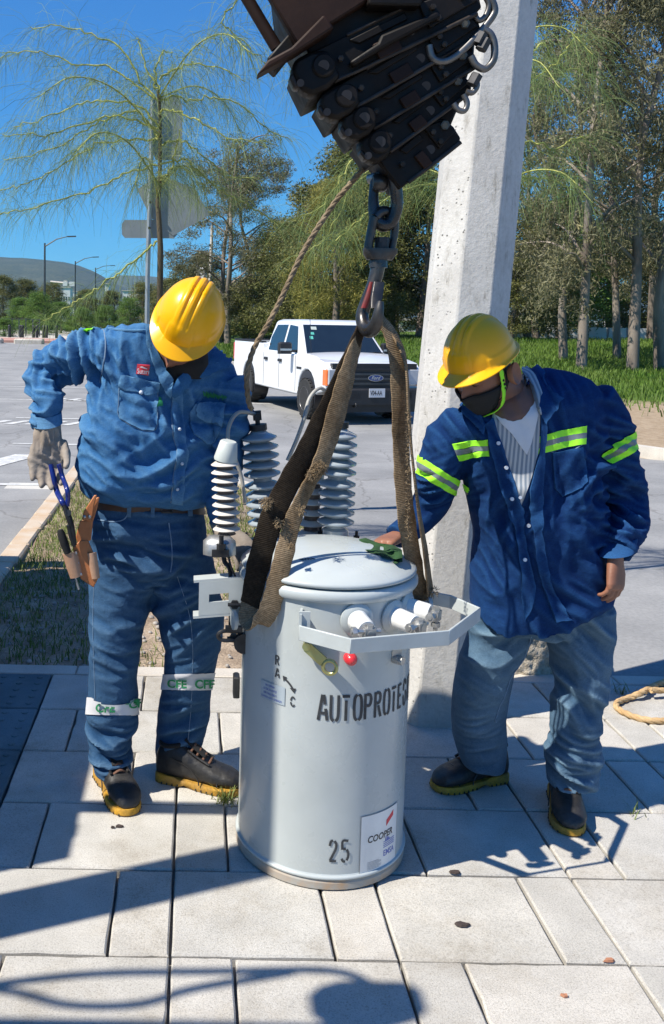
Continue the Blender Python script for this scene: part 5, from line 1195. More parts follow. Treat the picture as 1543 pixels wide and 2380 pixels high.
# zoom of the photo used for these outlines: x/5.333+55.8, y/5.333+948
Z5 = lambda x, y: ((60+x/4.957)/1.0758, (1020+y/4.957)/1.0758)
bp_ = ppoly([Z5(*q) for q in ((655, 1680), (700, 1640), (790, 1640), (900, 1900), (915, 2120), (860, 2230), (700, 2120), (600, 1740))], YP, .010, 'back_panel', M_LEATH, pouch)
ppoly([Z5(*q) for q in ((640, 1600), (690, 1400), (830, 1390), (850, 1300), (860, 1160), (900, 1110), (935, 1110), (905, 1250), (850, 1420), (830, 1640), (740, 1680), (660, 1670))], YP+.004, .008, 'strap', M_LEATH, pouch)
ppoly([Z5(*q) for q in ((715, 1390), (735, 1290), (870, 1080), (905, 1082), (870, 1200), (855, 1310), (830, 1405))], YP-.006, .006, 'strap_fold', M_LEATH, pouch)
def halfpocket(a, b, r, name, m):
    A, B = P(*a, YP), P(*b, YP); d = nrm(B-A); u = nrm(np.cross((0, 1, 0), d)); rings = []
    for c, k in ((A, 1.0), (A*.5+B*.5, .97), (B, .86)):
        out = [c+u*math.cos(t)*r*k+V(0, -1, 0)*math.sin(t)*r*.75*k for t in np.linspace(0, math.pi, 12)]; inn = [c+u*math.cos(t)*(r-.003)*k+V(0, -1, 0)*math.sin(t)*(r-.003)*.75*k for t in np.linspace(math.pi, 0, 12)]
        rings.append(np.array(out+inn))
    return part(name, loft(rings), m, pouch, 40)
halfpocket(Z5(565, 1790), Z5(650, 2090), .023, 'side_pocket', M_LEATHP); halfpocket(Z5(838, 1790), Z5(890, 2110), .0145, 'tube_pocket', M_LEATHP)
for q in ((640, 1800), (662, 1925), (700, 2060), (750, 1350), (812, 1350)): part('rivet', sphere(P(*Z5(*q), YP-.007), (.0055, .003, .0055), 10, 6), M_GALV, bp_, 60)
sd_ = thing('screwdriver', 'black-handled screwdriver standing in the leather tool pouch', 'screwdriver', P(*Z5(560, 1790), YP-.008))
part('handle', tube([P(*Z5(445, 1510), YP-.010), P(*Z5(460, 1560), YP-.010), P(*Z5(500, 1680), YP-.010), P(*Z5(545, 1800), YP-.010)], [.008, .0125, .0135, .011], 12), M_BLACKC, sd_, 50)
part('shaft', cyl(P(*Z5(545, 1790), YP-.008), P(*Z5(680, 2250), YP-.004), .0035, 8), M_GALV, sd_, 50)
M_BLUEG = pm('blue_dipped_grip', (.006, .018, .16), .35, var=.15, scale=20, coat=.3)
plr = thing('pliers', 'long pliers with blue grips held in the grey glove above the pouch', 'pliers', P(*Z5(640, 1720), YP-.02))
YH = Y1-.175
part('grip', tube([P(*Z5(330, 700), YH), P(*Z5(375, 900), YH-.01), P(*Z5(410, 1040), YH-.015), P(*Z5(465, 1150), YP-.02), P(*Z5(500, 1215), YP-.02)], [.008, .009, .0095, .009, .008], 12, k=4, rb=.0075), M_BLUEG, plr, 60)
part('grip', tube([P(*Z5(430, 700), YH-.01), P(*Z5(485, 880), YH-.012), P(*Z5(530, 1000), YP-.02), P(*Z5(545, 1110), YP-.02), P(*Z5(530, 1215), YP-.02)], [.007, .009, .0095, .009, .008], 12, k=4, rb=.0075), M_BLUEG, plr, 60)
part('jaw', join([tube([P(*Z5(500, 1200), YP-.02), P(*Z5(545, 1330), YP-.02), P(*Z5(590, 1480), YP-.018), P(*Z5(620, 1700), YP-.014)], [.012, .017, .012, .006], 10, k=3, rb=.009), cyl(P(*Z5(545, 1300), YP-.034), P(*Z5(545, 1300), YP-.006), .010, 12)]), M_DKMET, plr, 50)
part('cutter_arm', tube([P(*Z5(548, 1450), YP-.028), P(*Z5(580, 1600), YP-.024), P(*Z5(625, 1720), YP-.018)], [.006, .0065, .005], 8), M_DKMET, plr, 50)
# ---------------------------------------------------------------- MAN 2
Y2 = 2.86
m2 = thing('person', 'worker in dark denim jacket with lime reflective bands and black mask, leaning to the transformer', 'person', V(1.13, Y2, 0), 'electrical workers')
tor = [rpx((1096, 1385), (1418, 1365), Y2, .150), rpx((1097, 1350), (1412, 1345), Y2, .152), rpx((1100, 1280), (1405, 1280), Y2-.005, .158), rpx((1098, 1210), (1402, 1200), Y2-.01, .160), rpx((1085, 1140), (1400, 1120), Y2-.02, .158), rpx((1068, 1080), (1402, 1040), Y2-.03, .150),
       rpx((1052, 1030), (1405, 970), Y2-.04, .140), rpx((1050, 985), (1398, 915), Y2-.05, .125), rpx((1070, 950), (1370, 880), Y2-.04, .105), rpx((1110, 925), (1325, 862), Y2-.03, .080), rpx((1150, 905), (1270, 855), Y2-.02, .055)]
HX = [1090, 1112, 1140, 1180, 1215, 1226, 1240, 1258, 1272, 1286, 1310, 1360, 1400, 1424]; HYP = [1400, 1418, 1436, 1452, 1460, 1440, 1398, 1398, 1440, 1464, 1456, 1436, 1408, 1386]
def hemring(ya, yb, low):
    A, B = P(1096, ya, Y2), P(1420, yb, Y2); ring = ell((A+B)/2, (B-A)/2, V(0, .150, 0), 96, 2.3)
    if low:
        for p in ring:
            fr = max(0, -(p[1]-Y2)/.15); x = (p[0]/p[1])*FPX+CX+4; z = P(x, np.interp(x, HX, HYP), Y2)[2]; zb = P(x, 1404, Y2)[2]; p[2] = zb+(z-zb)*min(1, fr*1.6)
    return ring
hem = loft([hemring(1372, 1352, False), hemring(1392, 1372, False), hemring(0, 0, True) if False else hemring(1400, 1380, True)])
arR = tube([P(1082, 1000, Y2-.03), P(1040, 1030, Y2-.04), P(1022, 1085, Y2-.02), P(1010, 1140, Y2+.03), P(990, 1185, Y2+.06), P(952, 1225, Y2+.03), P(918, 1248, Y2-.01)], [.088, .080, .072, .066, .058, .048, .040], 20, k=4)
arL = tube([P(1365, 930, Y2-.03), P(1410, 1000, Y2-.02), P(1432, 1080, Y2), P(1448, 1150, Y2+.02), P(1452, 1200, Y2), P(1442, 1245, Y2-.07), P(1432, 1280, Y2-.11)], [.086, .082, .074, .074, .072, .062, .054], 20, k=4)
PG = lambda x, y, Y=Y2-.1: P(x, y, Y)
src = [(PG(1450, 1180), .13, (.25, 0, 1), .030, .020), (PG(1415, 1040), .12, (.4, 0, 1), .042, .013), (PG(1010, 1150), .10, (-.5, 0, 1), .032, .014), (PG(1055, 1010), .11, (.7, 0, .6), .045, .011),
       (PG(1130, 1330), .14, (.7, 0, .7), .055, .011), (PG(1350, 1360), .15, (.6, 0, .8), .050, .012), (PG(1320, 1180, Y2-.18), .16, (.9, 0, .35), .06, .010), (PG(1160, 1180, Y2-.18), .15, (.9, 0, -.4), .06, .009), (PG(1290, 930, Y2-.15), .12, (.95, 0, .3), .055, .010), (PG(1370, 1100), .12, (.8, 0, -.6), .045, .012)]
jacket = cloth('jacket', [loft(tor), hem, arR, arL], M_SH2, m2, src, .0064, 5, .004, 11.0)
T2 = bvh(jacket)
# trousers
pel = [rpx((1118, 1330), (1400, 1325), Y2+.01, .125), rpx((1108, 1390), (1415, 1380), Y2+.01, .135), rpx((1100, 1430), (1424, 1425), Y2+.01, .13), rpx((1105, 1470), (1420, 1465), Y2+.01, .10)]
lgA = [rpx((1098, 1410), (1262, 1405), Y2+.02, .105), rpx((1086, 1480), (1230, 1484), Y2+.03, .100), rpx((1068, 1540), (1195, 1545), Y2+.04, .094), rpx((1056, 1600), (1180, 1604), Y2+.05, .088), rpx((1050, 1660), (1172, 1664), Y2+.07, .084), rpx((1052, 1710), (1176, 1712), Y2+.08, .082), rpx((1062, 1745), (1174, 1748), Y2+.085, .076), rpx((1074, 1775), (1168, 1786), Y2+.085, .070)]
lgB = [rpx((1268, 1415), (1424, 1408), Y2+.0, .105), rpx((1276, 1480), (1424, 1478), Y2-.005, .100), rpx((1284, 1550), (1410, 1550), Y2-.01, .094), rpx((1290, 1610), (1405, 1608), Y2-.02, .088), rpx((1283, 1660), (1398, 1656), Y2-.03, .084), rpx((1280, 1710), (1392, 1706), Y2-.03, .082), rpx((1268, 1750), (1396, 1748), Y2-.03, .086), rpx((1268, 1790), (1392, 1790), Y2-.035, .080), rpx((1278, 1822), (1384, 1824), Y2-.04, .070)]
srcj = [(PG(1335, 1770), .10, (.2, 0, 1), .034, .016), (PG(1345, 1600), .13, (.55, 0, .85), .055, .017), (PG(1120, 1740), .10, (-.2, 0, 1), .035, .013), (PG(1150, 1500), .14, (-.5, 0, .9), .055, .010), (PG(1350, 1480), .12, (.5, 0, .9), .05, .012), (PG(1110, 1620), .1, (.3, 0, 1), .05, .009)]
jeans2 = cloth('jeans', [loft(pel), loft(lgA), loft(lgB)], M_JE2, m2, srcj, .0064, 4, .0035, 15.0)
TJ2 = bvh(jeans2)
seam('leg_seam', [(1235, 1480), (1210, 1560), (1190, 1660), (1180, 1720)], TJ2, M_STITCH, jeans2, .0014)
# open front: dark gap below, striped shirt, white t-shirt and neck in the V
def m_stripes():
    m, t, b = nm('grey_striped_cotton'); w_ = t.nodes.new('ShaderNodeTexWave'); w_.bands_direction = 'X'; w_.inputs['Scale'].default_value = 26; w_.inputs['Distortion'].default_value = .4
    t.links.new(coords(t, (1, .2, .22)), w_.inputs['Vector']); r = ramp(t, [(.45, (.20, .24, .29)), (.6, (.46, .47, .48))]); t.links.new(w_.outputs['Fac'], r.inputs[0]); t.links.new(r.outputs[0], b.inputs['Base Color']); b.inputs['Roughness'].default_value = .9; return m
M_STRP = m_stripes()
strp = patch('striped_shirt', [(1146, 958), (1170, 975), (1205, 985), (1238, 955), (1246, 915), (1256, 920), (1254, 985), (1252, 1040), (1240, 1090), (1228, 1130), (1212, 1174), (1200, 1130), (1180, 1070), (1158, 1010), (1144, 975)], T2, M_STRP, m2, .002, .003, 8)
tee = patch('white_tshirt', [(1152, 966), (1168, 974), (1190, 980), (1212, 974), (1230, 956), (1243, 930), (1248, 965), (1238, 1010), (1224, 1056), (1208, 1036), (1186, 1005), (1166, 984)], T2, M_WHITE, m2, .006, .003, 8)
pl2 = patch('placket', [(1128, 985), (1146, 975), (1160, 1010), (1180, 1070), (1200, 1130), (1214, 1180), (1222, 1260), (1236, 1320), (1243, 1360), (1238, 1410), (1220, 1440), (1212, 1390), (1212, 1340), (1206, 1300), (1196, 1230), (1170, 1150), (1145, 1060)], T2, M_SH2, jacket, .006, .004, 9)
pl3 = patch('placket', [(1256, 940), (1272, 930), (1272, 990), (1262, 1060), (1256, 1140), (1258, 1220), (1272, 1330), (1300, 1400), (1330, 1440), (1290, 1445), (1266, 1380), (1248, 1300), (1236, 1200), (1230, 1140), (1242, 1090), (1254, 1040)], T2, M_SH2, jacket, .008, .004, 9)
for x, y in ((1158, 1030), (1177, 1086), (1190, 1158), (1219, 1300)): 
    q = laid((np.array([(x, y, 0)]), []), bvh(pl2, jacket), .004)[0][0]; part('button', join([cyl(q+V(0, .003, 0), q-V(0, .002, 0), .0058, 14)]), M_BTN, jacket, 50)
q = laid((np.array([(1229, 1222, 0)]), []), bvh(pl3, jacket), .004)[0][0]; part('button', join([cyl(q+V(0, .003, 0), q-V(0, .002, 0), .0058, 14)]), M_BTN, jacket, 50)
q = laid((np.array([(1209, 1010+145, 0)]), []), bvh(strp), .003)[0][0]; part('shirt_button', join([cyl(q+V(0, .002, 0), q-V(0, .002, 0), .005, 12)]), M_BTN, strp, 50)
patch('collar', [(1240, 850), (1258, 862), (1276, 900), (1302, 930), (1298, 950), (1278, 958), (1270, 985), (1258, 970), (1250, 930), (1232, 880)], T2, M_SH2, jacket, .014, .005, 8)
patch('shirt_collar', [(1214, 850), (1232, 862), (1246, 900), (1256, 925), (1254, 965), (1244, 950), (1232, 905), (1218, 880)], T2, M_STRP, strp, .020, .004, 8)
patch('collar', [(1066, 948), (1090, 940), (1112, 958), (1130, 985), (1126, 1010), (1100, 985), (1076, 965)], T2, M_SH2, jacket, .010, .005, 8)
patch('chest_pocket', [(1283, 1052), (1352, 1040), (1366, 1120), (1350, 1135), (1308, 1155), (1288, 1135)], T2, M_SH2, jacket, .003, .003, 9)
seam('pocket_seam', [(1281, 1050), (1320, 1052), (1352, 1034)], T2, M_STITCH, jacket, .0018)
patch('care_label', [(1286, 1404), (1293, 1402), (1300, 1428), (1293, 1431)], bvh(jacket, jeans2), M_BLACKC, jacket, .007, .002, 8)
# reflective bands: lime, grey, lime
def triband(lines, near, rr, torso=False):
    (a0, b0), (a3, b3) = lines
    L = lambda t: ((a0[0]+(a3[0]-a0[0])*t, a0[1]+(a3[1]-a0[1])*t), (b0[0]+(b3[0]-b0[0])*t, b0[1]+(b3[1]-b0[1])*t))
    bb = None
    for t0, t1, m_, nm_ in ((0, .35, M_LIME, 'lime_tape'), (.35, .66, M_REFL, 'grey_tape'), (.66, 1, M_LIME, 'lime_tape')):
        part(nm_, band(jacket, L(t0), L(t1), Y2, near, rr, .0035), m_, jacket, 180)
def tri_patch(quad):
    (a, b, c, d) = [np.array(q, float) for q in quad]   # top-left, top-right, bottom-right, bottom-left
    for t0, t1, m_, nm_ in ((0, .35, M_LIME, 'lime_tape'), (.35, .66, M_REFL, 'grey_tape'), (.66, 1, M_LIME, 'lime_tape')):
        patch(nm_, [tuple(a+(d-a)*t0), tuple((a+b)/2+(d-a)*t0+(0, -3)), tuple(b+(c-b)*t0), tuple(b+(c-b)*t1), tuple((c+d)/2+(a-d)*(1-t1)+(0, -3)), tuple(a+(d-a)*t1)], T2, m_, jacket, .003, .0015, 9)
tri_patch([(1050, 1032), (1134, 1022), (1138, 1060), (1066, 1072)])
tri_patch([(1247, 1016), (1362, 990), (1360, 1032), (1250, 1056)])
triband((((980, 1062), (1074, 1122)), ((966, 1098), (1066, 1158))), P(1016, 1112, Y2-.01), .105)
triband((((1368, 1068), (1464, 1010)), ((1374, 1108), (1474, 1050))), P(1425, 1065, Y2), .135)
# head with mask, helmet and chin strap
patch('neck_skin', [(1150, 940), (1165, 905), (1185, 868), (1212, 858), (1226, 876), (1238, 905), (1244, 930), (1231, 957), (1212, 975), (1190, 981), (1168, 975), (1152, 966)], T2, M_SKIN, m2, .004, .003, 8)
R2 = hframe((-.34, -.26, .90), (-.70, -.56, -.44)); hc2 = P(1122, 870, 2.73)
neck = tube([hc2-R2[:, 2]*.05-R2[:, 1]*.03, P(1182, 920, 2.79), P(1200, 965, 2.82)], [.060, .062, .072], 18, k=3)
hd2 = part('head', join([xf(head_shape(.94), R2, hc2), xf(ear_shape(1), R2, hc2-R2[:, 2]*.010-R2[:, 1]*.006, 1.15), xf(ear_shape(-1), R2, hc2-R2[:, 2]*.010-R2[:, 1]*.006, 1.15), neck]), M_SKIN, m2, 60)
part('hair', xf(sphere((0, -.016, .010), (.079, .088, .102), 24, 14), R2, hc2, .93), M_HAIR, hd2, 60)
hv, hf = head_shape(.94); keep = []
msk = hv.copy(); cen = np.array((0, .01, -.05)); 
for i, p in enumerate(msk):
    d = p-cen; msk[i] = p+nrm(d)*.007
inm = (hv[:, 1] > .020) & (hv[:, 2] < -.012+.10*np.clip(.075-hv[:, 1], 0, 1)*-.6) & (hv[:, 2] > -.119)
keep = [q for q in hf if len(q) == 4 and all(inm[i] for i in q)]; used = sorted({i for q in keep for i in q}); ix = {a: b for b, a in enumerate(used)}
mk = part('face_mask', xf((msk[used], [tuple(ix[i] for i in q) for q in keep]), R2, hc2), M_BLACKC, hd2, 180); sm = mk.modifiers.new('th', 'SOLIDIFY'); sm.thickness = .004
loc = lambda *p: R2 @ (np.array(p)*.93)+hc2
for s in (1, -1):
    part('mask_loop', tube([loc(s*.058, .062, -.030), loc(s*.074, .025, -.020), loc(s*.082, -.006, .010)], .0013, 5, k=3), M_BLACKC, mk, 60); part('mask_loop', tube([loc(s*.050, .055, -.085), loc(s*.072, .010, -.060), loc(s*.082, -.016, -.020)], .0013, 5, k=3), M_BLACKC, mk, 60)
    part('eyebrow', tube([loc(s*.018, .104, .034), loc(s*.034, .098, .038), loc(s*.050, .084, .034)], [.003, .0042, .002], 6, k=3), M_HAIR, hd2, 60)
    part('eyelid', sphere(loc(s*.031, .081, .013), (.0135, .0115, .0095), 14, 8, R2), M_SKIN, hd2, 60); part('lash_line', tube([loc(s*.020, .0915, .010), loc(s*.031, .0935, .0075), loc(s*.042, .087, .010)], .0014, 5, k=3), M_HAIR, hd2, 60)
    st = part('chin_strap', ribbon([loc(s*.088, .022, .046), loc(s*.087, .024, .0), loc(s*.080, .030, -.060), loc(s*.060, .040, -.100), loc(0, .055, -.128)], [R2[:, 1]]*5, .017, .003)[0], M_LIME, hd2, 50)
    if s == 1 or s == -1: part('strap_print', join([sphere(loc(s*.0895, .024, -.004-.014*k), (.0012, .004-.0005*k, .0045), 8, 5, R2) for k in range(3)]), M_BLACKC, st, 60)
add_helmet(m2, hc2+R2[:, 2]*.066-R2[:, 1]*.006, R2, .82)
# hands
w3 = P(1430, 1297, Y2-.125)
hs_ = hand_shape(w3, P(1431, 1378, Y2-.15)-w3, V(-.55, .8, 0), 1, [(.45, .6, .4), (.4, .6, .4), (.4, .6, .4), (.4, .6, .4)], .96, 1.06, (.15, .25, .2), .38, .0034, 3, .03)
hnd = part('hand', hs_, M_SKIN, m2, 180)
part('jacket_cuff', loft([ell(P(1438, 1250, Y2-.078), V(.056, 0, .012), V(0, .056, 0), 24), ell(P(1431, 1285, Y2-.118), V(.053, 0, .011), V(0, .054, 0), 24)]), M_SH2, jacket, 50)
w4 = P(925, 1246, Y2-.01)
part('hand', hand_shape(w4, P(880, 1268, Y2-.10)-w4, V(0, -.25, -1), -1, [(.15, .25, .2)]*4, .96, 1.05, (.2, .2, .2), .5, .0036, 3), M_SKIN, m2, 180)
boot(m2, G(1172, 1808), G(1008, 1836), L=.285)
boot(m2, G(1305, 1850)+V(.005, .035, 0), G(1321, 1930), L=.285)
# green rag on the lid under his hand
rgp = [(828, 1254), (850, 1250), (880, 1262), (912, 1266), (934, 1278), (936, 1296), (920, 1300), (890, 1292), (860, 1284), (836, 1270)]
rv_, rf_ = fillpoly(rgp, 8); rt = []
for p in rv_:
    q = P(p[0], p[1], TC[1]+.06); r_ = math.hypot(q[0]-TC[0], q[1]-TC[1]); g_ = None
    d = ray(p[0], p[1]); 
    zz = lidz(.19)+.012+.012*noise.noise((p[0]*.05, p[1]*.08, 0)); g_ = G(p[0], p[1], zz); rt.append(g_)
rt = np.array(rt); k = len(rt); solo('rag', 'crumpled green rag on the transformer lid under the worker\'s hand', 'rag', (np.vstack((rt, rt-V(0, 0, .012))), list(rf_)+[tuple(i+k for i in reversed(q)) for q in rf_]), pm('green_cloth', (.008, .035, .008), .95, c2=(.02, .075, .018), scale=30, bump=.6, bscale=60), 180)
# ================================================================ VEGETATION
def m_leaf(name, a, b, c=None, rough=.6, trans=.25):
    m, t, bs = nm(name); g = t.nodes.new('ShaderNodeNewGeometry'); n = tex(t, 'ShaderNodeTexNoise', .55, 4, .6, g.outputs['Position'])
    r = ramp(t, [(.3, a), (.7, b)]); t.links.new(n.outputs['Fac'], r.inputs[0])
    ri = ramp(t, [(0, (.55, .55, .55)), (.6, (1, 1, 1)), (1, (1.35, 1.3, 1.15))]); t.links.new(g.outputs['Random Per Island'], ri.inputs[0])
    col = mixc(t, 1.0, r.outputs[0], ri.outputs[0], 'MULTIPLY')
    t.links.new(col, bs.inputs['Base Color']); bs.inputs['Roughness'].default_value = rough; bs.inputs['Specular IOR Level'].default_value = .25
    if trans:
        tr_ = t.nodes.new('ShaderNodeBsdfTranslucent'); t.links.new(col, tr_.inputs['Color']); mx = t.nodes.new('ShaderNodeMixShader'); mx.inputs[0].default_value = trans
        t.links.new(bs.outputs[0], mx.inputs[1]); t.links.new(tr_.outputs[0], mx.inputs[2]); t.links.new(mx.outputs[0], t.nodes['Material Output'].inputs[0])
    return m
M_EUC = m_leaf('eucalyptus_leaves', (.085, .09, .045), (.27, .25, .14)); M_DARK = m_leaf('dark_tree_leaves', (.09, .105, .03), (.21, .205, .07))
M_OLIVE = m_leaf('olive_yellow_leaves', (.17, .17, .035), (.32, .29, .075)); M_BRIGHT = m_leaf('bright_bush_leaves', (.07, .16, .025), (.18, .28, .06))
M_BARK = pm('grey_brown_bark', (.10, .075, .058), .9, c2=(.24, .20, .165), scale=3, stretch=(1, 1, .25), bump=.6, bscale=14, bdist=.03)
M_BARKW = pm('pale_peeling_bark', (.09, .065, .048), .85, c2=(.33, .28, .23), scale=1.3, stretch=(1, 1, .3), bump=.4, bscale=10, bdist=.03)
def leaves(centers, rad_, per, L, wd, droop, rng):
    """many small leaf blades in clumps round the centres"""
    n = len(centers)*per; c = np.repeat(np.asarray(centers), per, 0); r = np.repeat(np.asarray(rad_), per)[:, None]
    d = rng.normal(size=(n, 3)); d /= np.linalg.norm(d, axis=1)[:, None]; p = c + d*r*(rng.random((n, 1))**.45)*np.array((1, 1, .85))
    ax = rng.normal(size=(n, 3)); ax[:, 2] -= droop; ax /= np.linalg.norm(ax, axis=1)[:, None]
    s = np.cross(ax, rng.normal(size=(n, 3))); s /= np.linalg.norm(s, axis=1)[:, None]
    ll = L*(.6+.8*rng.random((n, 1))); ww = wd*(.6+.8*rng.random((n, 1)))
    v = np.stack((p-ax*ll*.5, p+s*ww*.5, p+ax*ll*.5, p-s*ww*.5), 1).reshape(-1, 3)
    f = np.arange(n*4).reshape(n, 4); return v, f
def leaf_obj(name, v, f, m, parent):
    me = bpy.data.meshes.new(name); n = len(f); me.vertices.add(len(v)); me.vertices.foreach_set('co', np.asarray(v, np.float32).ravel()); me.loops.add(n*4); me.loops.foreach_set('vertex_index', f.ravel().astype(np.int32))
    me.polygons.add(n); me.polygons.foreach_set('loop_start', (np.arange(n)*4).astype(np.int32)); me.update(calc_edges=True); me.materials.append(m)
    o = bpy.data.objects.new(name, me); COL.objects.link(o); o.parent = parent; return o
def tree_proto(kind, seed):
    """tree in local metres, base at the origin"""
    rng = np.random.default_rng(seed); rr = random.Random(seed)
    o = bpy.data.objects.new('tree', None); COL.objects.link(o); LOC[o.name] = np.zeros(3)
    cs, rs, lim = [], [], []
    if kind == 'E':
        H = 16.0; tp = [(0, 0, -.3), (rr.uniform(-.2, .2), rr.uniform(-.2, .2), 3), (rr.uniform(-.5, .5), rr.uniform(-.4, .4), 7), (rr.uniform(-.8, .8), rr.uniform(-.6, .6), 11), (rr.uniform(-1, 1), rr.uniform(-.8, .8), 15)]
        lim.append(tube(tp, [.19, .145, .11, .075, .03], 8, k=4)); q = smooth_path(np.array(tp), 8)
        for i in range(17):
            b = q[int(len(q)*rr.uniform(.26, .95))]; a = rr.uniform(0, 6.28); L = rr.uniform(1.6, 3.4)*(1.1-.45*b[2]/H); e = b+V(math.cos(a)*L, math.sin(a)*L, rr.uniform(.6, 2.2)); mm = (b+e)/2+V(0, 0, .35)
            lim.append(tube([b, mm, e], [.07, .045, .015], 6, k=3))
            for t in (.45, .7, .9, 1.05):
                p = b+(e-b)*t+V(rr.gauss(0, .35), rr.gauss(0, .35), rr.gauss(0, .35)-.25); cs.append(p); rs.append(rr.uniform(.42, .78))
                if rr.random() < .6: cs.append(p+V(rr.gauss(0, .5), rr.gauss(0, .5), -rr.uniform(.5, 1.2))); rs.append(rr.uniform(.4, .7))
        for t in np.linspace(.75, 1, 5): cs.append(q[int((len(q)-1)*t)]); rs.append(.9)
        v, f = leaves(cs, rs, 165, .19, .040, .9, rng); m = M_EUC; bark = M_BARKW
    elif kind in 'DYC':
        H = 10.0; tp = [(0, 0, -.3), (.1, .1, 2), (.25, -.1, 5), (.2, .1, 9)]; lim.append(tube(tp, [.24, .18, .12, .03], 8, k=3))
        for i in range(150):
            z = rr.uniform(.06, 1)**.9; a = rr.uniform(0, 6.28); R = 2.7*(1-.75*max(0, z-.35)/.65)*(.75+.25*z if z < .3 else 1)*rr.uniform(.45, 1.08)
            cs.append(V(math.cos(a)*R, math.sin(a)*R, z*H*.97)); rs.append(rr.uniform(.5, .95))
        for i in range(10):
            a = rr.uniform(0, 6.28); z = rr.uniform(2, 7); lim.append(tube([(.2, 0, z), (math.cos(a)*1.8, math.sin(a)*1.8, z+1.2)], [.07, .02], 5))
        v, f = leaves(cs, rs, 150, .20 if kind != 'Y' else .30, .06 if kind != 'Y' else .03, .5, rng); m = {'D': M_DARK, 'Y': M_OLIVE, 'C': M_BRIGHT}[kind]; bark = M_BARK
    t = part('trunk', join(lim), bark, o, 60); t.parent = o; leaf_obj('crown', v, f, m, o); return o
PR = {k: [tree_proto(k, s) for s in seeds] for k, seeds in (('E', (1, 2, 3, 4)), ('D', (11, 12, 13)), ('Y', (21,)), ('C', (31, 32)))}
HT = {'E': 16.0, 'D': 10.0, 'Y': 10.0, 'C': 10.0}; used_proto = set()
def plant(kind, k, x, Y, top, label, name='tree', wide=1.0, rot=None, cat='tree', group=None, zb=None, tilt=0.0):
    X = P(x, 760, Y)[0]; z = float(terrz(X, Y)) if zb is None else zb
    if Y > 62 and zb is None: z = -.3
    h = P(x, top, Y)[2]-z; s = h/HT[kind]; src = PR[kind][k % len(PR[kind])]
    o = src if id(src) not in used_proto else copy_tree(src); used_proto.add(id(src))
    o.name = name; o.location = (X, Y, z-.05); o.scale = (s*wide, s*wide, s); o.rotation_euler = (0, tilt, rot if rot is not None else (x*1.7) % 6.28)
    o['label'] = label; o['category'] = cat
    if group: o['group'] = group
    return o
GR, GB, GL = 'eucalyptus trees on the grassy bank', 'dense trees behind the pickup', 'trees along the far left side of the road'
for i, (x, Y, top, w_, lab) in enumerate((
    (1315, 37, -120, 1.0, 'pale-trunked eucalyptus just right of the concrete pole'), (1356, 33, -330, .95, 'tall eucalyptus above the leaning worker\'s shoulder, grey twin trunk'),
    (1438, 38, -60, 1.0, 'eucalyptus with leaning trunk on the grass bank'), (1476, 33, -360, 1.05, 'tall eucalyptus second from the right edge'),
    (1541, 34, -300, 1.05, 'eucalyptus trunk at the far right edge of the grass'), (1250, 50, 60, 1.1, 'eucalyptus behind the upper right side of the pole'),
(1515, 56, -90, 1.1, 'distant eucalyptus filling the upper right corner'), (1620, 42, -200, 1.0, 'eucalyptus leaning in past the right edge'),
    (1205, 60, 130, 1.0, 'thin eucalyptus half hidden by the pole'))):
    plant('E', i, x, Y, top, lab, 'eucalyptus_tree', w_, None, 'tree', GR, tilt=(.16 if i == 2 else 0))
for i, (x, Y, top) in enumerate(((1760, 40, -220), (1900, 46, -150), (2080, 42, -200), (2300, 48, -150))):
    plant('E', i+1, x, Y, top, ['nearest', 'second', 'third', 'farthest'][i]+' eucalyptus of the row beyond the right edge of the view', 'eucalyptus_tree', 1.1, None, 'tree', GR)
plant('E', 2, 515, 66, 330, 'shorter eucalyptus crown just left of the dark bare trunk', 'eucalyptus_tree', 1.5, 2.2, 'tree', GB)
plant('E', 3, 575, 70, 350, 'eucalyptus crown filling in right of the dark bare trunk', 'eucalyptus_tree', 1.4, .4, 'tree', GB)
plant('E', 1, 530, 62, 292, 'eucalyptus with bare dark trunk and rounded crown above the bowed helmet', 'eucalyptus_tree', 1.45, 1.0, 'tree', GB)
for i, (k, x, Y, top, w_, lab) in enumerate((
    ('D', 905, 54, 330, 1.25, 'dense dark tree behind the hook'), ('D', 800, 52, 325, 1.3, 'tall dense tree left of the hook'), ('Y', 775, 46, 395, 1.15, 'yellow-green feathery tree under the boom head'), ('D', 720, 56, 425, 1.3, 'dense tree above the cab of the pickup'),
    ('D', 975, 50, 380, 1.2, 'dark tree showing between hook and concrete pole'), ('D', 665, 60, 500, 1.5, 'rounded tree above the tag line rope'), ('D', 605, 64, 590, 1.6, 'low dark tree behind the bed of the pickup'), ('D', 850, 48, 560, 1.5, 'dark undergrowth tree behind the pickup roof'),
    ('D', 1225, 52, 470, 1.5, 'dark tree right beside the pole at mid height'), ('D', 1190, 47, 600, 1.7, 'low shadowy tree behind the second helmet'), ('C', 1300, 56, 440, 1.3, 'fresh green tree between pole and pale eucalyptus'), ('D', 1420, 62, 500, 1.6, 'dense tree far behind the right-hand trunks'), ('D', 1530, 64, 520, 1.6, 'dark tree at the back right'),
    ('D', 925, 62, 640, 2.0, 'low dark tree behind the sling'), ('D', 740, 62, 640, 2.0, 'low dark tree behind the pickup cab'), ('D', 565, 66, 660, 2.0, 'small dark tree right of the eucalyptus trunk'), ('D', 1340, 60, 560, 1.8, 'dark tree behind the striped light between trunks'))):
    plant(k, i, x, Y, top, lab, 'tree', w_, None, 'tree', GB)
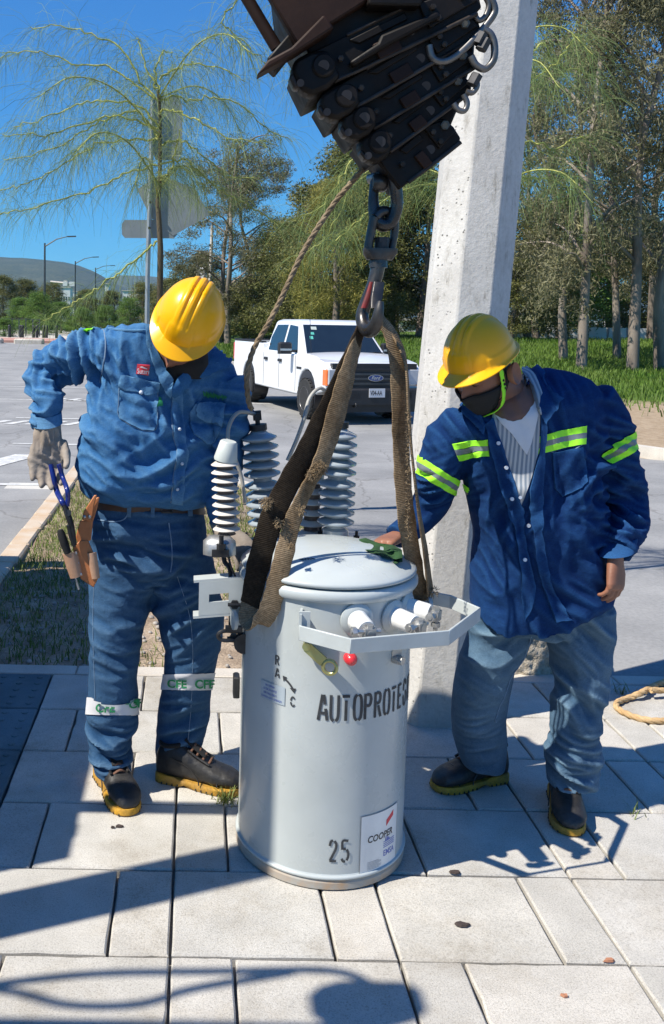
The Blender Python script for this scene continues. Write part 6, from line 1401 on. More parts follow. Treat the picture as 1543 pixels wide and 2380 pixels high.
for i, (k, x, Y, top, w_, lab) in enumerate((
    ('D', 480, 78, 585, 1.6, 'dark tree just left of the eucalyptus trunk'), ('D', 430, 84, 610, 1.6, 'tree behind the sign post, right side'), ('D', 385, 90, 650, 1.7, 'tree behind the palo verde stem'), ('D', 335, 100, 655, 1.8, 'small tree left of the sign post'), ('C', 300, 95, 690, 1.9, 'green shrub below the low palo verde branch'),
    ('D', 10, 120, 640, 1.7, 'dark tree at the left edge under the hill'), ('D', 62, 125, 648, 1.7, 'brownish tree left of the first street lamp'), ('D', 118, 120, 655, 1.8, 'tree behind the first street lamp'), ('D', 200, 130, 672, 1.9, 'low tree behind the second street lamp'), ('D', 262, 130, 675, 1.9, 'low tree behind the third street lamp'),
    ('C', 48, 88, 690, 2.0, 'bright green bush at the far left'), ('C', 90, 84, 676, 1.9, 'bright green bush beside the first street lamp'), ('C', 140, 92, 700, 2.1, 'bright green bush right of the first street lamp'), ('C', 190, 90, 712, 2.2, 'low green bush near the bollards'), ('C', 245, 92, 708, 2.2, 'low green bush above the raised elbow'), ('C', 10, 74, 738, 2.6, 'trimmed low shrub at the left edge'))):
    plant(k, i+1, x, Y, top, lab, 'tree' if k == 'D' else 'bush', w_, None, 'tree' if k == 'D' else 'bush', GL, zb=-.3)

# ---------------------------------------------------------------- palo verde trees (thin hanging leaf strands)
M_PVB = pm('green_palo_verde_bark', (.24, .26, .06), .7, c2=(.46, .46, .12), scale=8); M_PVT = pm('brown_young_trunk', (.07, .055, .03), .85, c2=(.13, .10, .06), scale=12, stretch=(1, 1, .3))
M_PVL = m_leaf('palo_verde_strands', (.17, .26, .08), (.30, .37, .15), trans=.45)
def strands(paths, rng, dens=210, L=(.16, .40), wd=.0024, droop=1.0):
    """thin drooping strips along branches"""
    vs, fs, k = [], [], 0
    for p in paths:
        seg = np.linalg.norm(np.diff(p, axis=0), axis=1); tot = seg.sum(); n = int(tot*dens); cum = np.concatenate(([0], np.cumsum(seg)))
        for s in rng.random(n)*tot:
            b = np.array([np.interp(s, cum, p[:, i]) for i in range(3)]); i0 = min(np.searchsorted(cum, s), len(p)-1); tg = nrm(p[i0]-p[max(i0-1, 0)]+1e-6)
            out = rng.normal(size=3)*.55 + tg*.5 + V(0, 0, .25); out = nrm(out); l = rng.uniform(*L); q = [b]; d = out
            for _ in range(3): d = nrm(d+V(0, 0, -.55*droop)); q.append(q[-1]+d*l/3)
            w_ = nrm(np.cross(d, rng.normal(size=3)))*wd*.5
            for j, a in enumerate(q): vs += [a+w_*(1-.2*j), a-w_*(1-.2*j)]
            for j in range(3): fs.append((k+2*j, k+2*j+1, k+2*j+3, k+2*j+2))
            k += 8
    return np.array(vs), np.array(fs)
def palo(label, trunk, Yt, branches, seed, dens=210, jit=.22, extra=12, rb=.0075, tr_r=(.024, .009), Yv=None):
    rng = np.random.default_rng(seed); rr = random.Random(seed); base = np.array(trunk[0], float).copy()
    o = thing('palo_verde_tree', label, 'tree', V(base[0], base[1], 0), 'young palo verde trees')
    tp = [np.asarray(q, float) for q in trunk]; part('trunk', tube(tp, np.linspace(tr_r[0], tr_r[1], len(tp)), 10, k=3), M_PVT, o, 60)
    paths, br = [], []
    for i, b in enumerate(branches):
        dy = rr.uniform(-1, 1)*jit; q = np.array([P(x, y, Yt+dy*(j/max(1, len(b)-1))*2.2) for j, (x, y) in enumerate(b)]); q = smooth_path(q, 6)
        q[1:-1] += rng.normal(size=(len(q)-2, 3))*.008; paths.append(q); br.append(tube(q, np.linspace(rb, .0028, len(q)), 6))
    tpath = smooth_path(np.array(tp), 6)
    for i in range(extra):                                           # branches towards and away from the viewer
        b = tpath[int(len(tpath)*rr.uniform(.45, .98))]; a = rr.choice((-1, 1))*math.pi/2+rr.uniform(-.8, .8); L = rr.uniform(.6, 1.3); d = V(math.cos(a), math.sin(a), 0)
        q = smooth_path(np.array([b, b+d*L*.4+V(0, 0, .18), b+d*L*.75+V(0, 0, .16), b+d*L+V(0, 0, -.02)]), 6); paths.append(q); br.append(tube(q, np.linspace(rb*.8, .0025, len(q)), 6))
    for q, shp in zip(paths, br): part('branch', shp, M_PVB, o, 60)
    v, f = strands(paths, rng, dens); leaf_obj('foliage', v-LOC[o.name], f, M_PVL, o); return o
YT = 6.2
b1 = [[(368, 235), (330, 190), (280, 110), (200, 75), (130, 60), (72, 64)], [(366, 232), (300, 185), (240, 152), (165, 150), (105, 122), (50, 122), (-10, 138)], [(369, 320), (320, 262), (262, 270), (200, 300), (130, 345), (10, 372)],
      [(368, 325), (330, 325), (250, 330), (180, 360), (110, 405), (40, 432), (-15, 445)], [(366, 385), (300, 400), (220, 440), (120, 470), (50, 490), (-15, 502)], [(372, 238), (400, 225), (440, 230), (500, 228), (560, 245), (610, 290), (680, 330)],
      [(372, 260), (400, 255), (440, 270), (490, 300), (540, 325), (620, 328)], [(374, 335), (410, 325), (440, 335), (480, 370), (530, 410), (590, 412)], [(376, 380), (430, 370), (460, 400), (520, 450), (580, 480), (640, 515), (700, 540), (760, 550), (840, 522)],
      [(368, 205), (345, 170), (325, 110), (318, 88)], [(370, 215), (362, 165), (375, 125), (400, 120)], [(372, 420), (395, 395), (410, 340), (420, 300)], [(372, 185), (420, 155), (460, 150), (520, 160), (570, 190)],
      [(364, 560), (330, 590), (280, 630), (220, 675), (170, 705), (120, 735), (100, 745)], [(370, 300), (330, 250), (250, 235), (190, 240), (110, 270), (30, 295)], [(366, 300), (270, 270), (180, 295), (90, 315), (5, 312)]]
palo('young palo verde tree with feathery hanging foliage rising behind the bowed helmet', [G(378, 1250)*0+V(P(374, 700, YT)[0], YT, -.05), P(372, 660, YT), P(372, 560, YT), P(367, 470, YT), P(371, 420, YT), P(372, 330, YT), P(371, 250, YT), P(366, 210, YT)], YT, b1, 5, 250, .22, 7)
b2 = [[(1090, 60), (1000, -60), (800, -120), (600, -40), (520, 40), (560, 90), (620, 150)], [(1090, 120), (950, 0), (760, -60), (640, 20), (690, 170), (700, 210)], [(1090, 330), (960, 300), (860, 330), (800, 400), (750, 480), (700, 500)], [(1090, 350), (960, 340), (830, 420), (760, 540), (700, 600)],
      [(1110, 260), (1210, 192), (1270, 165), (1330, 100), (1345, 80)], [(1110, 390), (1220, 330), (1290, 345), (1340, 320), (1380, 330)], [(1110, 300), (1240, 110), (1300, 150), (1380, 180), (1420, 240)], [(1100, 420), (950, 440), (850, 500), (780, 560)], [(1105, 380), (1230, 410), (1290, 420), (1330, 440)]]
pb2 = P(1092, 740, 5.4)
palo('second palo verde with yellow-green twigs spreading out from behind the concrete pole', [V(pb2[0], 5.4, -.05), P(1094, 700, 5.4), P(1096, 500, 5.4), P(1092, 300, 5.4), P(1090, 60, 5.4)], 5.4, b2, 9, 230, .18, 6)

# ---------------------------------------------------------------- grass
M_GRASS = m_leaf('grass_blades', (.06, .14, .012), (.17, .24, .05), trans=.3); M_DRYG = m_leaf('sparse_grass', (.09, .16, .025), (.26, .28, .09), trans=.3)
def blades(pts, rng, h=(.05, .14), wd=.006, lean=.5):
    n = len(pts); p = np.asarray(pts); a = rng.random(n)*6.283; hh = rng.uniform(*h, n); l = rng.random(n)*lean; d = np.column_stack((np.cos(a)*l, np.sin(a)*l, np.ones(n))); s = np.column_stack((-np.sin(a), np.cos(a), np.zeros(n)))*wd*.5
    mid = p+d*hh[:, None]*.55; tip = p+d*hh[:, None]*np.array((1.5, 1.5, 1))*.95
    v = np.stack((p-s, p+s, mid+s*.7, mid-s*.7, mid-s*.7, mid+s*.7, tip+s*.15, tip-s*.15), 1).reshape(-1, 3); f = np.arange(n*8).reshape(n*2, 4); return v, f
rng = np.random.default_rng(3); pts = []
while len(pts) < 15000:
    x, y = rng.uniform(-1.1, .98), rng.uniform(YE+.12, 9.1)
    if not in_strip(x, y): continue
    dns = .5+.9*noise.noise((x*2.2, y*1.6, 4)) + (.35 if (y > 5.0) else -.30) + (.25 if x < -.75 else 0)
    if rng.random() < dns: pts.append((x, y, stripz(x, y)))
def stuff(name, label, cat, v, f, m):
    o = leaf_obj(name, v, f, m, None); o['kind'] = 'stuff'; o['label'] = label; o['category'] = cat; return o
stuff('strip_grass', 'short patchy grass on the planting strip behind the workers', 'grass', *blades(pts, rng, (.025, .06), .006, 1.1), M_DRYG)
pts = []
while len(pts) < 40000:
    Y = rng.uniform(18, 52); X = rng.uniform(1, Y*.60+1)
    if X < road_right(Y)+.4: continue
    if rng.random() < np.interp(Y, [18, 25, 30], [.03, .35, 1]): pts.append((X, Y, float(terrz(X, Y))))
stuff('bank_grass', 'bright green grass covering the bank under the eucalyptus trees', 'grass', *blades(pts, rng, (.08, .26), .035, .6), M_GRASS)
pts = []
while len(pts) < 9000:
    Y = rng.uniform(36, 60); X = rng.uniform(-9, 4)
    if X < road_right(Y)+.3: continue
    pts.append((X, Y, float(terrz(X, Y))))
stuff('verge_grass', 'grass verge beyond the road behind the pickup', 'grass', *blades(pts, rng, (.08, .3), .05, .5), M_GRASS)
def tuft(c, n, h, seed, label):
    r_ = np.random.default_rng(seed); p = np.asarray(c)+np.column_stack((r_.normal(size=(n, 2))*.018, np.zeros(n))); v, f = blades(p, r_, h, .004, 1.2); o = leaf_obj('grass_tuft', v-np.asarray(c), f, M_DRYG, None); o.location = tuple(c); o['label'] = label; o['category'] = 'grass'
tuft(G(524, 1862), 70, (.02, .06), 1, 'dry grass tuft in the paving joint left of the transformer'); tuft(G(1465, 1888), 14, (.015, .04), 2, 'few dry blades in the joint right of the standing boot'); tuft(G(1450, 1612), 26, (.02, .05), 4, 'small dry tuft beside the coiled rope')
# small stones on the dirt
rng = np.random.default_rng(8); st = []
for _ in range(420):
    x, y = rng.uniform(-1.1, .95), rng.uniform(YE+.12, 5.6); r_ = rng.uniform(.004, .016); st.append(sphere((x, y, stripz(x, y)+r_*.3), (r_*rng.uniform(.7, 1.3), r_*rng.uniform(.7, 1.3), r_*.7), 6, 4))
o = solo('pebbles', 'loose pebbles on the dirt behind the sidewalk', 'pebbles', join(st), pm('pebble_stone', (.22, .20, .18), .9, c2=(.42, .39, .35), scale=20), 60, None, 'stuff')
lf = []
for k in range(26):
    a = rng.uniform(0, 6.28); x, y = (rng.uniform(.05, .5), rng.uniform(4.2, 5.0)) if k < 18 else (rng.uniform(-.3, .2), rng.uniform(4.3, 5.5)); z = stripz(x, y)+.015; s_ = rng.uniform(.015, .03)
    lf.append((np.array([(x, y, z), (x+math.cos(a)*s_+.005, y+math.sin(a)*s_, z+.008), (x+math.cos(a)*s_*2, y+math.sin(a)*s_*2, z), (x+math.cos(a)*s_, y+math.sin(a)*s_+.012, z+.004)]), [(0, 1, 2, 3)]))
solo('leaf_litter', 'dead brown leaves on the dirt behind the transformer', 'leaves', join(lf), pm('dead_leaf', (.22, .09, .035), .8, c2=(.34, .17, .07), scale=20), None, None, 'stuff')
# ================================================================ PICKUP
M_CARW = pm('white_car_paint', (.72, .73, .74), .22, var=.03, scale=2, coat=.6); M_GLASS = pm('dark_tinted_glass', (.012, .02, .028), .06, var=.1, coat=.5); M_BPL = pm('black_plastic', (.018, .018, .02), .5, var=.2); M_TYRE = pm('tyre_rubber', (.02, .02, .02), .85, bump=.4, bscale=40)
M_AMBER = pm('amber_lens', (.85, .16, .02), .2, coat=.5); M_CHROME = pm('bright_metal', (.55, .56, .58), .2, .9, var=.05); M_LAMP = pm('headlamp_glass', (.45, .47, .50), .1, var=.1, coat=.6); M_FBLUE = pm('oval_blue', (.02, .05, .20), .3, coat=.4)
AL = rad(14.6); fwd = V(math.sin(AL), -math.cos(AL), 0); lef = V(math.cos(AL), math.sin(AL), 0)     # lef: vehicle's left side, to the right in the photo
TO = P(757, 950, 16.2)*V(1, 1, 0)+lef*.965*.97; TO[2] = float(roadz(2.6, 18)); TS = .97
pk = thing('pickup_truck', 'white crew-cab pickup with black grille parked on the road behind the slings', 'pickup', TO)
def tk(sh): v, f = sh; v = np.asarray(v)*TS; return TO + (-fwd)*v[:, :1] + lef*v[:, 1:2] + V(0, 0, 1)*v[:, 2:3], f     # local: x back from the nose, y left, z up
def arc(cx, r, n=10): return [(cx+r*math.cos(a), .50+r*math.sin(a)) for a in np.linspace(0, math.pi, n)]
prof = [(.06, .62), (.02, .80), (.05, 1.06), (.16, 1.15), (.5, 1.20), (1.35, 1.25), (1.5, 1.24), (3.68, 1.24), (3.72, 1.42), (5.84, 1.42), (5.88, .70), (5.82, .52)] + [(5.15, .50)] + arc(4.68, .47) + [(4.2, .44), (1.5, .44)] + arc(1.02, .47) + [(.45, .55)]
def sideprism(pr, y0, y1): a = np.array([(x, y0, z) for x, z in pr]); b = np.array([(x, y1, z) for x, z in pr]); return loft([a, b])
bd = part('body', tk(sideprism(prof, -.965, .965)), M_CARW, pk, 30); mod_bevel(bd, .035, 3, 25)
g0 = [(1.32, .90, 1.22), (3.70, .90, 1.22), (3.70, -.90, 1.22), (1.32, -.90, 1.22)]; g1 = [(2.06, .72, 1.90), (3.46, .72, 1.90), (3.46, -.72, 1.90), (2.06, -.72, 1.90)]; g2 = [(2.25, .62, 1.945), (3.35, .62, 1.945), (3.35, -.62, 1.945), (2.25, -.62, 1.945)]
cb = part('cab', tk(loft([np.array(g0), np.array(g1), np.array(g2)])), M_CARW, pk, 30); mod_bevel(cb, .03, 3, 20)
def on_side(pts, y, e=.006):   # points (x, z) on the sloping cab side
    return [(x, (y/abs(y))*(.90-(z-1.22)*.18/.68+e), z) for x, z in pts]
for y in (-1, 1):
    for pts in ([(1.72, 1.27), (2.08, 1.80), (2.55, 1.83), (2.55, 1.27)], [(2.66, 1.27), (2.66, 1.83), (3.32, 1.82), (3.50, 1.55), (3.50, 1.27)]):
        a = np.array(on_side(pts, y, .008)); b = np.array(on_side(pts, y, -.02)); part('side_window', tk(loft([a, b])), M_GLASS, cb, 30)
ws_ = lambda y, z, e: (1.32+(z-1.22)*.74/.68-e, y*(.90-(z-1.22)*.18/.68), z)
part('windshield', tk(loft([np.array([ws_(-.93, 1.26, .012), ws_(-.93, 1.84, .012), ws_(.93, 1.84, .012), ws_(.93, 1.26, .012)]), np.array([ws_(-.93, 1.26, -.02), ws_(-.93, 1.84, -.02), ws_(.93, 1.84, -.02), ws_(.93, 1.26, -.02)])])), M_GLASS, cb, 30)
for k, (y, z, w2, h2) in enumerate(((-.72, 1.74, .16, .06), (-.76, 1.64, .10, .05), (-.80, 1.55, .09, .06))):
    q = np.array([ws_(y, z, .018), ws_(y+w2, z, .018), ws_(y+w2, z+h2, .018), ws_(y, z+h2, .018)]); part('windshield_sticker', tk((q, [(0, 1, 2, 3)])), pm('green_sticker' , (.10, .42, .34), .5) if k else pm('pale_sticker', (.5, .55, .5), .5), cb, None)
for s in (-.25, .45): part('wiper', tk(tube([ws_(s, 1.27, .03), ws_(s+.3, 1.30, .03), ws_(s+.55, 1.29, .03)], .012, 6)), M_BPL, cb, 60)
part('cowl', tk(box((1.36, 0, 1.245), (.16, 1.66, .03))), M_BPL, cb, 30)
hood = part('hood', tk(loft([np.array([(.10, y, 1.10+.03*(1-abs(y))) for y in np.linspace(-.88, .88, 9)]+[(.10, .88, 1.0), (.10, -.88, 1.0)][::1]), np.array([(.7, y, 1.235+.045*(1-abs(y)**2)) for y in np.linspace(-.90, .90, 9)]+[(.7, .90, 1.1), (.7, -.90, 1.1)]), np.array([(1.34, y, 1.262+.045*(1-abs(y)**2)) for y in np.linspace(-.88, .88, 9)]+[(1.34, .88, 1.1), (1.34, -.88, 1.1)])])), M_CARW, pk, 40)
# front
part('hood_trim', tk(box((.045, 0, 1.08), (.11, 1.72, .12))), M_BPL, pk, 30)
gr = part('grille', tk(box((.02, 0, .87), (.09, 1.36, .40))), M_BPL, pk, 30)
for z in (.95, .86, .77): part('grille_bar', tk(cbox((-.02, 0, z), (.05, 1.16, .045), .01)), pm('dark_grey_bar', (.06, .065, .07), .35, .4), gr, 30)
part('grille_surround', tk(join([box((-.02, 0, 1.035), (.06, 1.30, .035)), box((-.02, 0, .685), (.06, 1.30, .03)), box((-.02, -.64, .86), (.06, .03, .36)), box((-.02, .64, .86), (.06, .03, .36))])), M_BPL, gr, 30)
ov = np.array([(-.052, math.cos(a)*.155, .875+math.sin(a)*.062) for a in np.linspace(0, 6.283, 28, endpoint=False)]); ov2 = ov*V(1, .92, 1)+V(-.006, 0, 0); ov2[:, 2] = .875+(ov[:, 2]-.875)*.88
em_ = part('emblem', tk((np.vstack((ov+V(.03, 0, 0), ov)), [tuple(range(28, 56))]+[(i, (i+1) % 28, (i+1) % 28+28, i+28) for i in range(28)])), M_CHROME, gr, 40); part('emblem_field', tk((ov2, [tuple(range(28))])), M_FBLUE, em_, None)
v, f = text2d('Ford', .062, .002, 1.0, .35, 0); cxm = (v[:, 0].min()+v[:, 0].max())/2; part('emblem_lettering', tk((np.column_stack((np.full(len(v), -.062), (v[:, 0]-cxm), .848+v[:, 1])), f)), M_CHROME, em_, None)
for s in (-1, 1):
    hl = part('headlight', tk(cbox((.06, s*.80, .90), (.16, .30, .30), .03)), M_LAMP, pk, 30); part('turn_lens', tk(cbox((.10, s*.925, .88), (.20, .095, .30), .02)), M_AMBER, hl, 30)
bp_ = part('front_bumper', tk(join([cbox((.0, 0, .53), (.24, 1.95, .30), .03)])), M_BPL, pk, 30)
part('lower_valance', tk(cbox((.06, 0, .34), (.18, 1.80, .22), .03)), M_BPL, bp_, 30); part('bumper_step', tk(cbox((-.10, -.52, .56), (.04, .42, .14), .015)), pm('grey_bumper_panel', (.05, .05, .052), .5), bp_, 30); part('bumper_step', tk(cbox((-.10, .52, .56), (.04, .42, .14), .015)), pm('grey_bumper_panel', (.05, .05, .052), .5), bp_, 30)
lp = part('licence_plate', tk(box((-.125, 0, .60), (.012, .32, .165))), M_WHITE, bp_, None)
v, f = text2d('V04-AA', .085, .002, .60, 0, 0); part('plate_lettering', tk((np.column_stack((np.full(len(v), -.134), -.14+v[:, 0], .56+v[:, 1])), f)), M_LBLK, lp, None)
for s in (-1, 1): part('tow_hook', tk(tube([(.0, s*.42, .40), (-.12, s*.42, .40), (-.13, s*.42, .36), (-.02, s*.42, .34)], .018, 8, k=3)), M_BPL, bp_, 60)
# sides
for s in (-1, 1):
    for x in (2.52, 3.42): part('door_handle', tk(cbox((x, s*.975, 1.08), (.20, .05, .06), .012)), M_BPL, pk, 30)
    for x in (1.62, 2.60, 3.60): part('door_gap', tk(box((x, s*.9655, .86), (.012, .006, .72))), M_BPL, pk, None)
    mr_ = part('side_mirror', tk(cbox((1.80, s*1.14, 1.36), (.14, .28, .24), .03)), M_BPL, pk, 30); part('mirror_arm', tk(box((1.80, s*.97, 1.30), (.06, .16, .05))), M_BPL, mr_, 30); part('mirror_trim', tk(box((1.725, s*1.14, 1.33), (.01, .24, .04))), M_CHROME, mr_, 30)
    [part('arch_liner', tk(cyl((q, s*.60, .50), (q, s*.95, .50), .455, 20)), M_LBLK, pk, 40) for q in (1.02, 4.68)]
    for cx_ in (1.02, 4.68):
        wh = part('wheel', tk(join([lathe([(.20, -.13), (.375, -.13), (.40, -.09), (.405, 0), (.40, .09), (.375, .13), (.20, .13)], 36, (cx_, s*.87, .40), rotx(math.pi/2))])), M_TYRE, pk, 40)
        part('rim', tk(lathe([(.02, .06), (.06, .075), (.10, .05), (.19, .07), (.225, .12), (.235, .132), (.24, .12)], 24, (cx_, s*.87, .40), rotx(math.pi/2 if s < 0 else -math.pi/2))), pm('grey_alloy', (.32, .32, .33), .35, .7), wh, 30)
        part('tread', tk(join([box((cx_+math.cos(a)*.402, s*.87, .40+math.sin(a)*.402), (.016, .24, .05), roty(-a)) for a in np.linspace(0, 6.283, 26, endpoint=False)])), M_TYRE, wh, None)
    part('side_badge', tk(box((1.42, s*.967, .98), (.26, .012, .045))), M_DKMET, pk, None)
    part('tail_light', tk(cbox((5.86, s*.90, 1.16), (.06, .14, .40), .015)), M_RED, pk, 30)
part('bed_rail', tk(join([box((4.78, -.92, 1.435), (2.1, .10, .03)), box((4.78, .92, 1.435), (2.1, .10, .03)), box((5.83, 0, 1.435), (.06, 1.85, .03))])), M_BPL, pk, None)
part('bed_floor', tk(box((4.78, 0, .95), (2.0, 1.7, .05))), M_BPL, pk, None)
part('underbody', tk(box((2.9, 0, .48), (5.0, 1.3, .22))), M_LBLK, pk, None)
part('antenna', tk(tube([(1.25, -.78, 1.25), (1.32, -.80, 1.95)], .006, 5)), M_BPL, pk, None)

# ================================================================ CRANE TRUCK standing on the road just left of the view (its boom reaches in)
M_CTW = pm('white_truck_bed', (.55, .55, .53), .5, var=.12, scale=3); M_CTY = pm('crane_grey_paint', (.10, .10, .10), .5, var=.3, scale=4)
ct = thing('crane_truck', 'utility crane truck on the road at the left, shading the sidewalk', 'truck', V(-2.6, 2, -.13))
part('chassis', join([box((-2.95, 0, .62), (.9, 8.6, .22)), box((-2.95, 4.2, .42), (2.1, .12, .12))]), M_BPL, ct, None)
part('bed', cbox((-2.88, 3.55, .92), (2.16, 3.3, .22), .02), M_CTW, ct, None)
part('side_panel', cbox((-1.77, 3.58, 1.44), (.06, 3.26, .86), .01), M_CTW, ct, None); part('side_panel', cbox((-4.0, 3.15, 1.30), (.06, 4.1, .6), .01), M_CTW, ct, None); part('rear_panel', cbox((-2.95, 5.23, 1.40), (2.1, .06, .8), .01), M_CTW, ct, None)
for y in np.arange(2.1, 5.2, .9): part('bed_stake', box((-1.742, y, 1.40), (.03, .07, .90)), M_CTW, ct, None)
part('shadow_bar', join([cbox((-1.42, 2.24, 1.85), (.66, .06, .06), .01)]), M_CTY, ct, None)  # unseen bar, added for the thin shadow it throws on the paving
for y in (.2, -3.4, 3.9):
    for x in (-2.0, -3.9):
        w_ = part('wheel', lathe([(.22, -.14), (.44, -.14), (.47, -.10), (.47, .10), (.44, .14), (.22, .14)], 30, (x, y, .34), roty(math.pi/2)), M_TYRE, ct, 40); part('rim', lathe([(.02, -.05), (.2, -.05), (.24, .1), (.24, -.1)], 20, (x, y, .34), roty(math.pi/2)), M_DKMET, w_, 30)
part('cabin', cbox((-2.95, -3.6, 1.6), (2.1, 1.9, 1.9), .12), M_CTW, ct, 30); part('cabin_window', join([box((-1.893, -3.7, 1.9), (.02, 1.1, .6)), box((-2.95, -4.56, 1.95), (1.7, .02, .7))]), M_GLASS, ct, None)
part('shadow_post', join([cyl((-1.72, 1.76, .3), (-1.72, 1.76, 3.36), .092, 20), cbox((-1.95, 1.62, .62), (.7, .5, .45), .04)]), M_CTY, ct, 30)  # unseen post, added to cast the shadow band across paving and tank
part('outrigger', join([cbox((-1.66, 1.28, .45), (.14, .14, 1.1), .02), cbox((-1.66, 1.28, -.10), (.36, .36, .05), .02), cbox((-2.1, 1.28, .88), (1.0, .16, .16), .02)]), M_CTY, ct, 30)
part('crane_column', join([cyl((-2.7, -1.5, .7), (-2.7, -1.5, 3.2), .22, 20)]), M_CTY, ct, 30)
part('lower_arm', join([tube([(-2.7, -1.5, 3.1), (-1.4, .3, 4.4), (.0, 2.1, 5.3)], [.16, .14, .12], 8), tube([(.0, 2.1, 5.3), tuple(Bz(600, -560))], [.12, .15], 8)]), M_CTY, ct, 30)
part('shadow_block', cbox((-1.41, 1.245, 2.45), (.22, .12, .10), .03), M_CTY, ct, 30)  # block and beam out of view, added to cast the nearest ground shadows
part('shadow_beam', cbox((-1.85, 1.10, 2.42), (.95, .15, .12), .02), M_CTY, ct, 30); part('beam_support', cbox((-2.2, 1.10, 1.5), (.12, .12, 1.8), .02), M_CTY, ct, 30)
for pts in ([(-2.5, 1.25, 2.3), (-2.12, 1.31, 2.45), (-1.8, 1.325, 2.47), (-1.50, 1.34, 2.46), (-1.41, 1.28, 2.48)], [(-2.5, 1.30, 2.36), (-2.27, 1.26, 2.45), (-2.12, 1.215, 2.46), (-1.96, 1.22, 2.46), (-1.83, 1.27, 2.46), (-1.6, 1.33, 2.47)]):
    part('hydraulic_hose', tube(pts, .013, 8, k=6), M_BLACKC, ct, 60)

# ================================================================ ROADSIDE THINGS
M_SIGNB = pm('bare_sign_back', (.30, .33, .34), .45, .5, var=.1, scale=6); M_POSTG = pm('galvanised_post', (.34, .36, .37), .45, .6, var=.12, scale=8)
YS = 7.4
sg = thing('road_sign', 'back of a road sign on a grey post, diamond plate over a small rectangle', 'road sign', V(P(343, 700, YS)[0], YS, 0))
part('post', tube([V(P(342, 800, YS)[0], YS, -.1), P(343, 640, YS), P(349, 420, YS), P(355, 232, YS)], .028, 10, rb=.02), M_POSTG, sg, 40)
def plate(name, poly, Y, m=M_SIGNB):
    q = np.array([P(x, y, Y) for x, y in poly]); o = part(name, loft([q, q+V(0, .004, 0)]), m, sg, 25); return o
plate('diamond_plate', [(318, 440), (372, 406), (452, 438), (487, 500), (402, 548), (350, 505)], YS+.03)
plate('rectangle_plate', [(283, 520), (290, 511), (405, 511), (412, 519), (411, 546), (404, 554), (290, 553), (283, 545)], YS+.035)
plate('upper_plate', [(352, 226), (418, 226), (424, 250), (424, 350), (415, 372), (362, 372), (352, 350)], YS+.035)
for x, y in ((349, 470), (347, 530)): part('bolt', hexnut(P(x, y, YS-.03), .012, .01, (0, 1, 0)), M_DKMET, sg, 30)
M_LPOST = pm('dark_lamp_post', (.05, .065, .07), .5, .3)
for i, (x, yb, yt, ex, ey, Y, lab) in enumerate(((104, 780, 565, 160, 549, 84, 'tallest dark street lamp at the far left'), (175, 764, 607, 218, 597, 118, 'middle of the three far street lamps'), (222, 757, 622, 258, 617, 150, 'smallest and farthest of the three street lamps'))):
    b = P(x-1, yb, Y); t = P(x, yt, Y); b[2] = -.35
    s = thing('street_lamp', lab, 'street lamp', b, 'street lamps along the far road'); e = P(ex, ey, Y)
    part('post', tube([b, t], [.13, .08], 8), M_LPOST, s, 60); part('arm', tube([t-V(0, 0, .3), t+(e-t)*.5+V(0, 0, .05), e], [.07, .055, .04], 6), M_LPOST, s, 60); part('lamp_head', box(e+V(.25, 0, -.02), (.8, .3, .10), roty(-.05)), M_LPOST, s, None)
for i, x in enumerate((78, 86, 101, 108, 131, 48, 52, 22)):
    Y = 72; b = P(x, 770, Y); b[2] = -.3; solo('bollard', ['short black bollard, first left of the lamp post', 'short black bollard, second left of the lamp post', 'black bollard touching the lamp post on its left', 'black bollard touching the lamp post on its right', 'lone black bollard right of the lamp post', 'black bollard by the fence, right one of the pair', 'black bollard by the fence, left one of the pair', 'black bollard nearest the left edge'][i], 'bollard',
        lathe([(.12, 0), (.12, .95), (.13, .96), (.13, 1.03), (.09, 1.08), (.01, 1.1)], 12, b), M_BPL, 40, 'bollards along the far sidewalk')
# far sidewalk island with reddish paving
M_RED2 = m_concrete('reddish_paving', (.36, .17, .13), (.50, .30, .24), False, .4)
isl = np.array([(-60, 60, 0), (-9.3, 61.5, 0), (-9.3, 68, 0), (-60, 76, 0)]); struct('median', loft([isl+V(0, 0, -.6), isl+V(0, 0, -.14)]), M_RED2, None)
for i, X in enumerate((-16.5, -13.6, -10.9)):
    solo('kerb_block', ['pale kerb block at the left edge of the median', 'pale kerb block in the middle of the median edge', 'pale kerb block nearest the raised elbow'][i], 'kerb block', cbox((X, 59.6, -.15), (1.9, .8, .36), .08), M_KERB, 30, 'kerb blocks on the median')
fb = np.array([(-90, 70, 0), (-5, 70, 0), (-5, 110, 0), (-90, 110, 0)]); struct('far_sidewalk', loft([fb+V(0, 0, -.6), fb+V(0, 0, -.20)]), M_KERB, None)
# fence far left
fn = thing('mesh_fence', 'thin wire fence at the far left below the bushes', 'fence', V(P(45, 760, 76)[0], 76, -.3))
for x in np.linspace(-20, 92, 8): q = P(x, 760, 76); part('fence_post', box((q[0], 76, .45), (.08, .08, 1.7)), M_LPOST, fn, None)
for z in (1.25, .5, -.1): q0, q1 = P(-20, 760, 76), P(92, 760, 76); part('fence_rail', box(((q0[0]+q1[0])/2, 76, z), (q1[0]-q0[0], .04, .04)), M_LPOST, fn, None)
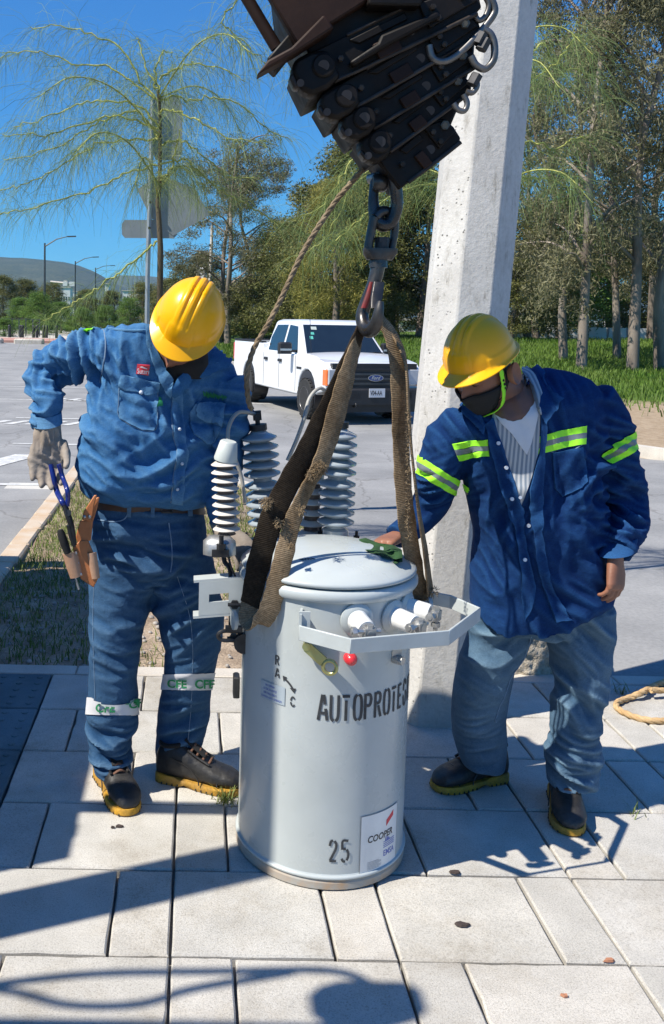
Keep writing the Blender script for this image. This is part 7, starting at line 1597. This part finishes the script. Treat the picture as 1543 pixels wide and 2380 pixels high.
# hills
def hill(name, pr, Y, m):
    xs_ = np.array([p[0] for p in pr]); ys_ = np.array([p[1] for p in pr]); N = 110; xx = np.linspace(xs_[0], xs_[-1], N); rows = []
    for t, dy in ((0, 0), (.18, 150), (.42, 340), (.66, 560), (.86, 760), (1, 950), (.8, 1500)):
        r_ = []
        for x in xx:
            y = np.interp(x, xs_, ys_); p = P(x, y, Y); h = p[2]; X = p[0]; r_.append((X*(1+dy/Y*.6), Y+dy-950, max(-2, h*t)+ (h*.035*noise.noise((X*.004, dy*.004, 1))+h*.02*noise.noise((X*.02, dy*.02, 3)) if 0 < t < 1 else h*.006*noise.noise((X*.03, 0, 0)))))
        rows.append(np.array(r_))
    return struct(name, loft(rows, close=False, caps=False), m, 180)
M_HILL = pm('wooded_hillside', (.030, .042, .022), .95, c2=(.07, .075, .04), scale=.012, fine=.45, fscale=.09, spec=.05)
hill('hill', [(-700, 640), (-300, 600), (-100, 592), (0, 595), (60, 598), (130, 602), (190, 609), (225, 618), (255, 632), (285, 652), (330, 680), (420, 715)], 3200, M_HILL)
hill('far_hill', [(150, 700), (230, 660), (300, 640), (360, 642), (450, 652), (560, 650), (700, 655), (900, 650), (1200, 660), (1600, 660), (2200, 680)], 4200, M_HILL)
# tower crane and white buildings far off on the left
M_WB = pm('white_wall', (.66, .66, .64), .7, var=.08, scale=.3); M_STEELW = pm('pale_crane_steel', (.52, .47, .40), .6)
tc0 = P(152, 700, 420); tc0[2] = 0; tcr = thing('tower_crane', 'pale tower crane with horizontal jib in front of the hill', 'tower crane', tc0)
tp_ = P(152, 652, 420); part('mast', box((tc0[0], 420, tp_[2]/2), (1.6, 1.6, tp_[2])), M_STEELW, tcr, None); j0, j1 = P(117, 655, 420), P(168, 660, 420)
part('jib', tube([j0, j1], .55, 4), M_STEELW, tcr, None); part('counterweight', box(j1, (2.6, 1.5, 2.0)), M_WB, tcr, None); part('cabin', box(tp_-V(0, 0, 1.5), (2, 2, 2)), M_WB, tcr, None)
def far_house(lab, x0, x1, yt, Y, nwin=3, yb=735):
    a, b = P(x0, yt, Y), P(x1, yt, Y); W, H = b[0]-a[0], a[2]+.3; c = V((a[0]+b[0])/2, Y, -.3); h_ = thing('building', lab, 'building', c)
    part('wall', box(c+V(0, 3, H/2), (W, 6, H)), M_WB, h_, None); part('roof', box(c+V(0, 3, H+.1), (W+.5, 6.5, .25)), M_KERB, h_, None)
    for i in range(nwin):
        for z in np.arange(1.6, H-.6, 3.0): part('window', box(c+V((i+.5)/nwin*W-W/2, -.03, z), (W/nwin*.45, .08, 1.2)), M_GLASS, h_, None)
far_house('low white building under the tower crane', 140, 163, 668, 300, 4); far_house('white building left of the third street lamp', 170, 182, 678, 320, 2); far_house('small white house right of the third street lamp', 244, 252, 660, 260, 1); far_house('pale building behind the sign post', 285, 325, 676, 280, 5)
far_house('white building glimpsed between eucalyptus trunks', 1330, 1405, 722, 78, 4); far_house('white building behind the pole beside the sling', 930, 990, 745, 80, 3); far_house('long white building behind the right-hand trunks', 1440, 1600, 735, 82, 7); far_house('pale building behind the leaning worker', 1210, 1300, 738, 84, 4)
for i in range(9):
    x = 1205+i*46; q = P(x, 785, 56); solo('barrier_block', 'white concrete road barrier block, number ' + ['one', 'two', 'three', 'four', 'five', 'six', 'seven', 'eight', 'nine'][i] + ' from the pole', 'barrier', sideprism([(q[0]-.58, .65), (q[0]-.50, 1.45), (q[0]+.50, 1.45), (q[0]+.58, .65)], 56, 56.5), M_WB, None, 'white barrier along the top of the bank')
# utility poles far behind
up = thing('far_utility_pole', 'distant utility pole with small transformer behind the bowed helmet', 'pole', P(460, 700, 70)*V(1, 1, 0)); q = P(460, 610, 70)
part('shaft', tube([V(q[0], 70, -.3), q], [.16, .11], 8), M_KERB, up, 60); part('pole_transformer', lathe([(.01, 0), (.28, 0), (.28, .8), (.2, .9), (.01, .92)], 14, P(472, 648, 70)), M_PORCW, up, 40); part('pole_bracket', tube([P(460, 642, 70), P(472, 642, 70)], .04, 6), M_DKMET, up, 60)
up = thing('far_utility_pole', 'slanting pale distant pole right of the bowed helmet', 'pole', P(487, 700, 74)*V(1, 1, 0)); part('shaft', tube([V(P(485, 700, 74)[0], 74, -.3), P(493, 525, 74)], [.17, .12], 8), M_KERB, up, 60); part('insulator', lathe([(.05, 0), (.1, .1), (.05, .3)], 8, P(493, 528, 74)), M_PORC, up, 60)

# ================================================================ SMALL NEAR THINGS
ft = G(1228, 1592)+V(.05, .10, 0); rr_ = []
for z, s in ((-.05, 1.02), (.0, 1.0), (.14, .94), (.28, .86), (.36, .74)): rr_.append(np.array([(ft[0]+.02+sx*.20*s, ft[1]+.17+sy*.15*s, z) for sx, sy in [(-1, -1), (-.3, -1.04), (.4, -1), (1, -.95), (1.04, 0), (1, 1), (0, 1), (-1, 1), (-1.03, 0)]]))
v, f, n = remesh(loft(rr_), .011, 1); v = v+n*(.010*vnoise(v, 34)+.008*vnoise(v, 75, 4))[:, None]
solo('concrete_footing', 'rough chipped concrete stub behind the legs of the leaning worker', 'concrete block', (v, f), pm('rough_exposed_aggregate', (.36, .30, .22), .95, c2=(.62, .55, .44), scale=40, bump=1.0, bscale=90, bdist=.012, spec=.15), 180)
M_ROPE2 = pm('yellow_manila', (.42, .27, .13), .95, c2=(.56, .40, .22), scale=26, bump=.7, bscale=140, spec=.1)
gz = lambda x, y, h=.012: G(x, y, h)
solo('coiled_rope', 'thick tan rope lying in loops at the right edge of the sidewalk', 'rope', rope([gz(1620, 1560), gz(1580, 1574), gz(1530, 1590), gz(1495, 1608, .03), gz(1462, 1622), gz(1434, 1634), gz(1440, 1650), gz(1480, 1668), gz(1530, 1676), gz(1590, 1668), gz(1620, 1640), gz(1590, 1612, .03), gz(1545, 1606, .032), gz(1512, 1604, .04)], .0135), M_ROPE2, 60)
# loose cables and litter by the pole base
solo('cable_loop', 'black cable loop by the foot of the concrete pole', 'cable', tube([gz(940, 1615), gz(962, 1616, .06), gz(985, 1632, .05), gz(993, 1652, .01), gz(985, 1660)], .010, 8, k=5), M_BLACKC, 60)
solo('cable_loop', 'thin grey cable by the foot of the concrete pole', 'cable', tube([gz(938, 1645), gz(960, 1636, .03), gz(978, 1638, .03), gz(988, 1655, .01)], .005, 6, k=5), M_LEAD, 60)
solo('orange_cup', 'crushed orange plastic cup at the foot of the pole', 'litter', lathe([(.001, 0), (.022, 0), (.030, .055), (.027, .055), (.020, .004), (.001, .004)], 14, gz(994, 1662, .0), rotx(.5)), pm('orange_plastic', (.75, .16, .04), .4, var=.15), 50)
solo('orange_wrapper', 'crumpled orange wrapper beside the cable loop', 'litter', (lambda s: (s[0]+.012*np.array([[noise.noise(tuple(p*60)), noise.noise(tuple(p*60+3)), noise.noise(tuple(p*60+7))] for p in s[0]]), s[1]))(sphere(gz(953, 1635, .02), (.035, .025, .02), 10, 7)), pm('orange_foil', (.62, .20, .10), .4, c2=(.7, .45, .35), scale=30), 25)
def weed(c, n, L, seed, name, label):
    r_ = random.Random(seed); o = thing(name, label, 'plant', c)
    for k in range(n):
        a = r_.uniform(0, 6.28); l = L*r_.uniform(.6, 1.1); e = np.asarray(c)+V(math.cos(a)*l*.8, math.sin(a)*l*.8, l*r_.uniform(.35, .9)); d = e-c; s = nrm(np.cross(d, (0, 0, 1)))*l*.20
        part('leaf', (np.array([np.asarray(c)+V(0, 0, .003), c+d*.45+s+V(0, 0, .006), e, c+d*.45-s+V(0, 0, .006)]), [(0, 1, 2, 3)]), M_BRIGHT, o, None)
weed(G(1030, 1664), 13, .05, 2, 'weed', 'small leafy green weed at the right foot of the pole')
for i, (x, y, s_, lab) in enumerate(((1074, 2151, .013, 'dark dead leaf on the large paver in front of the transformer'), (1312, 2317, .007, 'tiny dark crumb on the front right paver'), (277, 1923, .008, 'orange-brown chip left of the dark stone on the paving'), (262, 1925, .006, 'small dark stone on the paving before the worker with pliers'), (1060, 2030, .012, 'reddish leaf scrap in the joint right of the transformer'), (1415, 2403*.93, .010, 'brown scrap at the joint of the front right pavers'))):
    c = G(x, y); r_ = random.Random(i); pts = [(math.cos(a)*s_*r_.uniform(.6, 1.3)*1.5, math.sin(a)*s_*r_.uniform(.5, 1)) for a in np.linspace(0, 6.28, 7, endpoint=False)]
    solo('debris', lab, 'debris', loft([np.array([(c[0]+px, c[1]+py, .0015) for px, py in pts]), np.array([(c[0]+px*.8, c[1]+py*.8, .005+.003*r_.random()) for px, py in pts])]), pm('dead_leaf_dark', (.05, .035, .03), .8) if i % 2 == 0 or i == 3 else pm('brick_chip', (.40, .18, .10), .8), None, 'bits of debris on the pavers')

# ---------------------------------------------------------------- hazy air
hz = (np.array([(x, y, z) for x in (-5000, 5000) for y in (-400, 5300) for z in (-4, 300)]), list(BOXF))
me = mesh('haze', hz); hm = bpy.data.materials.new('hazy_air'); hm.use_nodes = True; t = hm.node_tree; t.nodes.clear()
ou = t.nodes.new('ShaderNodeOutputMaterial'); pv = t.nodes.new('ShaderNodeVolumePrincipled'); pv.inputs['Color'].default_value = (.45, .72, 1.0, 1); pv.inputs['Density'].default_value = .00009; t.links.new(pv.outputs[0], ou.inputs['Volume'])
me.materials.append(hm); ho = bpy.data.objects.new('haze', me); COL.objects.link(ho); ho['kind'] = 'stuff'; ho['label'] = 'thin blue haze in the air before the hills'; ho['category'] = 'haze'
